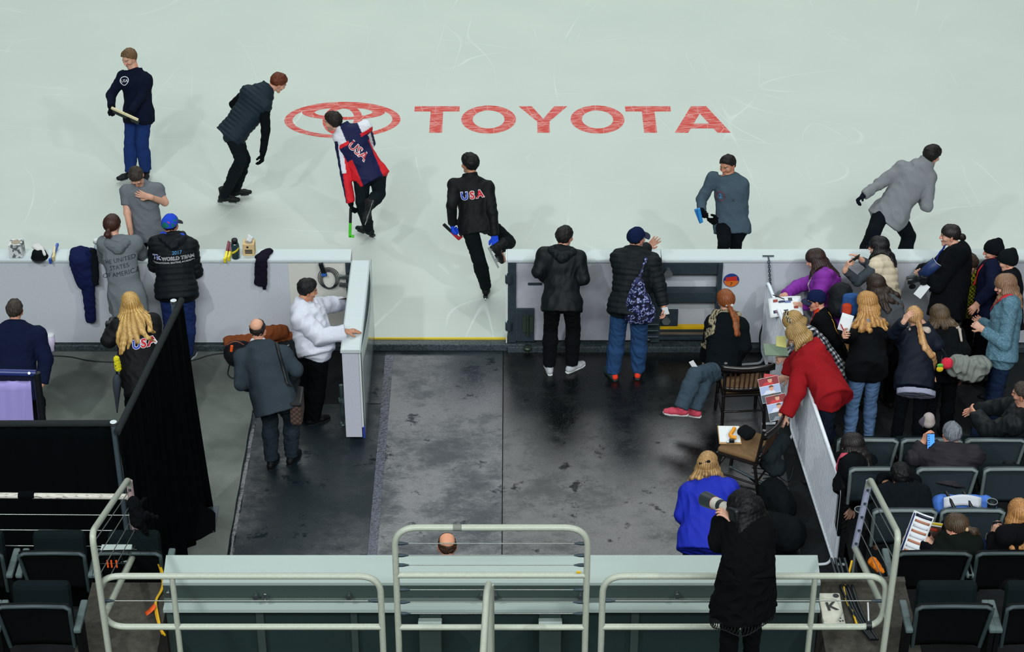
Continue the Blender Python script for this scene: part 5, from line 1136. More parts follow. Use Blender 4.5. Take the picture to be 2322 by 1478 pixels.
K = Kit('R', 'person dressed in black with a lace hem photographing through a long lens', J); K.body(FAIR, {'L': {'curl': 35, 'd': (-.2, .5, .8), 'n': (.6, .5, .2)}}).hair((10, 11, 13), 'short', .034, 6, extra=[Pr(Hp(J, 0, -.05, .03), Hp(J, 0, -.07, -.10), (.125, .085), (.15, .08), J.hr, .05), Pr(Hp(J, 0, -.07, -.10), Hp(J, .0, -.05, -.18), (.15, .08), (.12, .06), J.hr, .05)], col2=(6, 7, 8))
K.trousers((8, 10, 12), 'knit', .008, .004).shoes((12, 13, 15), (16, 17, 18)).top('coat', (9, 11, 13), 'knit', .034, .06, fold=.006, loose=.01)
K.garment('skirt', [Pr(J.P + V(0, 0, .05), J.P - V(.01, .02, .36), (.19, .15), (.255, .20), J.hs, .03, 2, 1)], .0085, 'knit', (8, 10, 12), .012, 26)
q0 = J.P - V(.01, .02, .36)
def lace(b):
    n = 60
    for i in range(n):
        t = 2 * math.pi * i / n; r = lambda tt, a: q0 + J.hs * math.cos(tt) * (.25 + a) + J.hf * math.sin(tt) * (.195 + a) ; dz = .055 + .02 * math.sin(5 * t)
        b.tube([r(t, 0) + V(0, 0, .02), r(t + .09, .004) - V(0, 0, dz), r(t + .18, 0) + V(0, 0, .02)], .004, 5)
    b.tube([q0 + J.hs * math.cos(2 * math.pi * i / 40) * .255 + J.hf * math.sin(2 * math.pi * i / 40) * .2 - V(0, 0, .05 + .02 * math.sin(5 * 2 * math.pi * i / 40)) for i in range(40)], .004, 5, True)
part('lace_hem', mat('lace_black', (10, 12, 14), rough=.8), K.root, lace)
J = pose((0, 0, 1), base=(G(1014, 1240, 1.66)[0], 13.78), yaw=-4, look=(-6, 8)); J.H = W(1014, 1240, 13.78); J.N = J.H - V(0, .0, .195)
K = Kit('S', 'balding person whose head shows just above the header edge in the tunnel', J); K.body(ROSY).hair((70, 50, 36), 'short', .0035, 26, -.012); bald(K, (214, 152, 120), .064, .075, .045)
K.trousers((20, 24, 28)).shoes((16, 17, 18), None).top('shirt', (40, 46, 54), 'knit', .016, .08)
# ------------------------------------------------------------------ the crowd at the barrier
J = pose(Z10, (1262, 500), Y=18.55, k=.95, yaw=-78, torso=(1232, 205), head=(1178, 100), look=(-82, 20),   eL=(1190, 430, -1), wL=(1075, 440, 0), eR=(1035, 300, 0), wR=(945, 365, -1), build=1.05)
K = Kit('T', 'person in a bright purple jacket signing for a magazine at the barrier', J); K.body(FAIR, {'R': {'curl': 50}, 'L': {'curl': 40}}).hair((58, 38, 34), 'bob', .018, 20, length=.15, col2=(34, 24, 24))
K.trousers((24, 34, 60), 'denim').shoes((20, 20, 22), None)
def purp(v, n, tg, T):
    c = np.tile(rgb3((124, 44, 150)), (len(v), 1)); q = v - K.J.P; f = q @ K.J.f; x = q @ K.J.sd; t = q @ K.J.up
    m = (tg == 1) & (n @ K.J.f > .35) & (np.abs(x) < .07); c[m] = rgb3((206, 206, 196)); s_ = m & (np.abs(((t * 22) % 1) - .5) < .09); c[s_] = rgb3((120, 110, 120)); return c
K.top('jacket', (124, 44, 150), 'shell', .034, .12, quilt=(.09, .007), fold=.003, colfn=purp).hood('hood', (130, 46, 154), 'shell')
J = pose(Z10, (1285, 800), Y=18.0, k=.88, yaw=-75, torso=(1225, 520), head=(1182, 412), look=(-84, 12),   eL=(1330, 740, 0), wL=(1260, 800, 1))
K = Kit('U', 'young person in a navy cap, black jacket and red lanyard at the barrier', J); K.body(ROSY).hair((40, 32, 28), 'short', .007, 22).hat((20, 30, 66), 'cap', True, None, (18, 28, 60))
K.trousers(BK).shoes((20, 20, 22), None).top('jacket', (12, 14, 17), 'knit', .026, .12, fold=.005)
K.garment('lanyard', [Pr(J.N + J.sd * .075 + J.f * .02 + J.up * .015, J.N - J.sd * .075 + J.f * .02 + J.up * .015, .016, None, None, .01), Pr(J.N - J.sd * .07 + J.f * .02, J.N - J.sd * .02 + J.f * .16 - J.up * .12, .012, None, None, .01), Pr(J.N + J.sd * .07 + J.f * .02, J.N + J.f * .16 - J.up * .12, .012, None, None, .01)], .006, 'shell', (206, 60, 30), 0, push=True)
K.garment('piping', [Pr(J.SL + J.sd * .06 - J.f * .065 + J.up * .05, J.SL * .4 + J.P * .6 - J.f * .12 - J.sd * .05, .006, None, None, .01)], .006, 'shell', (214, 160, 40), 0, push=True)
J = pose(Z10, (1330, 960), Y=17.55, k=.92, yaw=-88, torso=(1110, 660, 0), head=(1012, 575), look=(-84, 40),   eL=(1010, 800, 0), wL=(950, 830, 0), eR=(1000, 760, 1), wR=(930, 800, 1))
K = Kit('V', 'person in a black and white checked shirt with a patterned headband bending to the barrier', J); K.body(FAIR, {'L': {'curl': 40}}).hair((190, 158, 100), 'long', .02, 12, length=.26, col2=(120, 92, 54), back=(-.25, .1, -1))
def ging(v, n, tg, T):
    a = ((v @ J.sd * 22) % 1 < .5).astype(int) + ((v @ J.up * 22) % 1 < .5).astype(int); return np.array([rgb3((206, 208, 212)), rgb3((92, 98, 106)), rgb3((18, 20, 24))])[a]
K.trousers(NV, 'denim').shoes((20, 20, 22), None).top('shirt', (90, 90, 90), 'knit', .022, .10, colfn=ging)
def band(v, n, tg, T):
    w = wob(v, 120, 9); c = np.tile(rgb3((34, 34, 34)), (len(v), 1)); c[w > .05] = rgb3((170, 160, 130)); return c
K.garment('headband', [Pr(Hp(J, -.07, .0, .07), Hp(J, 0, .01, .125), .03, None, None, .02), Pr(Hp(J, .07, .0, .07), Hp(J, 0, .01, .125), .03, None, None, .02)], .006, 'knit', (90, 90, 80), 0, colfn=band)
J = pose(Z10, (1285, 1090), Y=16.85, k=.97, yaw=-76, torso=(1125, 790, 1), head=(1042, 672), look=(-80, 38), sL=(1065, 905, -1), sR=(1120, 780, 1), eL=(1030, 1110, -1), wL=(945, 1280, 0), eR=(1000, 880, 1), wR=(965, 980, 0), build=1.08)
K = Kit('W', 'person in a deep red hooded sweatshirt leaning over the barrier with photo prints', J); K.body(FAIR, {'L': {'curl': 42}, 'R': {'curl': 18, 'd': (-.8, .1, -.55)}}).hair((196, 164, 104), 'bob', .024, 16, length=.10, col2=(110, 84, 52), spread=.6)
K.trousers((22, 30, 44), 'denim').shoes((20, 20, 22), None).top('sweatshirt', (142, 26, 32), 'knit', .032, .09, fold=.009, ffr=15, loose=.012).hood('hood', (150, 28, 34))
J = pose(Z11, (575, 640), Y=18.6, k=.93, yaw=-55, torso=(555, 345), head=(528, 228), look=(-72, 4),   eL=(400, 480, -1), wL=(255, 405, 0), eR=(440, 350, 1), wR=(375, 325, 1))
hand_at(J, 'L', W(1850 + 245 / 3.695, 500 + 415 / 3.695, 18.45), (-.2, -.3, -1)); hand_at(J, 'R', W(1850 + 385 / 3.695, 500 + 330 / 3.695, 18.62), (-.2, .3, -1))
K = Kit('X', 'person in a cream quilted vest and glasses raising a phone by the boards', J); K.body(FAIR, {'L': {'curl': 45, 'd': (.35, .1, .9), 'n': (.9, .2, -.3)}, 'R': {'curl': 20, 'd': (-.7, 0, .6), 'n': (-.3, -.6, -.7)}}).hair((16, 16, 20), 'bob', .02, 20, length=.14, col2=(10, 10, 12), spread=.4)
K.trousers((20, 26, 44), 'denim').shoes((20, 20, 22), None).top('sweater', (62, 70, 76), 'knit', .012, .02).top('vest', (206, 194, 168), 'shell', .04, .10, quilt=(.075, .010), fold=.003, arms='', collar=.05)
part('glasses', M_BLACK, K.root, lambda b: b.tube([Hp(J, .03, .125, .004), Hp(J, -.075, .06, .008)], .003, 6).tube([Hp(J, -.05, .122, .015), Hp(J, -.015, .128, .015), Hp(J, -.015, .128, -.012), Hp(J, -.05, .122, -.012)], .0026, 6, True))
J = pose(Z11, (610, 930), Y=18.02, k=.92, yaw=-30, torso=(560, 650), head=(505, 545), look=(-30, 12), sL=(470, 700), sR=(660, 720))
K = Kit('Y', 'person with dark brown tied hair in grey behind the long-haired blonde', J); K.body(FAIR).hair((54, 40, 32), 'long', .018, 12, length=.24, col2=(36, 28, 24), back=(.5, -.3, -1))
K.trousers(BK).shoes((20, 20, 22), None).top('sweater', (74, 80, 84), 'knit', .024, .10)
J = pose(Z11, (430, 1190), Y=17.38, k=.97, zg=0, yaw=-26, torso=(440, 890, 1), head=(432, 700), look=(-40, 20), sL=(315, 960), sR=(560, 950), eL=(255, 1050, 1), wL=(240, 990, 1), eR=(590, 1080, 0), wR=(500, 1100, 1))
hand_at(J, 'L', W(1850 + 240 / 3.695, 500 + 960 / 3.695, 17.2), (-.5, -.3, -1))
K = Kit('Z', 'person with very long blonde hair and pale jeans in a black jacket with grey hood', J); K.body(FAIR, {'L': {'curl': 45}}).hair((206, 162, 98), 'long', .024, 8, length=.66, col2=(140, 92, 50), back=(-.10, -.80, -1), spread=1.6)
K.trousers((92, 122, 160), 'denim', .008, .0, fold=.007).shoes((20, 22, 24), (60, 62, 64)).top('jacket', (11, 14, 17), 'knit', .034, .10, fold=.006).hood('hood', (120, 126, 142))
J = pose(Z11, (830, 1290), Y=17.15, k=.86, yaw=-6, torso=(850, 935, 1), head=(825, 810), look=(-14, 4), sL=(720, 985), sR=(950, 985), eL=(545, 1010, 0), wL=(730, 850, 0), eR=(1020, 1040, 0), wR=(900, 860, 1))
hand_at(J, 'L', W(1850 + 735 / 3.695, 500 + 850 / 3.695, 17.2), (-1, -.2, -.3))
K = Kit('AA', 'young person with a blonde braid and both hands on the head in the crowd', J); K.body(FAIR, {'L': {'curl': 20, 'd': (.5, .2, .8), 'n': (.7, .3, -.5)}, 'R': {'curl': 20, 'd': (-.4, .2, .8)}}).hair((206, 166, 116), 'pony', .010, 20, length=.58, col2=(160, 116, 70), back=(.1, -.65, -1), curl=1)
K.trousers(BK, 'knit', .008, 0).shoes((20, 20, 22), None).top('jacket', (14, 22, 36), 'shell', .03, .12, fold=.006); K.garment('fleece_collar', [Pr(J.N + J.sd * .09, J.N - J.sd * .09 + J.up * .0, .05, None, None, .02), Pr(J.N - J.sd * .06 - J.f * .05, J.N + J.sd * .09 - J.f * .06, .04, None, None, .02)], .008, 'knit', (188, 172, 160), .003)
K.garment('hem_shirt', [Pr(J.P - J.up * .16 + J.sd * .02, J.P - J.up * .21 + J.sd * .02, (.19, .15), None, J.hs, .02, 3)], .0085, 'knit', (150, 154, 176), .004)
J = pose(Z11, (1085, 1200), Y=17.45, k=.9, yaw=-20, torso=(1065, 905, 1), head=(1035, 805), look=(-28, 8), sL=(960, 960), sR=(1180, 950))
K = Kit('AB', 'person with loose brown hair in black between the braided child and the photographer', J); K.body(FAIR).hair((106, 86, 62), 'long', .024, 8, length=.46, col2=(54, 44, 36), spread=1.4, back=(.1, -.6, -1))
K.trousers(BK).shoes((20, 20, 22), None).top('jacket', (12, 15, 18), 'knit', .028, .12)
K.garment('bag_strap', [Pr(J.SR + J.up * .06 - J.sd * .02, J.SR - J.f * .12 + J.sd * .03 - J.up * .04, .016, None, None, .01), Pr(J.SR - J.f * .12 + J.sd * .03 - J.up * .04, J.SR - J.f * .14 + J.sd * .04 - J.up * .2, .016, .012, None, .01)], .0065, 'knit', (170, 160, 150), 0, push=True)
J = pose(Z11, (1120, 630), Y=18.55, k=1.0, yaw=-80, torso=(1190, 245), head=(1128, 128), look=(-86, 2),   eL=(1010, 540, -1), wL=(915, 470, 0), eR=(960, 420, 1), wR=(890, 420, 1), build=1.15)
K = Kit('AC', 'person in a black coat with hair in a bun holding a camera at chest height', J); K.body(FAIR, {'L': {'curl': 55}, 'R': {'curl': 50}}).hair((34, 28, 26), 'bun', .012, 24, col2=(22, 20, 20))
K.trousers(BK, 'knit').shoes((20, 20, 22), None).top('coat', (11, 14, 18), 'knit', .04, .2, fold=.005, belly=.02, loose=.01)
K.garment('shirt_front', [Pr(J.N + J.f * .11 - J.up * .02, J.P + J.f * .17 + J.up * .05, .045, .05, None, .02)], .0085, 'knit', (30, 50, 128), .003, push=True)
J = pose(base=(W(2197, 640, 18.9)[0], 18.92), k=.76, yaw=-10)
K = Kit('AD', 'person in a yellow and black checked shirt mostly hidden behind the black coat', J); K.body(FAIR).hair((60, 44, 34), 'short')
def lum(v, n, tg, T):
    a = ((v @ V(1, 0, 0) * 26) % 1 < .5) ^ ((v[:, 2] * 22) % 1 < .5); c = np.tile(rgb3((196, 196, 40)), (len(v), 1)); c[a] = rgb3((40, 46, 30)); return c
K.trousers(BK).shoes((20, 20, 22), None).top('shirt', (190, 190, 40), 'knit', .02, .08, colfn=lum)
J = pose(Z11, (1450, 640), Y=18.6, k=.93, yaw=-75, torso=(1490, 360), head=(1490, 262), look=(-80, 6),   eL=(1480, 560, -1), wL=(1360, 690, 0), eR=(1400, 520, 1), wR=(1370, 680, 1))
K = Kit('AE', 'person in a black knit beanie and navy coat with red lanyard by the boards', J); K.body(ROSY).hair((30, 28, 28), 'short', .006).hat((14, 17, 22), 'beanie', False)
K.trousers(BK).shoes((20, 20, 22), None).top('coat', (16, 22, 44), 'knit', .034, .2, collar=.03)
K.garment('lanyard', [Pr(J.SL + J.sd * .06 + J.up * .06, J.SL + J.f * .12 + J.sd * .06 - J.up * .05, .011, None, None, .01), Pr(J.SL + J.f * .12 + J.sd * .06 - J.up * .05, J.SL + J.f * .17 + J.sd * .12 - J.up * .2, .011, None, None, .01)], .006, 'shell', (196, 40, 44), 0, push=True)
J = pose(Z11, (1620, 800), Y=18.3, k=.93, yaw=-70, torso=(1625, 450), head=(1605, 345), look=(-80, 4))
K = Kit('AF', 'person in a black hat cut by the right edge beside the beanie wearer', J); K.body(FAIR).hair((60, 50, 44), 'short', .006).hat((16, 22, 24), 'beanie', False)
K.trousers(BK).shoes((20, 20, 22), None).top('coat', (14, 18, 22), 'knit', .03, .12)
J = pose(Z11, (1565, 1080), Y=17.5, k=1.0, yaw=-82, torso=(1620, 670), head=(1592, 552), look=(-84, 12),   eL=(1580, 1040, 0), wL=(1400, 915, 0), eR=(1480, 900, 1), wR=(1395, 850, 1), build=1.05)
K = Kit('AG', 'person in a heathered teal jacket with a red lanyard at the right edge', J); K.body(FAIR, {'L': {'curl': 50}, 'R': {'curl': 50}}).hair((150, 116, 88), 'bob', .022, 18, length=.16, col2=(104, 78, 58))
def hea(v, n, tg, T):
    w = np.sin(wob(v * V(1, 1, 5), 60, 3) * 9)[:, None] * .5 + .5; return rgb3((70, 104, 122)) * (1 - w) + rgb3((104, 140, 156)) * w
K.trousers((26, 40, 66), 'denim', .012, .0).shoes((30, 30, 32), None).top('jacket', (84, 120, 138), 'knit', .024, .08, colfn=hea, collar=.02)
K.garment('lanyard', [Pr(J.N - J.sd * .08 + J.up * .01, J.N + J.f * .13 - J.up * .12, .011, None, None, .01), Pr(J.N + J.sd * .08 + J.up * .01, J.N + J.f * .13 - J.up * .12, .011, None, None, .01)], .006, 'shell', (196, 50, 60), 0, push=True)
# --- seated
def seat_z(r): return RZ[r] - .86 + .50
J = pose(base=(W(2318, 900, 16.3)[0], 16.28), k=1.0, zg=RZ[0] - .86, seatk=.55, yaw=-60); hand_at(J, 'L', W(2212, 940, 16.5), (0, -1, -.4)); hand_at(J, 'R', W(2216, 930, 16.75), (0, 1, -.4)); sit(J)
K = Kit('AH', 'person in a black leather jacket seated at the right edge, hands forward', J); K.body(ROSY).hair((70, 62, 56), 'short')
K.trousers((24, 34, 56), 'denim').shoes((20, 20, 22), None).top('jacket', (20, 26, 28), 'leather', .034, .04, fold=.010, loose=.012)
J = pose(Z18, (1500, 575), Y=15.45, k=1.0, zg=RZ[1] - .86, yaw=4, torso=(1545, 330, 0), head=(1552, 190), look=(-8, 14), sL=(1340, 380), sR=(1760, 385), eL=(1200, 400, 0), wL=(1285, 265, 0), eR=(1800, 560, 0), wR=(1500, 380, 1), build=1.2); sit(J)
hand_at(J, 'R', W(1780 + 1420 / 4.106, 940 + 330 / 4.106, 15.72), (1, -.2, -.8))
K = Kit('AI', 'grey-haired person in a dark quilted jacket looking at a phone in the seats', J); K.body(ROSY, {'L': {'curl': 40, 'd': (.4, .1, .9), 'n': (.85, .3, -.3)}}).hair((128, 134, 140), 'short', .013, 24, col2=(84, 90, 98))
K.trousers((90, 104, 116), 'denim').shoes((20, 20, 22), None).top('jacket', (36, 34, 40), 'shell', .034, .04, quilt=(.05, .005), fold=.005)
J = pose(Z18, (650, 640), Y=15.5, k=.9, zg=RZ[1] - .86, yaw=-60, torso=(655, 415), head=(632, 295), look=(-65, 18), eL=(600, 560, 0), wL=(545, 480, 1)); sit(J, 8)
K = Kit('AJ', 'dark-haired person with a pink scarf seated beside the white barrier', J); K.body(FAIR).hair((20, 20, 22), 'long', .026, 12, length=.24, col2=(34, 28, 26), spread=.7)
K.trousers(BK).shoes((20, 20, 22), None).top('jacket', (14, 17, 20), 'knit', .03, .05); K.garment('scarf', [Pr(J.N + J.f * .09 + J.up * .04, J.N - J.sd * .07 + J.f * .07 + J.up * .02, .045, None, None, .02), Pr(J.N + J.f * .11, J.N + J.f * .15 - J.up * .2, .04, .034, None, .02)], .008, 'knit', (206, 84, 104), .004, 50, push=True)
J = pose(Z18, (1090, 830), Y=14.65, k=.85, zg=RZ[2] - .86, yaw=4, torso=(1085, 700), head=(1075, 570), look=(-6, 6), build=1.1); sit(J)
K = Kit('AK', 'person with short black hair seen from behind, seated in front of the blue bag', J); K.body(TAN).hair((12, 13, 15), 'short', .022, 12, -.01, col2=(8, 8, 10))
K.trousers(BK).shoes((20, 20, 22), None).top('jacket', (14, 20, 24), 'knit', .034, .05)
J = pose(Z18, (1560, 1340), Y=13.15, k=.95, zg=RZ[3] - .86, yaw=-14, torso=(1640, 1170), head=(1602, 1055), look=(-52, 22), sL=(1490, 1240), sR=(1740, 1215), eL=(1250, 1290, 0), wL=(1130, 1175, 1), eR=(1560, 1330, 1), wR=(1400, 1215, 1)); sit(J)
hand_at(J, 'L', W(1780 + 1125 / 4.106, 940 + 1165 / 4.106, 13.45), (0, -.5, -1)); hand_at(J, 'R', W(1780 + 1400 / 4.106, 940 + 1205 / 4.106, 13.42), (.4, -.4, -1))
K = Kit('AL', 'person with tied-back brown hair in dark clothes reading an opened magazine', J); K.body(FAIR, {'L': {'curl': 40, 'd': (.15, .3, .9)}, 'R': {'curl': 45, 'point': True, 'd': (-.5, .2, .7)}}).hair((84, 66, 48), 'pony', .014, 18, length=.12, col2=(44, 34, 26))
K.garment('hair_tie', [Pr(K.pony[0] - J.hr * .012, K.pony[0] + J.hr * .012, .02, None, None, .005)], .006, 'shell', (190, 160, 120), 0)
K.trousers(BK).shoes((20, 20, 22), None).top('jacket', (16, 22, 18), 'knit', .03, .05)
J = pose(base=(W(2312, 1240, 13.2)[0], 13.15), k=.92, zg=RZ[3] - .86, seatk=.55, yaw=-16); hand_at(J, 'L', W(2252, 1214, 13.4), (-.3, -.4, -1)); sit(J)
J.N = W(2318, 1215, 13.2); J.H = W(2312, 1165, 13.3)
K = Kit('AM', 'person with long blonde hair holding up a phone at the lower right edge', J); K.body(FAIR, {'L': {'curl': 45, 'd': (.1, .3, .9)}}).hair((190, 140, 84), 'long', .02, 10, length=.3, col2=(140, 96, 56))
K.trousers((30, 44, 80), 'denim').shoes((20, 20, 22), None).top('jacket', (12, 14, 17), 'knit', .026, .05)

for K in PEOPLE.values(): K.finish()
# ------------------------------------------------------------------ things held and carried
PK = PEOPLE
def hand(k, n): return PK[k].wpos(getattr(PK[k].J, 'W' + n)) + PK[k].hp[n][1].w * .085
def thing(name, loc, label, cat, group=None): return empty(name, loc, label, cat, group)
def solid(name, rgb_, rough=.5, **kw): return mat(name, rgb_, rough=rough, **kw)
def guard(a, b, ca, cb, label, group, up=(0, 0, 1), w=.026, hgt=.034, hook=True):
    """a skate blade guard from a to b, two colours"""
    a, b = np.array(a, float), np.array(b, float); o = thing('blade_guard', (a + b) / 2, label, 'blade guard', group); R = frame(b - a, np.array(up, float)); ln = np.linalg.norm(b - a)
    for nm, c, x0, x1 in (('heel_half', ca, -ln / 2, 0), ('toe_half', cb, 0, ln / 2)):
        p = part(nm, solid('guard_c_%d_%d_%d' % c, c, .45), o, lambda m: m.box(R @ V((x0 + x1) / 2, 0, 0), (ln / 2, w, hgt), R), .006)
    if hook: part('toe_hook', solid('guard_c_%d_%d_%d' % cb, cb, .45), o, lambda m: m.box(R @ V(ln / 2 - .01, 0, .02), (.03, w, .06), R), .006)
    return o
CRE = (206, 196, 158)
q1, q2 = hand('A', 'R'), hand('A', 'L'); d = nrm(q2 - q1)
guard(q1 - d * .0 + V(0, 0, .01), q2 + d * .15 + V(0, 0, .01), (24, 30, 32), (24, 30, 32), 'dark blade guard held across the body by the person in navy on the ice', None, hook=False, hgt=.05)
guard(q1 - d * .0 + V(0, -.01, .05), q2 + d * .15 + V(0, -.01, .05), CRE, CRE, 'cream blade guard lying on the dark one held by the person in navy', None, hook=False, hgt=.03)
def W2(z, x, y, Y): return W(z[0] + x / z[2], z[1] + y / z[2], Y)
yc = hand('C', 'L')[1]
guard(hand('C', 'L') + V(-.012, -.02, .04), W2(Z2, 520, 1040, yc - .02), (16, 20, 22), (70, 196, 40), 'black and green blade guard hanging from the hand of the leaning person', None, up=(1, 0, 0))
yd = hand('D', 'L')[1]
guard(W2(Z2, 1090, 962, yd), W2(Z2, 1188, 1055, yd - .03), (16, 18, 22), (168, 34, 44), 'black and red blade guard held in a blue glove', None, up=(.6, 0, .6))
ye = hand('E', 'R')[1]
guard(W2(Z8, 378, 600, ye - .03), W2(Z8, 425, 720, ye - .03), (30, 110, 176), (30, 110, 176), 'blue blade guard in the raised glove, the outer of the two', 'blue guards in the glove', hook=False)
guard(W2(Z8, 405, 592, ye - .05), W2(Z8, 432, 715, ye - .05), (40, 134, 200), (40, 134, 200), 'brighter blue blade guard in the raised glove, the inner of the two', 'blue guards in the glove', hook=False)
# clipboard
def board(name, c, x, y, w, h, label, cat, m, paper=True, t=.005, group=None):
    """a stiff sheet centred at c, x across, y along its length"""
    o = thing(name, c, label, cat, group); x = nrm(x); y = nrm(np.array(y) - x * (np.array(y) @ x)); n = np.cross(x, y); R = np.array([x, y, n]).T
    part('backing', m, o, lambda b: b.box((0, 0, 0), (w, h, t), R), .001)
    if paper:
        part('sheet', M_PAPER, o, lambda b: b.box(R @ V(0, -.01, t * .5 + .001), (w * .92, h * .9, .0012), R))
        part('clip', M_BOLT, o, lambda b: b.box(R @ V(0, h * .44, t * .5 + .006), (w * .35, .03, .012), R), .003)
    return o
ym = hand('M', 'L')[1]
board('clipboard', W2(Z4, 1225, 660, ym - .03), W2(Z4, 1350, 640, ym - .03) - W2(Z4, 1110, 690, ym - .03), V(.1, .75, -.55), .31, .23, 'brown clipboard held out by the person in the white jacket', 'clipboard', solid('clip_brown', (92, 72, 54), .6))
# shoulder bag of the suit
k = PK['L']; J = k.J
o = thing('shoulder_bag', W2(Z6, 610, 850, k.wpos(J.P)[1] - .02), 'brown checked shoulder bag with a dark strap hanging on the suited person', 'bag')
m = solid('bag_check', (84, 66, 58), .6, bump=.1); nt = m.node_tree; cx = nt.nodes.new('ShaderNodeTexChecker'); cx.inputs['Scale'].default_value = 36; cx.inputs[1].default_value = rgb(92, 70, 60); cx.inputs[2].default_value = rgb(58, 48, 46); tc = nt.nodes.new('ShaderNodeTexCoord'); nt.links.new(tc.outputs['Object'], cx.inputs[0]); nt.links.new(cx.outputs[0], nt.nodes['Principled BSDF'].inputs['Base Color'])
part('body', m, o, lambda b: b.box((0, 0, 0), (.12, .30, .26)), .03)
part('flap', solid('bag_dark', (24, 26, 28)), o, lambda b: b.box((0, 0, .12), (.13, .31, .05)), .02)
f_, F_, _ = k.fl['suit_jacket']; bv = BVHTree.FromPolygons([tuple(p) for p in f_], [tuple(q) for q in F_])
pts = []
for t in np.linspace(0, 1, 22):
    p = W2(Z6, 445 + 90 * t, 345 + 330 * t, 17) ; d_ = nrm(p - CP); h_ = bv.ray_cast(Vector(CP - J.O), Vector(d_))
    if h_[0] is not None: pts.append(np.array(h_[0]) + J.O - d_ * .012)
pts.append(np.array(o.location) + V(0, .1, .12))
part('strap', solid('strap_dark', (20, 24, 26), .6), o, lambda b: b.tube([p - L(o) for p in pts], .017, 6))
# drawstring bag of the pointing person
k = PK['O']; J = k.J; f_, F_, _ = k.fl['puffer_jacket']; bv = BVHTree.FromPolygons([tuple(p) for p in f_], [tuple(q) for q in F_])
def on(bv, J, z, x, y, off):
    d_ = nrm(ray(z[0] + x / z[2], z[1] + y / z[2])); h_ = bv.ray_cast(Vector(CP - J.O), Vector(d_)); return None if h_[0] is None else np.array(h_[0]) + J.O - d_ * off
ctr = on(bv, J, Z7, 1150, 640, .07); o = thing('drawstring_bag', ctr, 'blue and white patterned slouchy bag slung on the back of the puffer jacket', 'bag')
m = solid('bag_pattern', (24, 32, 66), .6); nt = m.node_tree; n1 = nt.nodes.new('ShaderNodeTexNoise'); n1.inputs['Scale'].default_value = 26; n1.inputs['Detail'].default_value = 1; cr = nt.nodes.new('ShaderNodeValToRGB'); cr.color_ramp.interpolation = 'CONSTANT'
cr.color_ramp.elements[0].color = rgb(16, 20, 38); cr.color_ramp.elements[1].position = .46; cr.color_ramp.elements[1].color = rgb(30, 40, 92); e = cr.color_ramp.elements.new(.56); e.color = rgb(150, 160, 206); e = cr.color_ramp.elements.new(.64); e.color = rgb(20, 26, 52)
tc = nt.nodes.new('ShaderNodeTexCoord'); nt.links.new(tc.outputs['Object'], n1.inputs['Vector']); nt.links.new(n1.outputs[0], cr.inputs[0]); nt.links.new(cr.outputs[0], nt.nodes['Principled BSDF'].inputs['Base Color'])
def bagp(z, x, y, off=.06): return W2(z, x, y, ctr[1]) - L(o)
pr = [Pr(bagp(Z7, 1150, 560), bagp(Z7, 1150, 700), (.045, .04), (.11, .07), V(1, 0, 0), .03), Pr(bagp(Z7, 1150, 700), bagp(Z7, 1165, 800), (.11, .07), (.155, .085), V(1, 0, 0), .03), Pr(bagp(Z7, 1100, 845), bagp(Z7, 1230, 840), .06, .06, None, .04)]
v, f = build_field(pr, .008); nn = vnormals(v, f); v = v + nn * (.012 * (1 - 2 * np.abs(wob(v, 34, 5))))[:, None]; link('pouch', raw_mesh('pouch', v, f), m, o)
pts = [p for p in [on(bv, J, Z7, x, y, .02) for x, y in ((1215, 365), (1205, 400), (1190, 440), (1172, 490), (1160, 540))] if p is not None] + [W2(Z7, 1150, 600, ctr[1])]
part('strap', m, o, lambda b: b.tube([p - L(o) for p in pts], [.016] * (len(pts) - 2) + [.028, .04], 8))
q = hand('O', 'R'); board('paper_sheet', q + V(.0, -.03, .05), V(1, 0, .3), V(.2, 0, 1), .06, .09, 'small white paper held in the lowered hand of the person in the navy cap', 'paper', M_PAPER, False, .002)
# things of the blonde person at the drape
k = PK['J']; J = k.J; q = hand('J', 'L'); o = thing('camera', q + V(0, .0, .06), 'small black camera held up beside the long blonde hair', 'camera')
part('body', M_BLACK, o, lambda b: b.box((0, 0, 0), (.10, .06, .075)), .012); part('lens', M_BLACK, o, lambda b: b.tube([V(0, .02, 0), V(0, .1, .0)], .033, 14)); c_ = W2(Z3, 872, 1345, 17.52); o = thing('umbrella', W2(Z5, 738, 300, 17.5), 'folded grey umbrella hanging point down at the side of the black jacket', 'umbrella')
tp_, bt_ = W2(Z5, 740, 150, 17.5) - L(o), W2(Z5, 741, 425, 17.5) - L(o)
part('canopy', solid('umbrella_grey', (58, 66, 76), .6, bump=.2), o, lambda b: b.tube([tp_, tp_ + (bt_ - tp_) * .12, tp_ + (bt_ - tp_) * .35, tp_ + (bt_ - tp_) * .7, tp_ + (bt_ - tp_) * .9], [.02, .045, .042, .022, .012], 9)); part('tip', M_BLACK, o, lambda b: b.tube([tp_ + (bt_ - tp_) * .88, bt_], .007, 8)); part('handle', M_BLACK, o, lambda b: b.tube([tp_ + V(0, 0, .12), tp_ + V(0, 0, -.02)], .010, 8))
o = thing('pompom', c_, 'bright yellow fluffy tag hanging above the folded umbrella', 'pompom'); v, f = build_field([Pr(V(0, 0, .06), V(.004, 0, -.06), .03, .034, None, .02)], .006); nn = vnormals(v, f); v = v + nn * (.008 * wob(v, 170, 3))[:, None]; link('fluff', raw_mesh('fluff', v, f), solid('fluff_yellow', (226, 216, 30), .9), o); part('cord', M_BLACK, o, lambda b: b.tube([V(0, 0, .08), V(.03, .03, .16)], .004, 6))
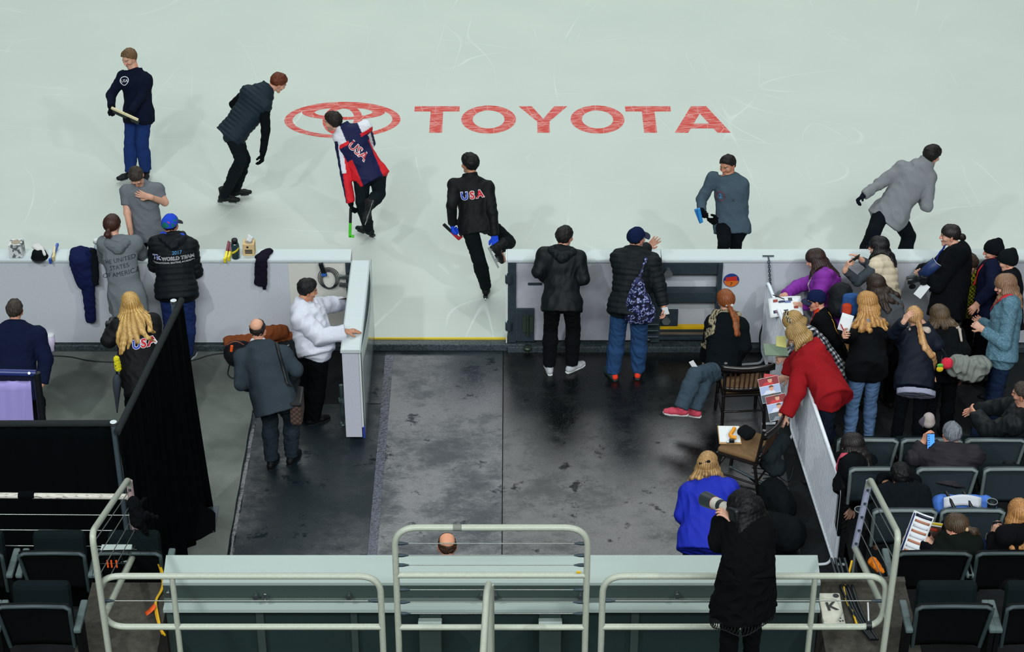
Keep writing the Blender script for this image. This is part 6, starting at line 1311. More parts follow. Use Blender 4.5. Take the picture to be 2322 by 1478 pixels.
# phone of the cream vest
def phone(c, x, y, label, scr=(20, 24, 30), emit=0, w=.075, h=.15):
    o = thing('phone', c, label, 'phone', None); x = nrm(x); y = nrm(np.array(y) - x * (np.array(y) @ x)); R = np.array([x, y, np.cross(x, y)]).T
    part('case', M_BLACK, o, lambda b: b.box((0, 0, 0), (w, h, .009), R), .004); part('screen', solid('screen_%d_%d_%d' % scr, scr, .2, emit=emit), o, lambda b: b.box(R @ V(0, 0, .0055), (w * .9, h * .9, .001), R)); return o, R
phone(W2(Z11, 320, 328, 18.5), V(0, -.5, .86), W2(Z11, 350, 300, 18.52) - W2(Z11, 290, 350, 18.48), 'black phone held out sideways by the person in the cream vest')
o, R = phone(W2(Z18, 1358, 250, 15.60), V(1, .1, -.05), V(.1, .55, .8), 'phone with a lit blue chat screen held by the grey-haired person', (70, 140, 226), .8)
part('messages', solid('msg_dark', (20, 40, 70), .3), o, lambda b: [b.box(R @ V(-.022 + .004 * (i % 2), .05 - .02 * i, .0068), (.02 - .006 * (i % 2), .007, .001), R) for i in range(6)])
phone(W2(Z18, 1970, 1075, 13.42), V(1, 0, 0), V(0, .4, .9), 'phone in a pale case held up at the lower right edge', (16, 24, 40))
# magazines, papers, pens
def pages(name, c, x, y, w, h, label, cat, cols, bow=.02, seed=1, text=None):
    o = thing(name, c, label, cat); x = nrm(x); y = nrm(np.array(y) - x * (np.array(y) @ x)); n = np.cross(x, y)
    part('leaves', M_PAPER, o, lambda b: b.sheet(lambda u, v: x * w * (u - .5) + y * h * (v - .5) + n * bow * math.sin(math.pi * u), 10, 4, .006))
    r = random.Random(seed)
    for i, (c_, u0, u1, v0, v1) in enumerate(cols):
        part('printed_block', solid('ink_%d_%d_%d' % c_, c_, .5), o, lambda b: b.sheet(lambda u, v: x * w * (u0 + (u1 - u0) * u - .5) + y * h * (v0 + (v1 - v0) * v - .5) + n * (bow * math.sin(math.pi * (u0 + (u1 - u0) * u)) + .003), 6, 2, .001))
    return o
INKS = [(30, 44, 84), (150, 60, 50), (60, 64, 74), (96, 120, 170), (176, 120, 96)]
blk = lambda r, n: [(INKS[r.randrange(5)], (a := r.uniform(.05, .75)), a + r.uniform(.08, .2), (b := r.uniform(.06, .75)), b + r.uniform(.06, .18)) for _ in range(n)]
pages('magazine', W2(Z10, 945, 455, 18.42), W2(Z10, 1060, 450, 18.42) - W2(Z10, 830, 470, 18.42), V(.1, .8, .35), .34, .24, 'opened programme being signed on the barrier by the person in purple', 'magazine', blk(random.Random(2), 9), .015)
o = pages('magazine', W2(Z18, 1225, 1115, 13.36), V(.85, -.35, -.15), V(.10, .45, .85), .17, .36, 'opened programme with photo table pages held by the reading person', 'magazine', [((30, 44, 96), .04, .12, .05, .95)] + [((200, 206, 214) if i % 2 else (176, 120, 96), .2, .92, .06 + .12 * i, .12 + .12 * i) for i in range(7)] + [((34, 40, 60), .15, .95, .9, .97)], .02)
pages('leaflet', W2(Z18, 1375, 1090, 13.50), V(1, 0, -.2), V(.0, .5, .8), .18, .16, 'yellow-edged leaflet behind the opened programme', 'leaflet', [((214, 190, 40), .02, .98, .86, .99), ((70, 50, 44), .05, .95, .1, .8), ((190, 60, 40), .3, .7, .55, .7)], .012)
pages('paper_sheet', W2(Z11, 250, 855, 17.24), V(.9, -.2, -.2), V(-.2, .5, .8), .12, .17, 'white paper pad held by the long-haired blonde', 'paper', [], .008)
def pen(c, d, label, m): return tag(part('pen', m, None, lambda b: b.tube([np.array(c) - nrm(d) * .07, np.array(c) + nrm(d) * .055, np.array(c) + nrm(d) * .07], [.0055, .0055, .001], 8)), label, 'pen')
pen(W2(Z11, 228, 910, 17.2), V(-.4, .1, .8), 'red pen held against the white paper pad', solid('pen_red', (176, 30, 40))); pen(W2(Z10, 890, 380, 18.4), V(-.6, 0, .25), 'dark pen held in the hand of the person in purple', M_BLACK)
board('notebook', W2(Z10, 870, 785, 17.5), V(1, .1, -.1), V(0, .8, .3), .24, .14, 'open notebook with a pale green cover held over the barrier', 'notebook', solid('note_green', (110, 130, 110)), False, .012); board('sticky_pad', W2(Z10, 912, 725, 17.56), V(1, 0, 0), V(0, .4, .9), .10, .12, 'yellow paper pad standing above the open notebook', 'pad', solid('pad_yellow', (214, 214, 130)), False, .006)
PH = [(W2(Z10, 828, 1085, 16.98), 'photo print with three portraits, the upper one held by the person in red', 5), (W2(Z10, 885, 1220, 16.82), 'photo print with three portraits, the lower one held by the person in red', 6)]
for c_, lab, sd in PH:
    o = thing('photo_print', c_, lab, 'photo', 'photo prints'); x = nrm(V(.95, .0, .25)); y = nrm(V(.25, .6, .62)); y = nrm(y - x * (y @ x)); n = np.cross(x, y); R = np.array([x, y, n]).T
    part('paper', M_PAPER, o, lambda b: b.box((0, 0, 0), (.20, .25, .002), R))
    for i, (bg_, sh) in enumerate((((130, 30, 38), (190, 40, 46)), ((160, 176, 210), (206, 212, 224)), ((66, 76, 84), (120, 130, 140)))):
        z = .083 - .083 * i; part('picture', solid('pic_%d_%d_%d' % bg_, bg_, .35), o, lambda b: b.box(R @ V(0, z, .0016), (.196, .078, .001), R))
        part('portrait_shirt', solid('pic_%d_%d_%d' % sh, sh, .35), o, lambda b: b.add([R @ V(p, q + z, .0026) for p, q in ((-.07, -.038), (.05, -.038), (.03, -.008), (-.04, -.004))], [(0, 1, 2, 3)]))
        part('portrait_face', solid('pic_face', (206, 150, 120), .35), o, lambda b: b.add([R @ V(.015 + .022 * math.cos(t), z + .010 + .027 * math.sin(t), .003) for t in np.linspace(0, 6.28, 15)[:-1]], [tuple(range(14))]))
        part('portrait_hair', solid('pic_hair', (84, 56, 38), .35), o, lambda b: b.add([R @ V(.015 + .025 * math.cos(t), z + .018 + .022 * math.sin(t), .0034) for t in np.linspace(.1, 3.04, 9)], [tuple(range(9))]))
o = board('folder', W2(Z10, 835, 985, 17.1), V(1, -.2, .0), V(.1, .6, .7), .14, .04, 'red folder edge under the hand above the photo prints', 'folder', solid('folder_red', (176, 34, 40)), False, .01)
# cameras
k = PK['AC']; q = W2(Z11, 872, 485, 18.42); o = thing('camera', q, 'black camera with a stubby lens held low by the person in the black coat', 'camera'); dl = nrm(V(-1, -.1, -.12))
part('body', M_BLACK, o, lambda b: b.box((0.03, 0, .01), (.07, .14, .10)), .012); part('lens', solid('lens_dark', (26, 32, 36), .35), o, lambda b: b.tube([V(0, 0, 0), dl * .05, dl * .052, dl * .13, dl * .135], [.036, .036, .042, .042, .038], 18)); part('front_glass', solid('lens_glass', (20, 30, 44), .1), o, lambda b: b.tube([dl * .13, dl * .137], .034, 18))
o = thing('lens_cap', W2(Z11, 808, 553, 18.40), 'round black lens cap dangling below the camera', 'lens cap'); part('disc', M_BLACK, o, lambda b: b.tube([V(0, -.005, 0), V(0, .005, .003)], .036, 20)); part('cord', M_BLACK, o, lambda b: b.tube([V(0, 0, .035), V(.03, 0, .13)], .003, 5))
pages('magazine', W2(Z11, 950, 405, 18.40), V(.6, -.5, -.5), V(-.1, .3, .9), .12, .24, 'rolled dark blue programme held above the camera', 'magazine', [((30, 52, 96), .0, 1, .0, 1)], .03); board('badge', W2(Z11, 888, 585, 18.38), V(.8, -.3, -.5), V(.45, .2, .85), .09, .16, 'white badge card hanging below the black camera', 'badge', M_PAPER, False, .004)
board('badge', W2(Z10, 255, 915, 17.72), V(.85, 0, .5), V(.5, .0, .86), .05, .17, 'long white credential badge hanging by the thigh of the red ponytail', 'badge', M_PAPER, False, .004)
k = PK['R']; hl = hand('R', 'L'); a = W2(Z17, 740, 890, 11.45); b_ = W2(Z17, 500, 790, 11.72); o = thing('camera', a, 'camera with a long white telephoto lens aimed by the person in black', 'camera'); dl = nrm(b_ - a); ln = np.linalg.norm(b_ - a)
prof = lambda t0, t1, r0, r1: [dl * ln * t0, dl * ln * t1, r0, r1]
for nm, m_, t0, t1, r0, r1 in (('mount', M_BLACK, -.1, .08, .034, .034), ('barrel', solid('lens_cream', (200, 198, 184), .35), .08, .32, .038, .040), ('focus_ring', solid('ring_dark', (40, 46, 48), .5), .32, .46, .043, .043), ('barrel', solid('lens_cream', (200, 198, 184)), .46, .66, .044, .046), ('hood', solid('hood_black', (46, 56, 58), .35), .66, 1.05, .049, .056)):
    part(nm, m_, o, lambda b: b.tube([dl * ln * t0, dl * ln * t1], [r0, r1], 20))
part('body', M_BLACK, o, lambda b: b.box(-dl * .09, (.11, .13, .11), frame(dl, V(0, 0, 1))), .02)
part('red_ring', solid('ring_red', (176, 40, 40)), o, lambda b: b.tube([dl * ln * .655, dl * ln * .665], .0475, 20))
# keychains, cloth bag, cap, cups
def fluffy(name, c, r, colr, label, cat):
    o = thing(name, c, label, cat); v, f = build_field([Pr(V(0, 0, -.002), V(0, 0, .002), r, None, None, .01)], .0065); nn = vnormals(v, f); v = v + nn * (.007 * wob(v, 150, 8))[:, None]; link('fluff', raw_mesh('fluff', v, f), solid('fl_%d_%d_%d' % colr, colr, .9), o); return o
o = fluffy('pompom', W2(Z11, 1100, 1195, 17.05), .055, (206, 40, 62), 'fluffy red pompom keychain beside the pineapple charm', 'pompom'); part('cord', M_BLACK, o, lambda b: b.tube([V(0, 0, .05), V(-.03, .02, .11), V(-.06, .05, .14)], .004, 6))
o = thing('pineapple_charm', W2(Z11, 1040, 1235, 17.02), 'small yellow and green pineapple charm hanging from a bag', 'charm'); part('fruit', solid('pine_y', (226, 190, 40), .5), o, lambda b: b.ellip((0, 0, -.012), (.036, .014, .034))); part('crown', solid('pine_g', (90, 176, 60), .5), o, lambda b: b.ellip((0, 0, .03), (.034, .012, .022))); part('chain', M_BOLT, o, lambda b: b.tube([V(0, 0, .05), V(.01, .02, .13)], .003, 5))
def lump(name, pieces, col, label, cat, kind='shell', fold=.012, fr=22, h=.009, seed=2, group=None, loc=None):
    loc = np.mean([p.a for p in pieces], 0) if loc is None else np.array(loc, float)
    o = thing(name, loc, label, cat, group); pr = [Pr(p.a - loc, p.b - loc, p.ra, p.rb, p.u, p.k, p.flat) for p in pieces]; v, f = build_field(pr, h); nn = vnormals(v, f); v = v + nn * (fold * (1 - 2 * np.abs(wob(v, fr, seed))))[:, None]
    link('cloth' if cat in ('jacket', 'garment', 'cloth') else 'body', raw_mesh('cloth', v, f, np.tile(rgb3(col), (len(v), 1))), CL[kind], o); return o
lump('jacket', [Pr(W2(Z11, 1180, 1215, 17.15), W2(Z11, 1330, 1260, 17.15), (.10, .08), (.12, .09), V(0, 0, 1), .04), Pr(W2(Z11, 1250, 1210, 17.2), W2(Z11, 1390, 1215, 17.25), .07, .08, None, .04)], (120, 126, 120), 'crumpled silver grey jacket lying over the seat backs by the red pompom', 'jacket', fold=.026, fr=26)
o = lump('backpack', [Pr(W2(Z11, 210, 600, 18.25), W2(Z11, 205, 720, 18.2), (.12, .10), (.13, .11), V(1, 0, 0), .04)], (18, 22, 26), 'black backpack between the purple jacket and the long-haired blonde', 'bag', fold=.006)
lump('tote_bag', [Pr(W2(Z11, 300, 640, 18.12), W2(Z11, 285, 760, 18.1), (.09, .04), (.10, .05), V(1, 0, 0), .03)], (36, 74, 128), 'small blue patterned bag beside the black backpack', 'bag', fold=.006); lump('pouch', [Pr(W2(Z11, 262, 715, 18.06), W2(Z11, 255, 770, 18.04), (.05, .03), (.05, .035), V(1, 0, 0), .02)], (176, 60, 34), 'orange red pouch hanging under the blue patterned bag', 'bag', fold=.004)
o = thing('baseball_cap', W2(Z12, 1500, 930, 16.45), 'pale baseball cap hung on its side by the seat rows', 'cap'); v, f = build_field([Pr(V(0, 0, .02), V(.0, 0, -.02), (.055, .06), (.065, .07), V(1, 0, 0), .02)], .008); link('crown', raw_mesh('crown', v, f, np.tile(rgb3((170, 160, 158)), (len(v), 1))), CL['knit'], o); part('brim', solid('cap_brim', (90, 84, 96)), o, lambda b: b.sheet(lambda u, v_: V(-.05 - .05 * v_ * math.sin(math.pi * u), -.04 + .02 * v_, .06 - .13 * u), 8, 3, .004))
def cup(c, label, fl=RZ[2] - .86):
    o = thing('cup_holder', c, label, 'cup holder', 'cup holders on the seat backs'); part('rim', solid('ring_grey', (120, 130, 130), .4), o, lambda b: b.tube([V(.045 * math.cos(t), .045 * math.sin(t), 0) for t in np.linspace(0, 6.283, 21)[:-1]], .004, 6, True)); part('wall', solid('cup_dark', (30, 40, 42), .4), o, lambda b: b.lathe([(.044, 0), (.036, -.08), (.001, -.08)], n=20)); part('stem', solid('ring_grey', (120, 130, 130), .4), o, lambda b: b.tube([V(0, 0, -.07), V(0, 0, fl - c[2])], .012, 8)); return o
cup(W(1950, 1155, 14.25), 'round cup holder beside the white barrier and the stair railing', 0.0); cup(W(2250, 1137, 14.5), 'round cup holder behind the blue and white bag')
o = lump('sports_bag', [Pr(W(2135, 1146, 14.72), W(2235, 1150, 14.72), (.11, .09), (.13, .09), V(0, 1, 0), .04)], (70, 116, 200), 'blue and white bag with black straps lying on a seat', 'bag', fold=.006, h=.008)
part('white_panel', solid('bag_white', (200, 206, 214), .5), o, lambda b: b.sheet(lambda u, v: W(2140 + 85 * u, 1128 + 24 * v, 14.62 - .04 * v) + V(0, 0, .035 * math.sin(math.pi * u)) - L(o), 8, 4, .006)); 
for x_ in (2152, 2192): part('strap', M_BLACK, o, lambda b: b.tube([W(x_ - 8, 1122, 14.74) + V(0, 0, .03) - L(o), W(x_, 1134, 14.62) + V(0, 0, .03) - L(o), W(x_ + 12, 1152, 14.56) - L(o)], .016, 6))
# ------------------------------------------------------------------ things on the boards
CZ = 1.167
def cap_at(px, py): return G(px, py, CZ)
def tissue(px, py, w, col, label, tis=True, txt=None):
    c = cap_at(px, py); o = thing('tissue_box', c, label, 'tissue box'); part('carton', col, o, lambda b: b.box((0, 0, w * .55), (w, w, w * 1.1)), .004); part('slot', solid('slot_shade', (150, 140, 120)), o, lambda b: b.lathe([(.001, w * 1.102), (w * .36, w * 1.102)], n=16))
    if tis: part('tissue', M_PAPER, o, lambda b: b.sheet(lambda u, v: V((u - .5) * w * .5 + .03 * v, .01 * math.sin(u * 7), w * 1.08 + .09 * v * (1 - .4 * u)), 6, 5, .002))
    if txt:
        part('mark', DKP, o, lambda b: b.lathe([(.001, 0), (.013, 0)], V(-.01, -w / 2 - .002, w * .85), 12, rot((1, 0, 0), 90)))
        for i in range(3): part('print_line', DKP, o, lambda b: b.box((0, -w / 2 - .001, w * (.55 - .14 * i)), (w * .62, .002, .012)))
    return o
tissue(566, 573, .125, solid('kraft', (206, 178, 128), .7), 'kraft tissue box with a white tissue standing on the left boards', True, 1)
m = solid('marble_card', (206, 208, 208), .6); nt = m.node_tree; n1 = nt.nodes.new('ShaderNodeTexNoise'); n1.inputs['Scale'].default_value = 24; cr = nt.nodes.new('ShaderNodeValToRGB'); cr.color_ramp.elements[0].position = .42; cr.color_ramp.elements[0].color = rgb(90, 96, 98); cr.color_ramp.elements[1].position = .52; cr.color_ramp.elements[1].color = rgb(206, 210, 210); tc = nt.nodes.new('ShaderNodeTexCoord'); nt.links.new(tc.outputs['Object'], n1.inputs['Vector']); nt.links.new(n1.outputs[0], cr.inputs[0]); nt.links.new(cr.outputs[0], nt.nodes['Principled BSDF'].inputs['Base Color'])
tissue(40, 577, .14, m, 'grey marbled tissue box on the boards at the left edge', False)
def bottle(px, py, prof, m, label, cat, capm, capz, extra=None):
    o = thing('bottle' if cat == 'bottle' else 'tumbler', cap_at(px, py), label, cat); part('body', m, o, lambda b: b.lathe(prof, n=22)); part('lid', capm, o, lambda b: b.lathe([(.001, capz + .045), (.030, capz + .045), (.033, capz + .035), (.033, capz), (.001, capz)], n=20)); return o
o = bottle(535, 584, [(.001, 0), (.042, 0), (.046, .01), (.046, .15), (.04, .175), (.03, .185)], solid('bottle_smoke', (40, 62, 66), .15, coat=.5), 'smoky dark water bottle with a yellow band on the left boards', 'bottle', M_BLACK, .183)
part('yellow_band', solid('band_yellow', (214, 198, 50)), o, lambda b: b.sheet(lambda u, v: V(.0475 * math.cos(-2.9 + 2.4 * u), .0475 * math.sin(-2.9 + 2.4 * u), .045 + .07 * u + .028 * v), 12, 2, .001)); part('tether', M_BOLT, o, lambda b: b.tube([V(-.03, 0, .19), V(-.055, -.01, .21), V(-.065, 0, .19), V(-.035, .01, .18)], .003, 6))
o = bottle(223, 583, [(.001, 0), (.03, 0), (.033, .01), (.033, .12), (.028, .15), (.014, .17), (.014, .185)], solid('bottle_clear', (176, 196, 204), .12, coat=.6), 'clear water bottle with a blue label beside the grey hooded sweatshirt', 'bottle', M_PAPER, .18); part('label_band', solid('label_blue', (60, 130, 206)), o, lambda b: b.lathe([(.0338, .06), (.0338, .11)], n=22))
for a, b_, ca, cb, lab, g in (((131, 553, .05), (114, 596, .0), (36, 84, 170), (36, 84, 170), 'blue blade guard leaning over the board edge, right of the black cap', 'blue and cream guards'), ((124, 560, .05), (121, 590, .01), CRE, (206, 190, 130), 'cream blade guard next to the blue one on the board edge', 'blue and cream guards'), ((519, 548, .06), (510, 594, .0), (120, 34, 58), (232, 214, 30), 'maroon and yellow blade guard left of the dark bottle, the outer one', 'yellow guards on the boards'), ((524, 553, .06), (519, 590, .02), (120, 34, 58), (232, 214, 30), 'maroon and yellow blade guard touching the dark bottle, the inner one', 'yellow guards on the boards')):
    guard(G(a[0], a[1], CZ + .03 + a[2] * .2), G(b_[0], b_[1], CZ + .02 - (.02 if b_[2] else .03)), ca, cb, lab, g)
o = thing('blade_guard', cap_at(423, 560), 'black hooked blade guard standing on the boards by the colourful cap', 'blade guard'); part('heel_half', M_BLACK, o, lambda b: b.tube(fillet([V(.01, 0, 0), V(-.005, 0, .16), V(-.02, 0, .185), V(-.055, 0, .175), V(-.06, 0, .15)], .02), .019, 8)); 
o = thing('baseball_cap', cap_at(90, 583), 'black cap with pale mittens lying on it on the left boards', 'cap'); v, f = build_field([Pr(V(0, 0, .0), V(0, 0, .03), (.095, .095), (.08, .08), V(1, 0, 0), .02, 1)], .008); link('crown', raw_mesh('crown', v, f, np.tile(rgb3((16, 19, 22)), (len(v), 1))), CL['knit'], o); part('brim', M_BLACK, o, lambda b: b.sheet(lambda u, v_: V(-.07 + .15 * u, -.08 - .05 * v_ * math.sin(math.pi * u), .008), 8, 3, .004))
o = lump('mitten', [Pr(cap_at(84, 575) + V(0, 0, .10), cap_at(94, 583) + V(0, 0, .10), (.05, .02), (.045, .02), V(1, 0, 0), .02), Pr(cap_at(98, 580) + V(0, 0, .09), cap_at(103, 590) + V(0, 0, .07), .015, None, None, .02)], (206, 208, 206), 'off-white knitted mittens resting on the black cap', 'mitten', 'knit', .003)
def hang(name, pts, col, label, kind='knit', extra=(), fold=.008, sleeve=None):
    """a garment thrown over the cap and down the front of the boards"""
    return lump(name, pts + list(extra), col, label, 'jacket' if 'jacket' in name else 'garment', kind, fold, 26, .008, 4)
yb = YB - .068
hang('jacket', [Pr(V(W(190, 580, YB)[0] - .06, YB + .12, CZ + .03), V(W(190, 580, YB)[0] - .04, YB - .02, CZ + .02), (.10, .045), (.11, .05), V(1, 0, 0), .03), Pr(W(182, 592, yb), W(195, 640, yb), (.105, .05), (.10, .05), V(1, 0, 0), .03), Pr(W(197, 620, yb), W(206, 728, yb), (.075, .045), (.05, .035), V(1, 0, 0), .03, 2), Pr(W(206, 572, YB), W(212, 645, yb), (.045, .05), (.05, .04), V(1, 0, 0), .02, 2), Pr(W(165, 600, yb), W(186, 650, yb), (.03, .03), (.03, .03), None, .02)], (20, 28, 66), 'navy jacket thrown over the left boards with a sleeve hanging down')
hang('black_jacket_sleeve', [Pr(W(212, 570, YB - .02), W(215, 645, YB - .1), (.04, .03), (.045, .03), V(1, 0, 0), .02, 2)], (16, 20, 26), 'black garment sleeve lying over the navy jacket on the boards')
hang('scarf', [Pr(V(W(600, 580, YB)[0] + .03, YB + .14, CZ + .02), V(W(592, 580, YB)[0], YB - .02, CZ + .02), (.05, .02), (.07, .025), V(1, 0, 0), .03), Pr(W(592, 590, yb + .02), W(590, 645, yb + .02), (.06, .025), (.06, .025), V(1, 0, 0), .02, 2), Pr(W(598, 600, yb + .02), W(600, 656, yb + .02), (.03, .025), (.02, .02), V(1, 0, 0), .02, 2)], (22, 20, 34), 'dark knitted garment hanging over the boards right of the kraft tissue box')
# ------------------------------------------------------------------ things on the floor, left
o = thing('tumbler', G(118, 795), 'pale lilac tumbler standing on the carpet against the left boards', 'tumbler'); part('body', solid('tumbler_lilac', (206, 196, 224), .4), o, lambda b: b.lathe([(.001, 0), (.034, 0), (.036, .02), (.045, .2), (.001, .2)], n=20)); part('lid', M_PAPER, o, lambda b: b.lathe([(.001, .225), (.046, .222), (.048, .2)], n=20))
def cable(name, pts, r, m, label, group=None): 
    o = part(name, m, None, lambda b: b.tube(fillet([np.array(p) for p in pts], .3, 6), r, 7)); return tag(o, label, 'cable', group)
cable('floor_cable', [G(110, 806, .008), G(160, 808, .008), G(200, 818, .008), G(270, 822, .008), G(430, 820, .008), G(480, 803, .008), G(520, 800, .008)], .007, M_CABLE, 'dark cable running along the carpet below the left boards')
cable('floor_cable', [G(523, 815, .008), G(515, 850, .008), G(530, 860, .008), G(545, 835, .008)], .006, M_CABLE, 'short loop of dark cable on the carpet by the brown bag')
br = (128, 70, 40)
lump('jacket', [Pr(G(520, 772, .12), G(575, 768, .14), (.10, .06), (.10, .07), V(0, 1, 0), .04), Pr(G(600, 765, .18), G(655, 762, .16), (.12, .09), (.10, .08), V(0, 1, 0), .05), Pr(G(610, 755, .3), G(640, 752, .26), .08, .07, None, .04)], br, 'brown canvas jacket heaped on the floor against the left boards', 'jacket', 'knit', .014, 22)
o = lump('backpack', [Pr(G(535, 800, .14), G(548, 800, .14), (.13, .13), (.13, .13), V(0, 0, 1), .05), Pr(G(536, 812, .08), G(552, 815, .08), .09, .09, None, .04)], (18, 20, 24), 'black backpack with an orange tag on the floor by the brown jacket', 'bag', fold=.006); part('orange_tag', M_ORG, o, lambda b: b.box(W(525, 790, 18.55) - L(o), (.03, .02, .08), rot((0, 1, 0), 10)), .006); part('zip_piping', solid('zip_orange', (150, 80, 60)), o, lambda b: b.tube([W(515 + 38 * t, 782 - 8 * math.sin(math.pi * t), 18.58) - L(o) for t in np.linspace(0, 1, 10)], .005, 6))
lump('bag', [Pr(G(620, 800, .12), G(665, 795, .14), (.10, .10), (.12, .11), V(0, 0, 1), .05)], (22, 28, 32), 'dark grey bag with straps on the floor between the suit and the white jacket', 'bag', fold=.01)
cable('bag_strap', [G(610, 778, .3), G(622, 790, .34), G(640, 792, .3), G(655, 782, .3)], .008, solid('strap_silver', (150, 150, 150)), 'pale strap lying on the dark grey floor bag')
o = thing('banner_stand', V(W(100, 957, 15.2)[0] + .0, 15.2, 0), 'lilac cloth panel in a black frame with a blue top bar at the left edge', 'banner stand')
ps, pe = W(83, 845, 15.2), W(100, 990, 14.9)
part('post', M_BLACK, o, lambda b: b.tube([ps - L(o), W(102, 1000, 15.1) - L(o), V(ps[0] + .02, 15.1, 0) - L(o)], .034, 12)); part('top_bar', solid('bar_blue', (36, 50, 110), .35), o, lambda b: b.tube([W(-60, 843, 15.2) - L(o), W(82, 846, 15.2) - L(o)], .03, 14)); part('bolt', M_BOLT, o, lambda b: b.tube([W(66, 846, 15.165) - L(o), W(66, 846, 15.15) - L(o)], .012, 10))
part('panel', solid('panel_lilac', (160, 150, 214), .7), o, lambda b: b.sheet(lambda u, v: W(-60 + 130 * u + 10 * u * v, 862 + 130 * v, 15.22) + V(0, .015 * math.sin(u * 16), 0) - L(o), 24, 6, .006)); part('dark_band', solid('band_navy', (24, 26, 48)), o, lambda b: b.box(W(5, 856, 15.2) - L(o), (.65, .02, .05)))
# ------------------------------------------------------------------ chairs
M_WOOD = solid('chair_wood', (24, 20, 20), .25, spec=.6); M_SEATC = solid('seat_tweed', (112, 86, 56), .9, bump=.3, scale=150, vary=.2); M_SLAT = solid('slat_wood', (64, 44, 34), .35)
def chair(loc, yaw, label, cush):
    o = thing('folding_chair', loc, label, 'chair', 'dark wooden chairs'); o.rotation_euler = (0, 0, math.radians(yaw)); w = .46   # faces +Y, back at -Y
    part('seat', M_WOOD, o, lambda b: b.box((0, 0, .44), (w, .44, .03)), .01); part('cushion', cush, o, lambda b: b.box((0, .01, .475), (w - .03, .41, .05)), .022)
    for x in (-1, 1):
        part('leg', M_WOOD, o, lambda b: b.tube([V(x * .21, -.18, .46), V(x * .22, -.26, 0)], .018, 8)); part('leg', M_WOOD, o, lambda b: b.tube([V(x * .2, .18, .44), V(x * .21, .22, 0)], .018, 8)); part('back_post', M_WOOD, o, lambda b: b.tube([V(x * .21, -.2, .44), V(x * .225, -.26, .88)], .018, 8))
        part('stretcher', M_WOOD, o, lambda b: b.tube([V(x * .215, -.22, .2), V(x * .205, .2, .2)], .011, 7))
    part('back_rail', M_WOOD, o, lambda b: b.sheet(lambda u, v: V((u - .5) * .54, -.27 - .05 * math.sin(math.pi * u), .87 - .07 * v), 14, 2, .025)); part('lower_rail', M_WOOD, o, lambda b: b.sheet(lambda u, v: V((u - .5) * .44, -.215 - .03 * math.sin(math.pi * u), .56 - .04 * v), 10, 2, .02))
    for i in range(8):
        x = -.165 + .33 * i / 7; part('slat', M_SLAT, o, lambda b: b.tube([V(x, -.225 - .03 * math.cos(x * 6), .54), V(x * 1.05, -.275 - .04 * math.cos(x * 6), .83)], .009, 6))
    for y in (-.235, .205): part('stretcher', M_WOOD, o, lambda b: b.tube([V(-.21, y, .26), V(.21, y, .26)], .011, 7))
    return o
chair(V(W(1690, 808, 17.7)[0], 17.86, 0), 4, 'dark slatted wooden chair turned to the rink behind the red ponytail', M_SEATC)
c2 = G(1668, 1000, .5); chair(V(c2[0] + .1, c2[1] - .02, 0), 62, 'dark wooden chair with a brown seat holding the clipboard', M_SEATC)
q = G(1654, 986, .515); o = board('clipboard', q, V(-1, .02, 0), V(-.03, -1, 0), .22, .30, 'clipboard with white paper lying on the brown chair seat', 'clipboard', solid('clip_tan', (176, 140, 90), .6)); 
q = G(1662, 985, .55); o = thing('walkie_headset', q, 'orange yellow handheld gadget lying on the white clipboard', 'gadget'); part('body', solid('gadget_orange', (226, 150, 30), .45), o, lambda b: b.tube(fillet([V(.02, .08, .02), V(0, .03, .015), V(-.03, -.01, .01), V(-.02, -.05, .005), V(.03, -.06, .005)], .03), .02, 10)); part('grip', M_BLACK, o, lambda b: b.box((-.02, -.10, .0), (.05, .035, .03)), .006)
lump('cloth', [Pr(G(1685, 975, .56), G(1700, 985, .55), (.07, .04), (.08, .04), V(1, 0, 0), .03)], (16, 19, 22), 'black cloth bundle on the brown chair seat beside the clipboard', 'cloth', 'knit', .006)
# bags and tripod by the barrier
lump('camera_bag', [Pr(G(1752, 1120, .22), G(1770, 1150, .22), (.15, .16), (.15, .16), V(1, 0, 0), .06)], (14, 18, 20), 'big black camera bag standing by the barrier behind the second chair', 'bag', 'knit', .008); lump('camera_bag', [Pr(G(1740, 1200, .2), G(1790, 1210, .2), (.18, .16), (.18, .16), V(0, 0, 1), .06)], (16, 20, 22), 'black duffel bag on the floor behind the photographer in black', 'bag', 'knit', .008)
lump('jacket', [Pr(G(1745, 1030, .45), G(1775, 1000, .5), (.09, .09), (.08, .07), None, .04), Pr(G(1745, 1045, .35), G(1760, 1060, .3), .10, .09, None, .04)], (30, 38, 42), 'dark jacket draped on the back of the brown-seated chair', 'jacket', 'knit', .012)
o = thing('monopod', G(1700, 1090, .02), 'dark monopod leaning across the floor from the brown-seated chair', 'monopod'); part('tube', solid('tripod_grey', (66, 76, 80), .4, metal=.4), o, lambda b: b.tube([G(1655, 1058, .12) - L(o), G(1740, 1100, .06) - L(o)], .016, 10)); part('foot', M_BLACK, o, lambda b: b.tube([G(1740, 1100, .06) - L(o), G(1752, 1106, .02) - L(o)], .02, 8))
struct('floor_patch', lambda b: b.hexa([G(1715, 1075, .001), G(1765, 1140, .001), G(1722, 1150, .001), G(1705, 1100, .001)], [G(1715, 1075, .008), G(1770, 1075, .008), G(1775, 1135, .008), G(1715, 1145, .008)]), M_CONC)
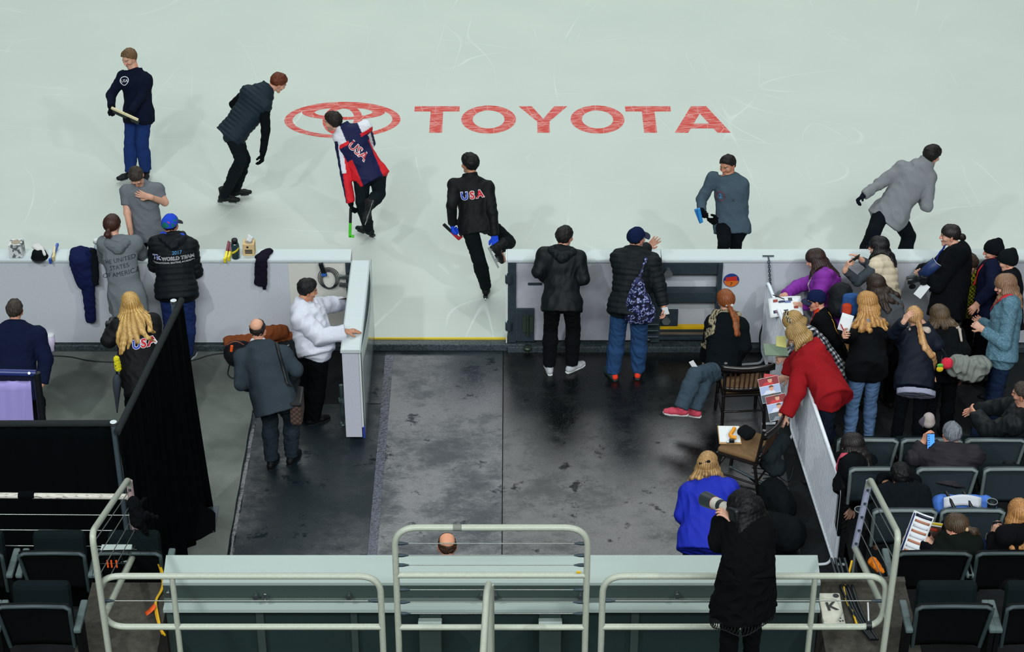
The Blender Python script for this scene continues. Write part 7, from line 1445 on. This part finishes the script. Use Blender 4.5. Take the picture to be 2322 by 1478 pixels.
for i, pts in enumerate((((1700, 1080), (1735, 1110), (1760, 1095), (1780, 1120), (1750, 1140)), ((1715, 1130), (1740, 1105), (1772, 1110), (1765, 1080), (1730, 1085)), ((1705, 1060), (1750, 1065), (1790, 1100), (1800, 1060)))):
    cable('floor_cable', [G(x, y, .02 + .012 * i) for x, y in pts], .008, M_CABLE, 'black cable coil on the pale concrete patch, ' + ('outer turn', 'inner turn', 'turn running to the barrier')[i], 'cables on the patch')
cable('board_cable', [W(1730, 735, 18.95), W(1722, 760, 18.95), W(1724, 790, 18.95), W(1732, 812, 18.9)], .009, M_CABLE, 'thin black cable bent down the boards behind the barrier'); cable('board_cable', [W(1735, 700, 19.0), W(1748, 704, 19.0), W(1758, 700, 18.9)], .008, solid('cable_grey', (120, 130, 136)), 'grey cable end by the foot of the chain')
# ------------------------------------------------------------------ things at the tunnel ledges
ZL = 2.11
def LG(px, py, z=ZL): return G(px, py, z + .012)
cable('ledge_cable', [LG(358, 1268), LG(366, 1288), LG(372, 1312, ZL), LG(370, 1335), LG(352, 1362), LG(356, 1385), LG(364, 1425), LG(374, 1440)], .009, M_YEL, 'yellow cable falling along the left ledge of the tunnel'); cable('ledge_cable', [LG(354, 1268), LG(364, 1292), LG(370, 1330), LG(350, 1362), LG(352, 1390), LG(360, 1420), LG(368, 1438)], .006, solid('cable_gold', (206, 160, 30)), 'thinner golden cable twisted beside the yellow one on the left ledge')
tag(part('tape_strip', M_ORG, None, lambda b: b.sheet(lambda u, v: LG(328 + 22 * u + 5 * v, 1388 - 12 * u - 8 * u * u + 8 * v, ZL + .03 * u), 8, 2, .004)), 'strip of orange tape tied on the yellow cable at left', 'tape')
cable('ledge_cable', [LG(1932, 1272), LG(1925, 1300), LG(1912, 1330), LG(1920, 1365), LG(1936, 1392), LG(1944, 1420)], .010, M_YEL, 'yellow cable winding along the right ledge of the tunnel')
for i, dx in enumerate((0, 9, 18, 30)):
    cable('ledge_cable', [LG(1885 + dx, 1266), LG(1894 + dx, 1300), LG(1912 + dx * .8, 1340), LG(1930 + dx * .7, 1385), LG(1955 + dx * .6, 1425), LG(1975 + dx * .5, 1450)], .011, M_CABLE, 'black cable in the bundle over the right ledge, %s' % ('outermost toward the tunnel', 'second from the tunnel', 'third from the tunnel', 'nearest the stair railing')[i], 'black cable bundle')
lump('rag', [Pr(LG(1978, 1280) + V(0, 0, .03), LG(1988, 1292) + V(0, 0, .03), .03, .025, None, .03), Pr(LG(1992, 1296) + V(0, 0, .02), LG(2004, 1300) + V(0, 0, .02), .02, .012, None, .02)], (200, 110, 30), 'crumpled orange rag on the right ledge by the stair railing', 'cloth', 'knit', .012, 50, .006)
q = G(1886, 1378, ZL + .06); o = thing('lid_box', V(q[0], q[1], ZL), 'worn white plastic box lid marked with the letter K on the right ledge', 'box'); M_LID = solid('lid_white', (204, 206, 190), .5, vary=.12, scale=14)
part('tray', M_LID, o, lambda b: b.box((0, 0, .03), (.17, .36, .06)), .012); part('raised_rim', M_LID, o, lambda b: b.tube([p + V(0, 0, .062) for p in fillet([V(-.08, -.16, 0), V(.02, -.16, 0), V(.08, -.04, 0), V(.05, .1, 0), V(-.08, .12, 0)], .03, 4, True)], .006, 6, True))
part('hole', M_BLACK, o, lambda b: b.lathe([(.001, .063), (.024, .063)], V(.05, .14, 0), 16)); 
for x, y in ((.03, -.14), (.05, -.12), (.065, -.15), (.045, -.155)): part('vent_hole', M_BLACK, o, lambda b: b.lathe([(.001, .063), (.008, .063)], V(x, y, 0), 10))
flat_text('letter', 'K', .13, V(.0, .01, .0655), (1, .12, 0), (-.12, 1, 0), M_BLACK, o, bold=.004)
cable('zip_tie', [LG(1965, 1388) + V(0, 0, .1), LG(1968, 1400) + V(0, 0, .04), LG(1970, 1418)], .007, M_PAPER, 'white cable tie end standing on the right ledge')
tag(part('rail_wrap', M_BLACK, None, lambda b: b.tube([W(1964, 1418, RY), W(1976, 1418, RY)], .034, 10)), 'black tape wrap around the low right railing', 'tape')
o = thing('wire_rack', LG(262, 1282), 'small black wire rack with orange tags behind the left stair railing', 'rack'); part('frame', M_BLACK, o, lambda b: [b.tube([V(x, 0, 0), V(x, 0, .14)], .006, 6) for x in (-.12, -.06, 0, .06, .12)] + [b.tube([V(-.14, 0, z), V(.14, 0, z)], .006, 6) for z in (.02, .13)]); part('box', M_HDR, o, lambda b: b.box((0, .09, .05), (.24, .1, .1)))
for x in (-.05, -.02, .02): part('orange_tag', M_ORG, o, lambda b: b.box((x, -.04, .05), (.012, .01, .07)))
lump('cloth', [Pr(W(302, 1140, 13.12), W(312, 1180, 13.1), .045, .05, None, .03), Pr(W(318, 1165, 13.1), W(355, 1172, 13.2), .03, .012, None, .03), Pr(W(310, 1145, 13.1), W(330, 1130, 13.2), .02, .008, None, .02), Pr(W(312, 1180, 13.1), W(334, 1212, 13.15), .035, .012, None, .03)], (12, 15, 17), 'black cloth knotted around the far post of the left stair railing', 'cloth', 'knit', .012, 40)
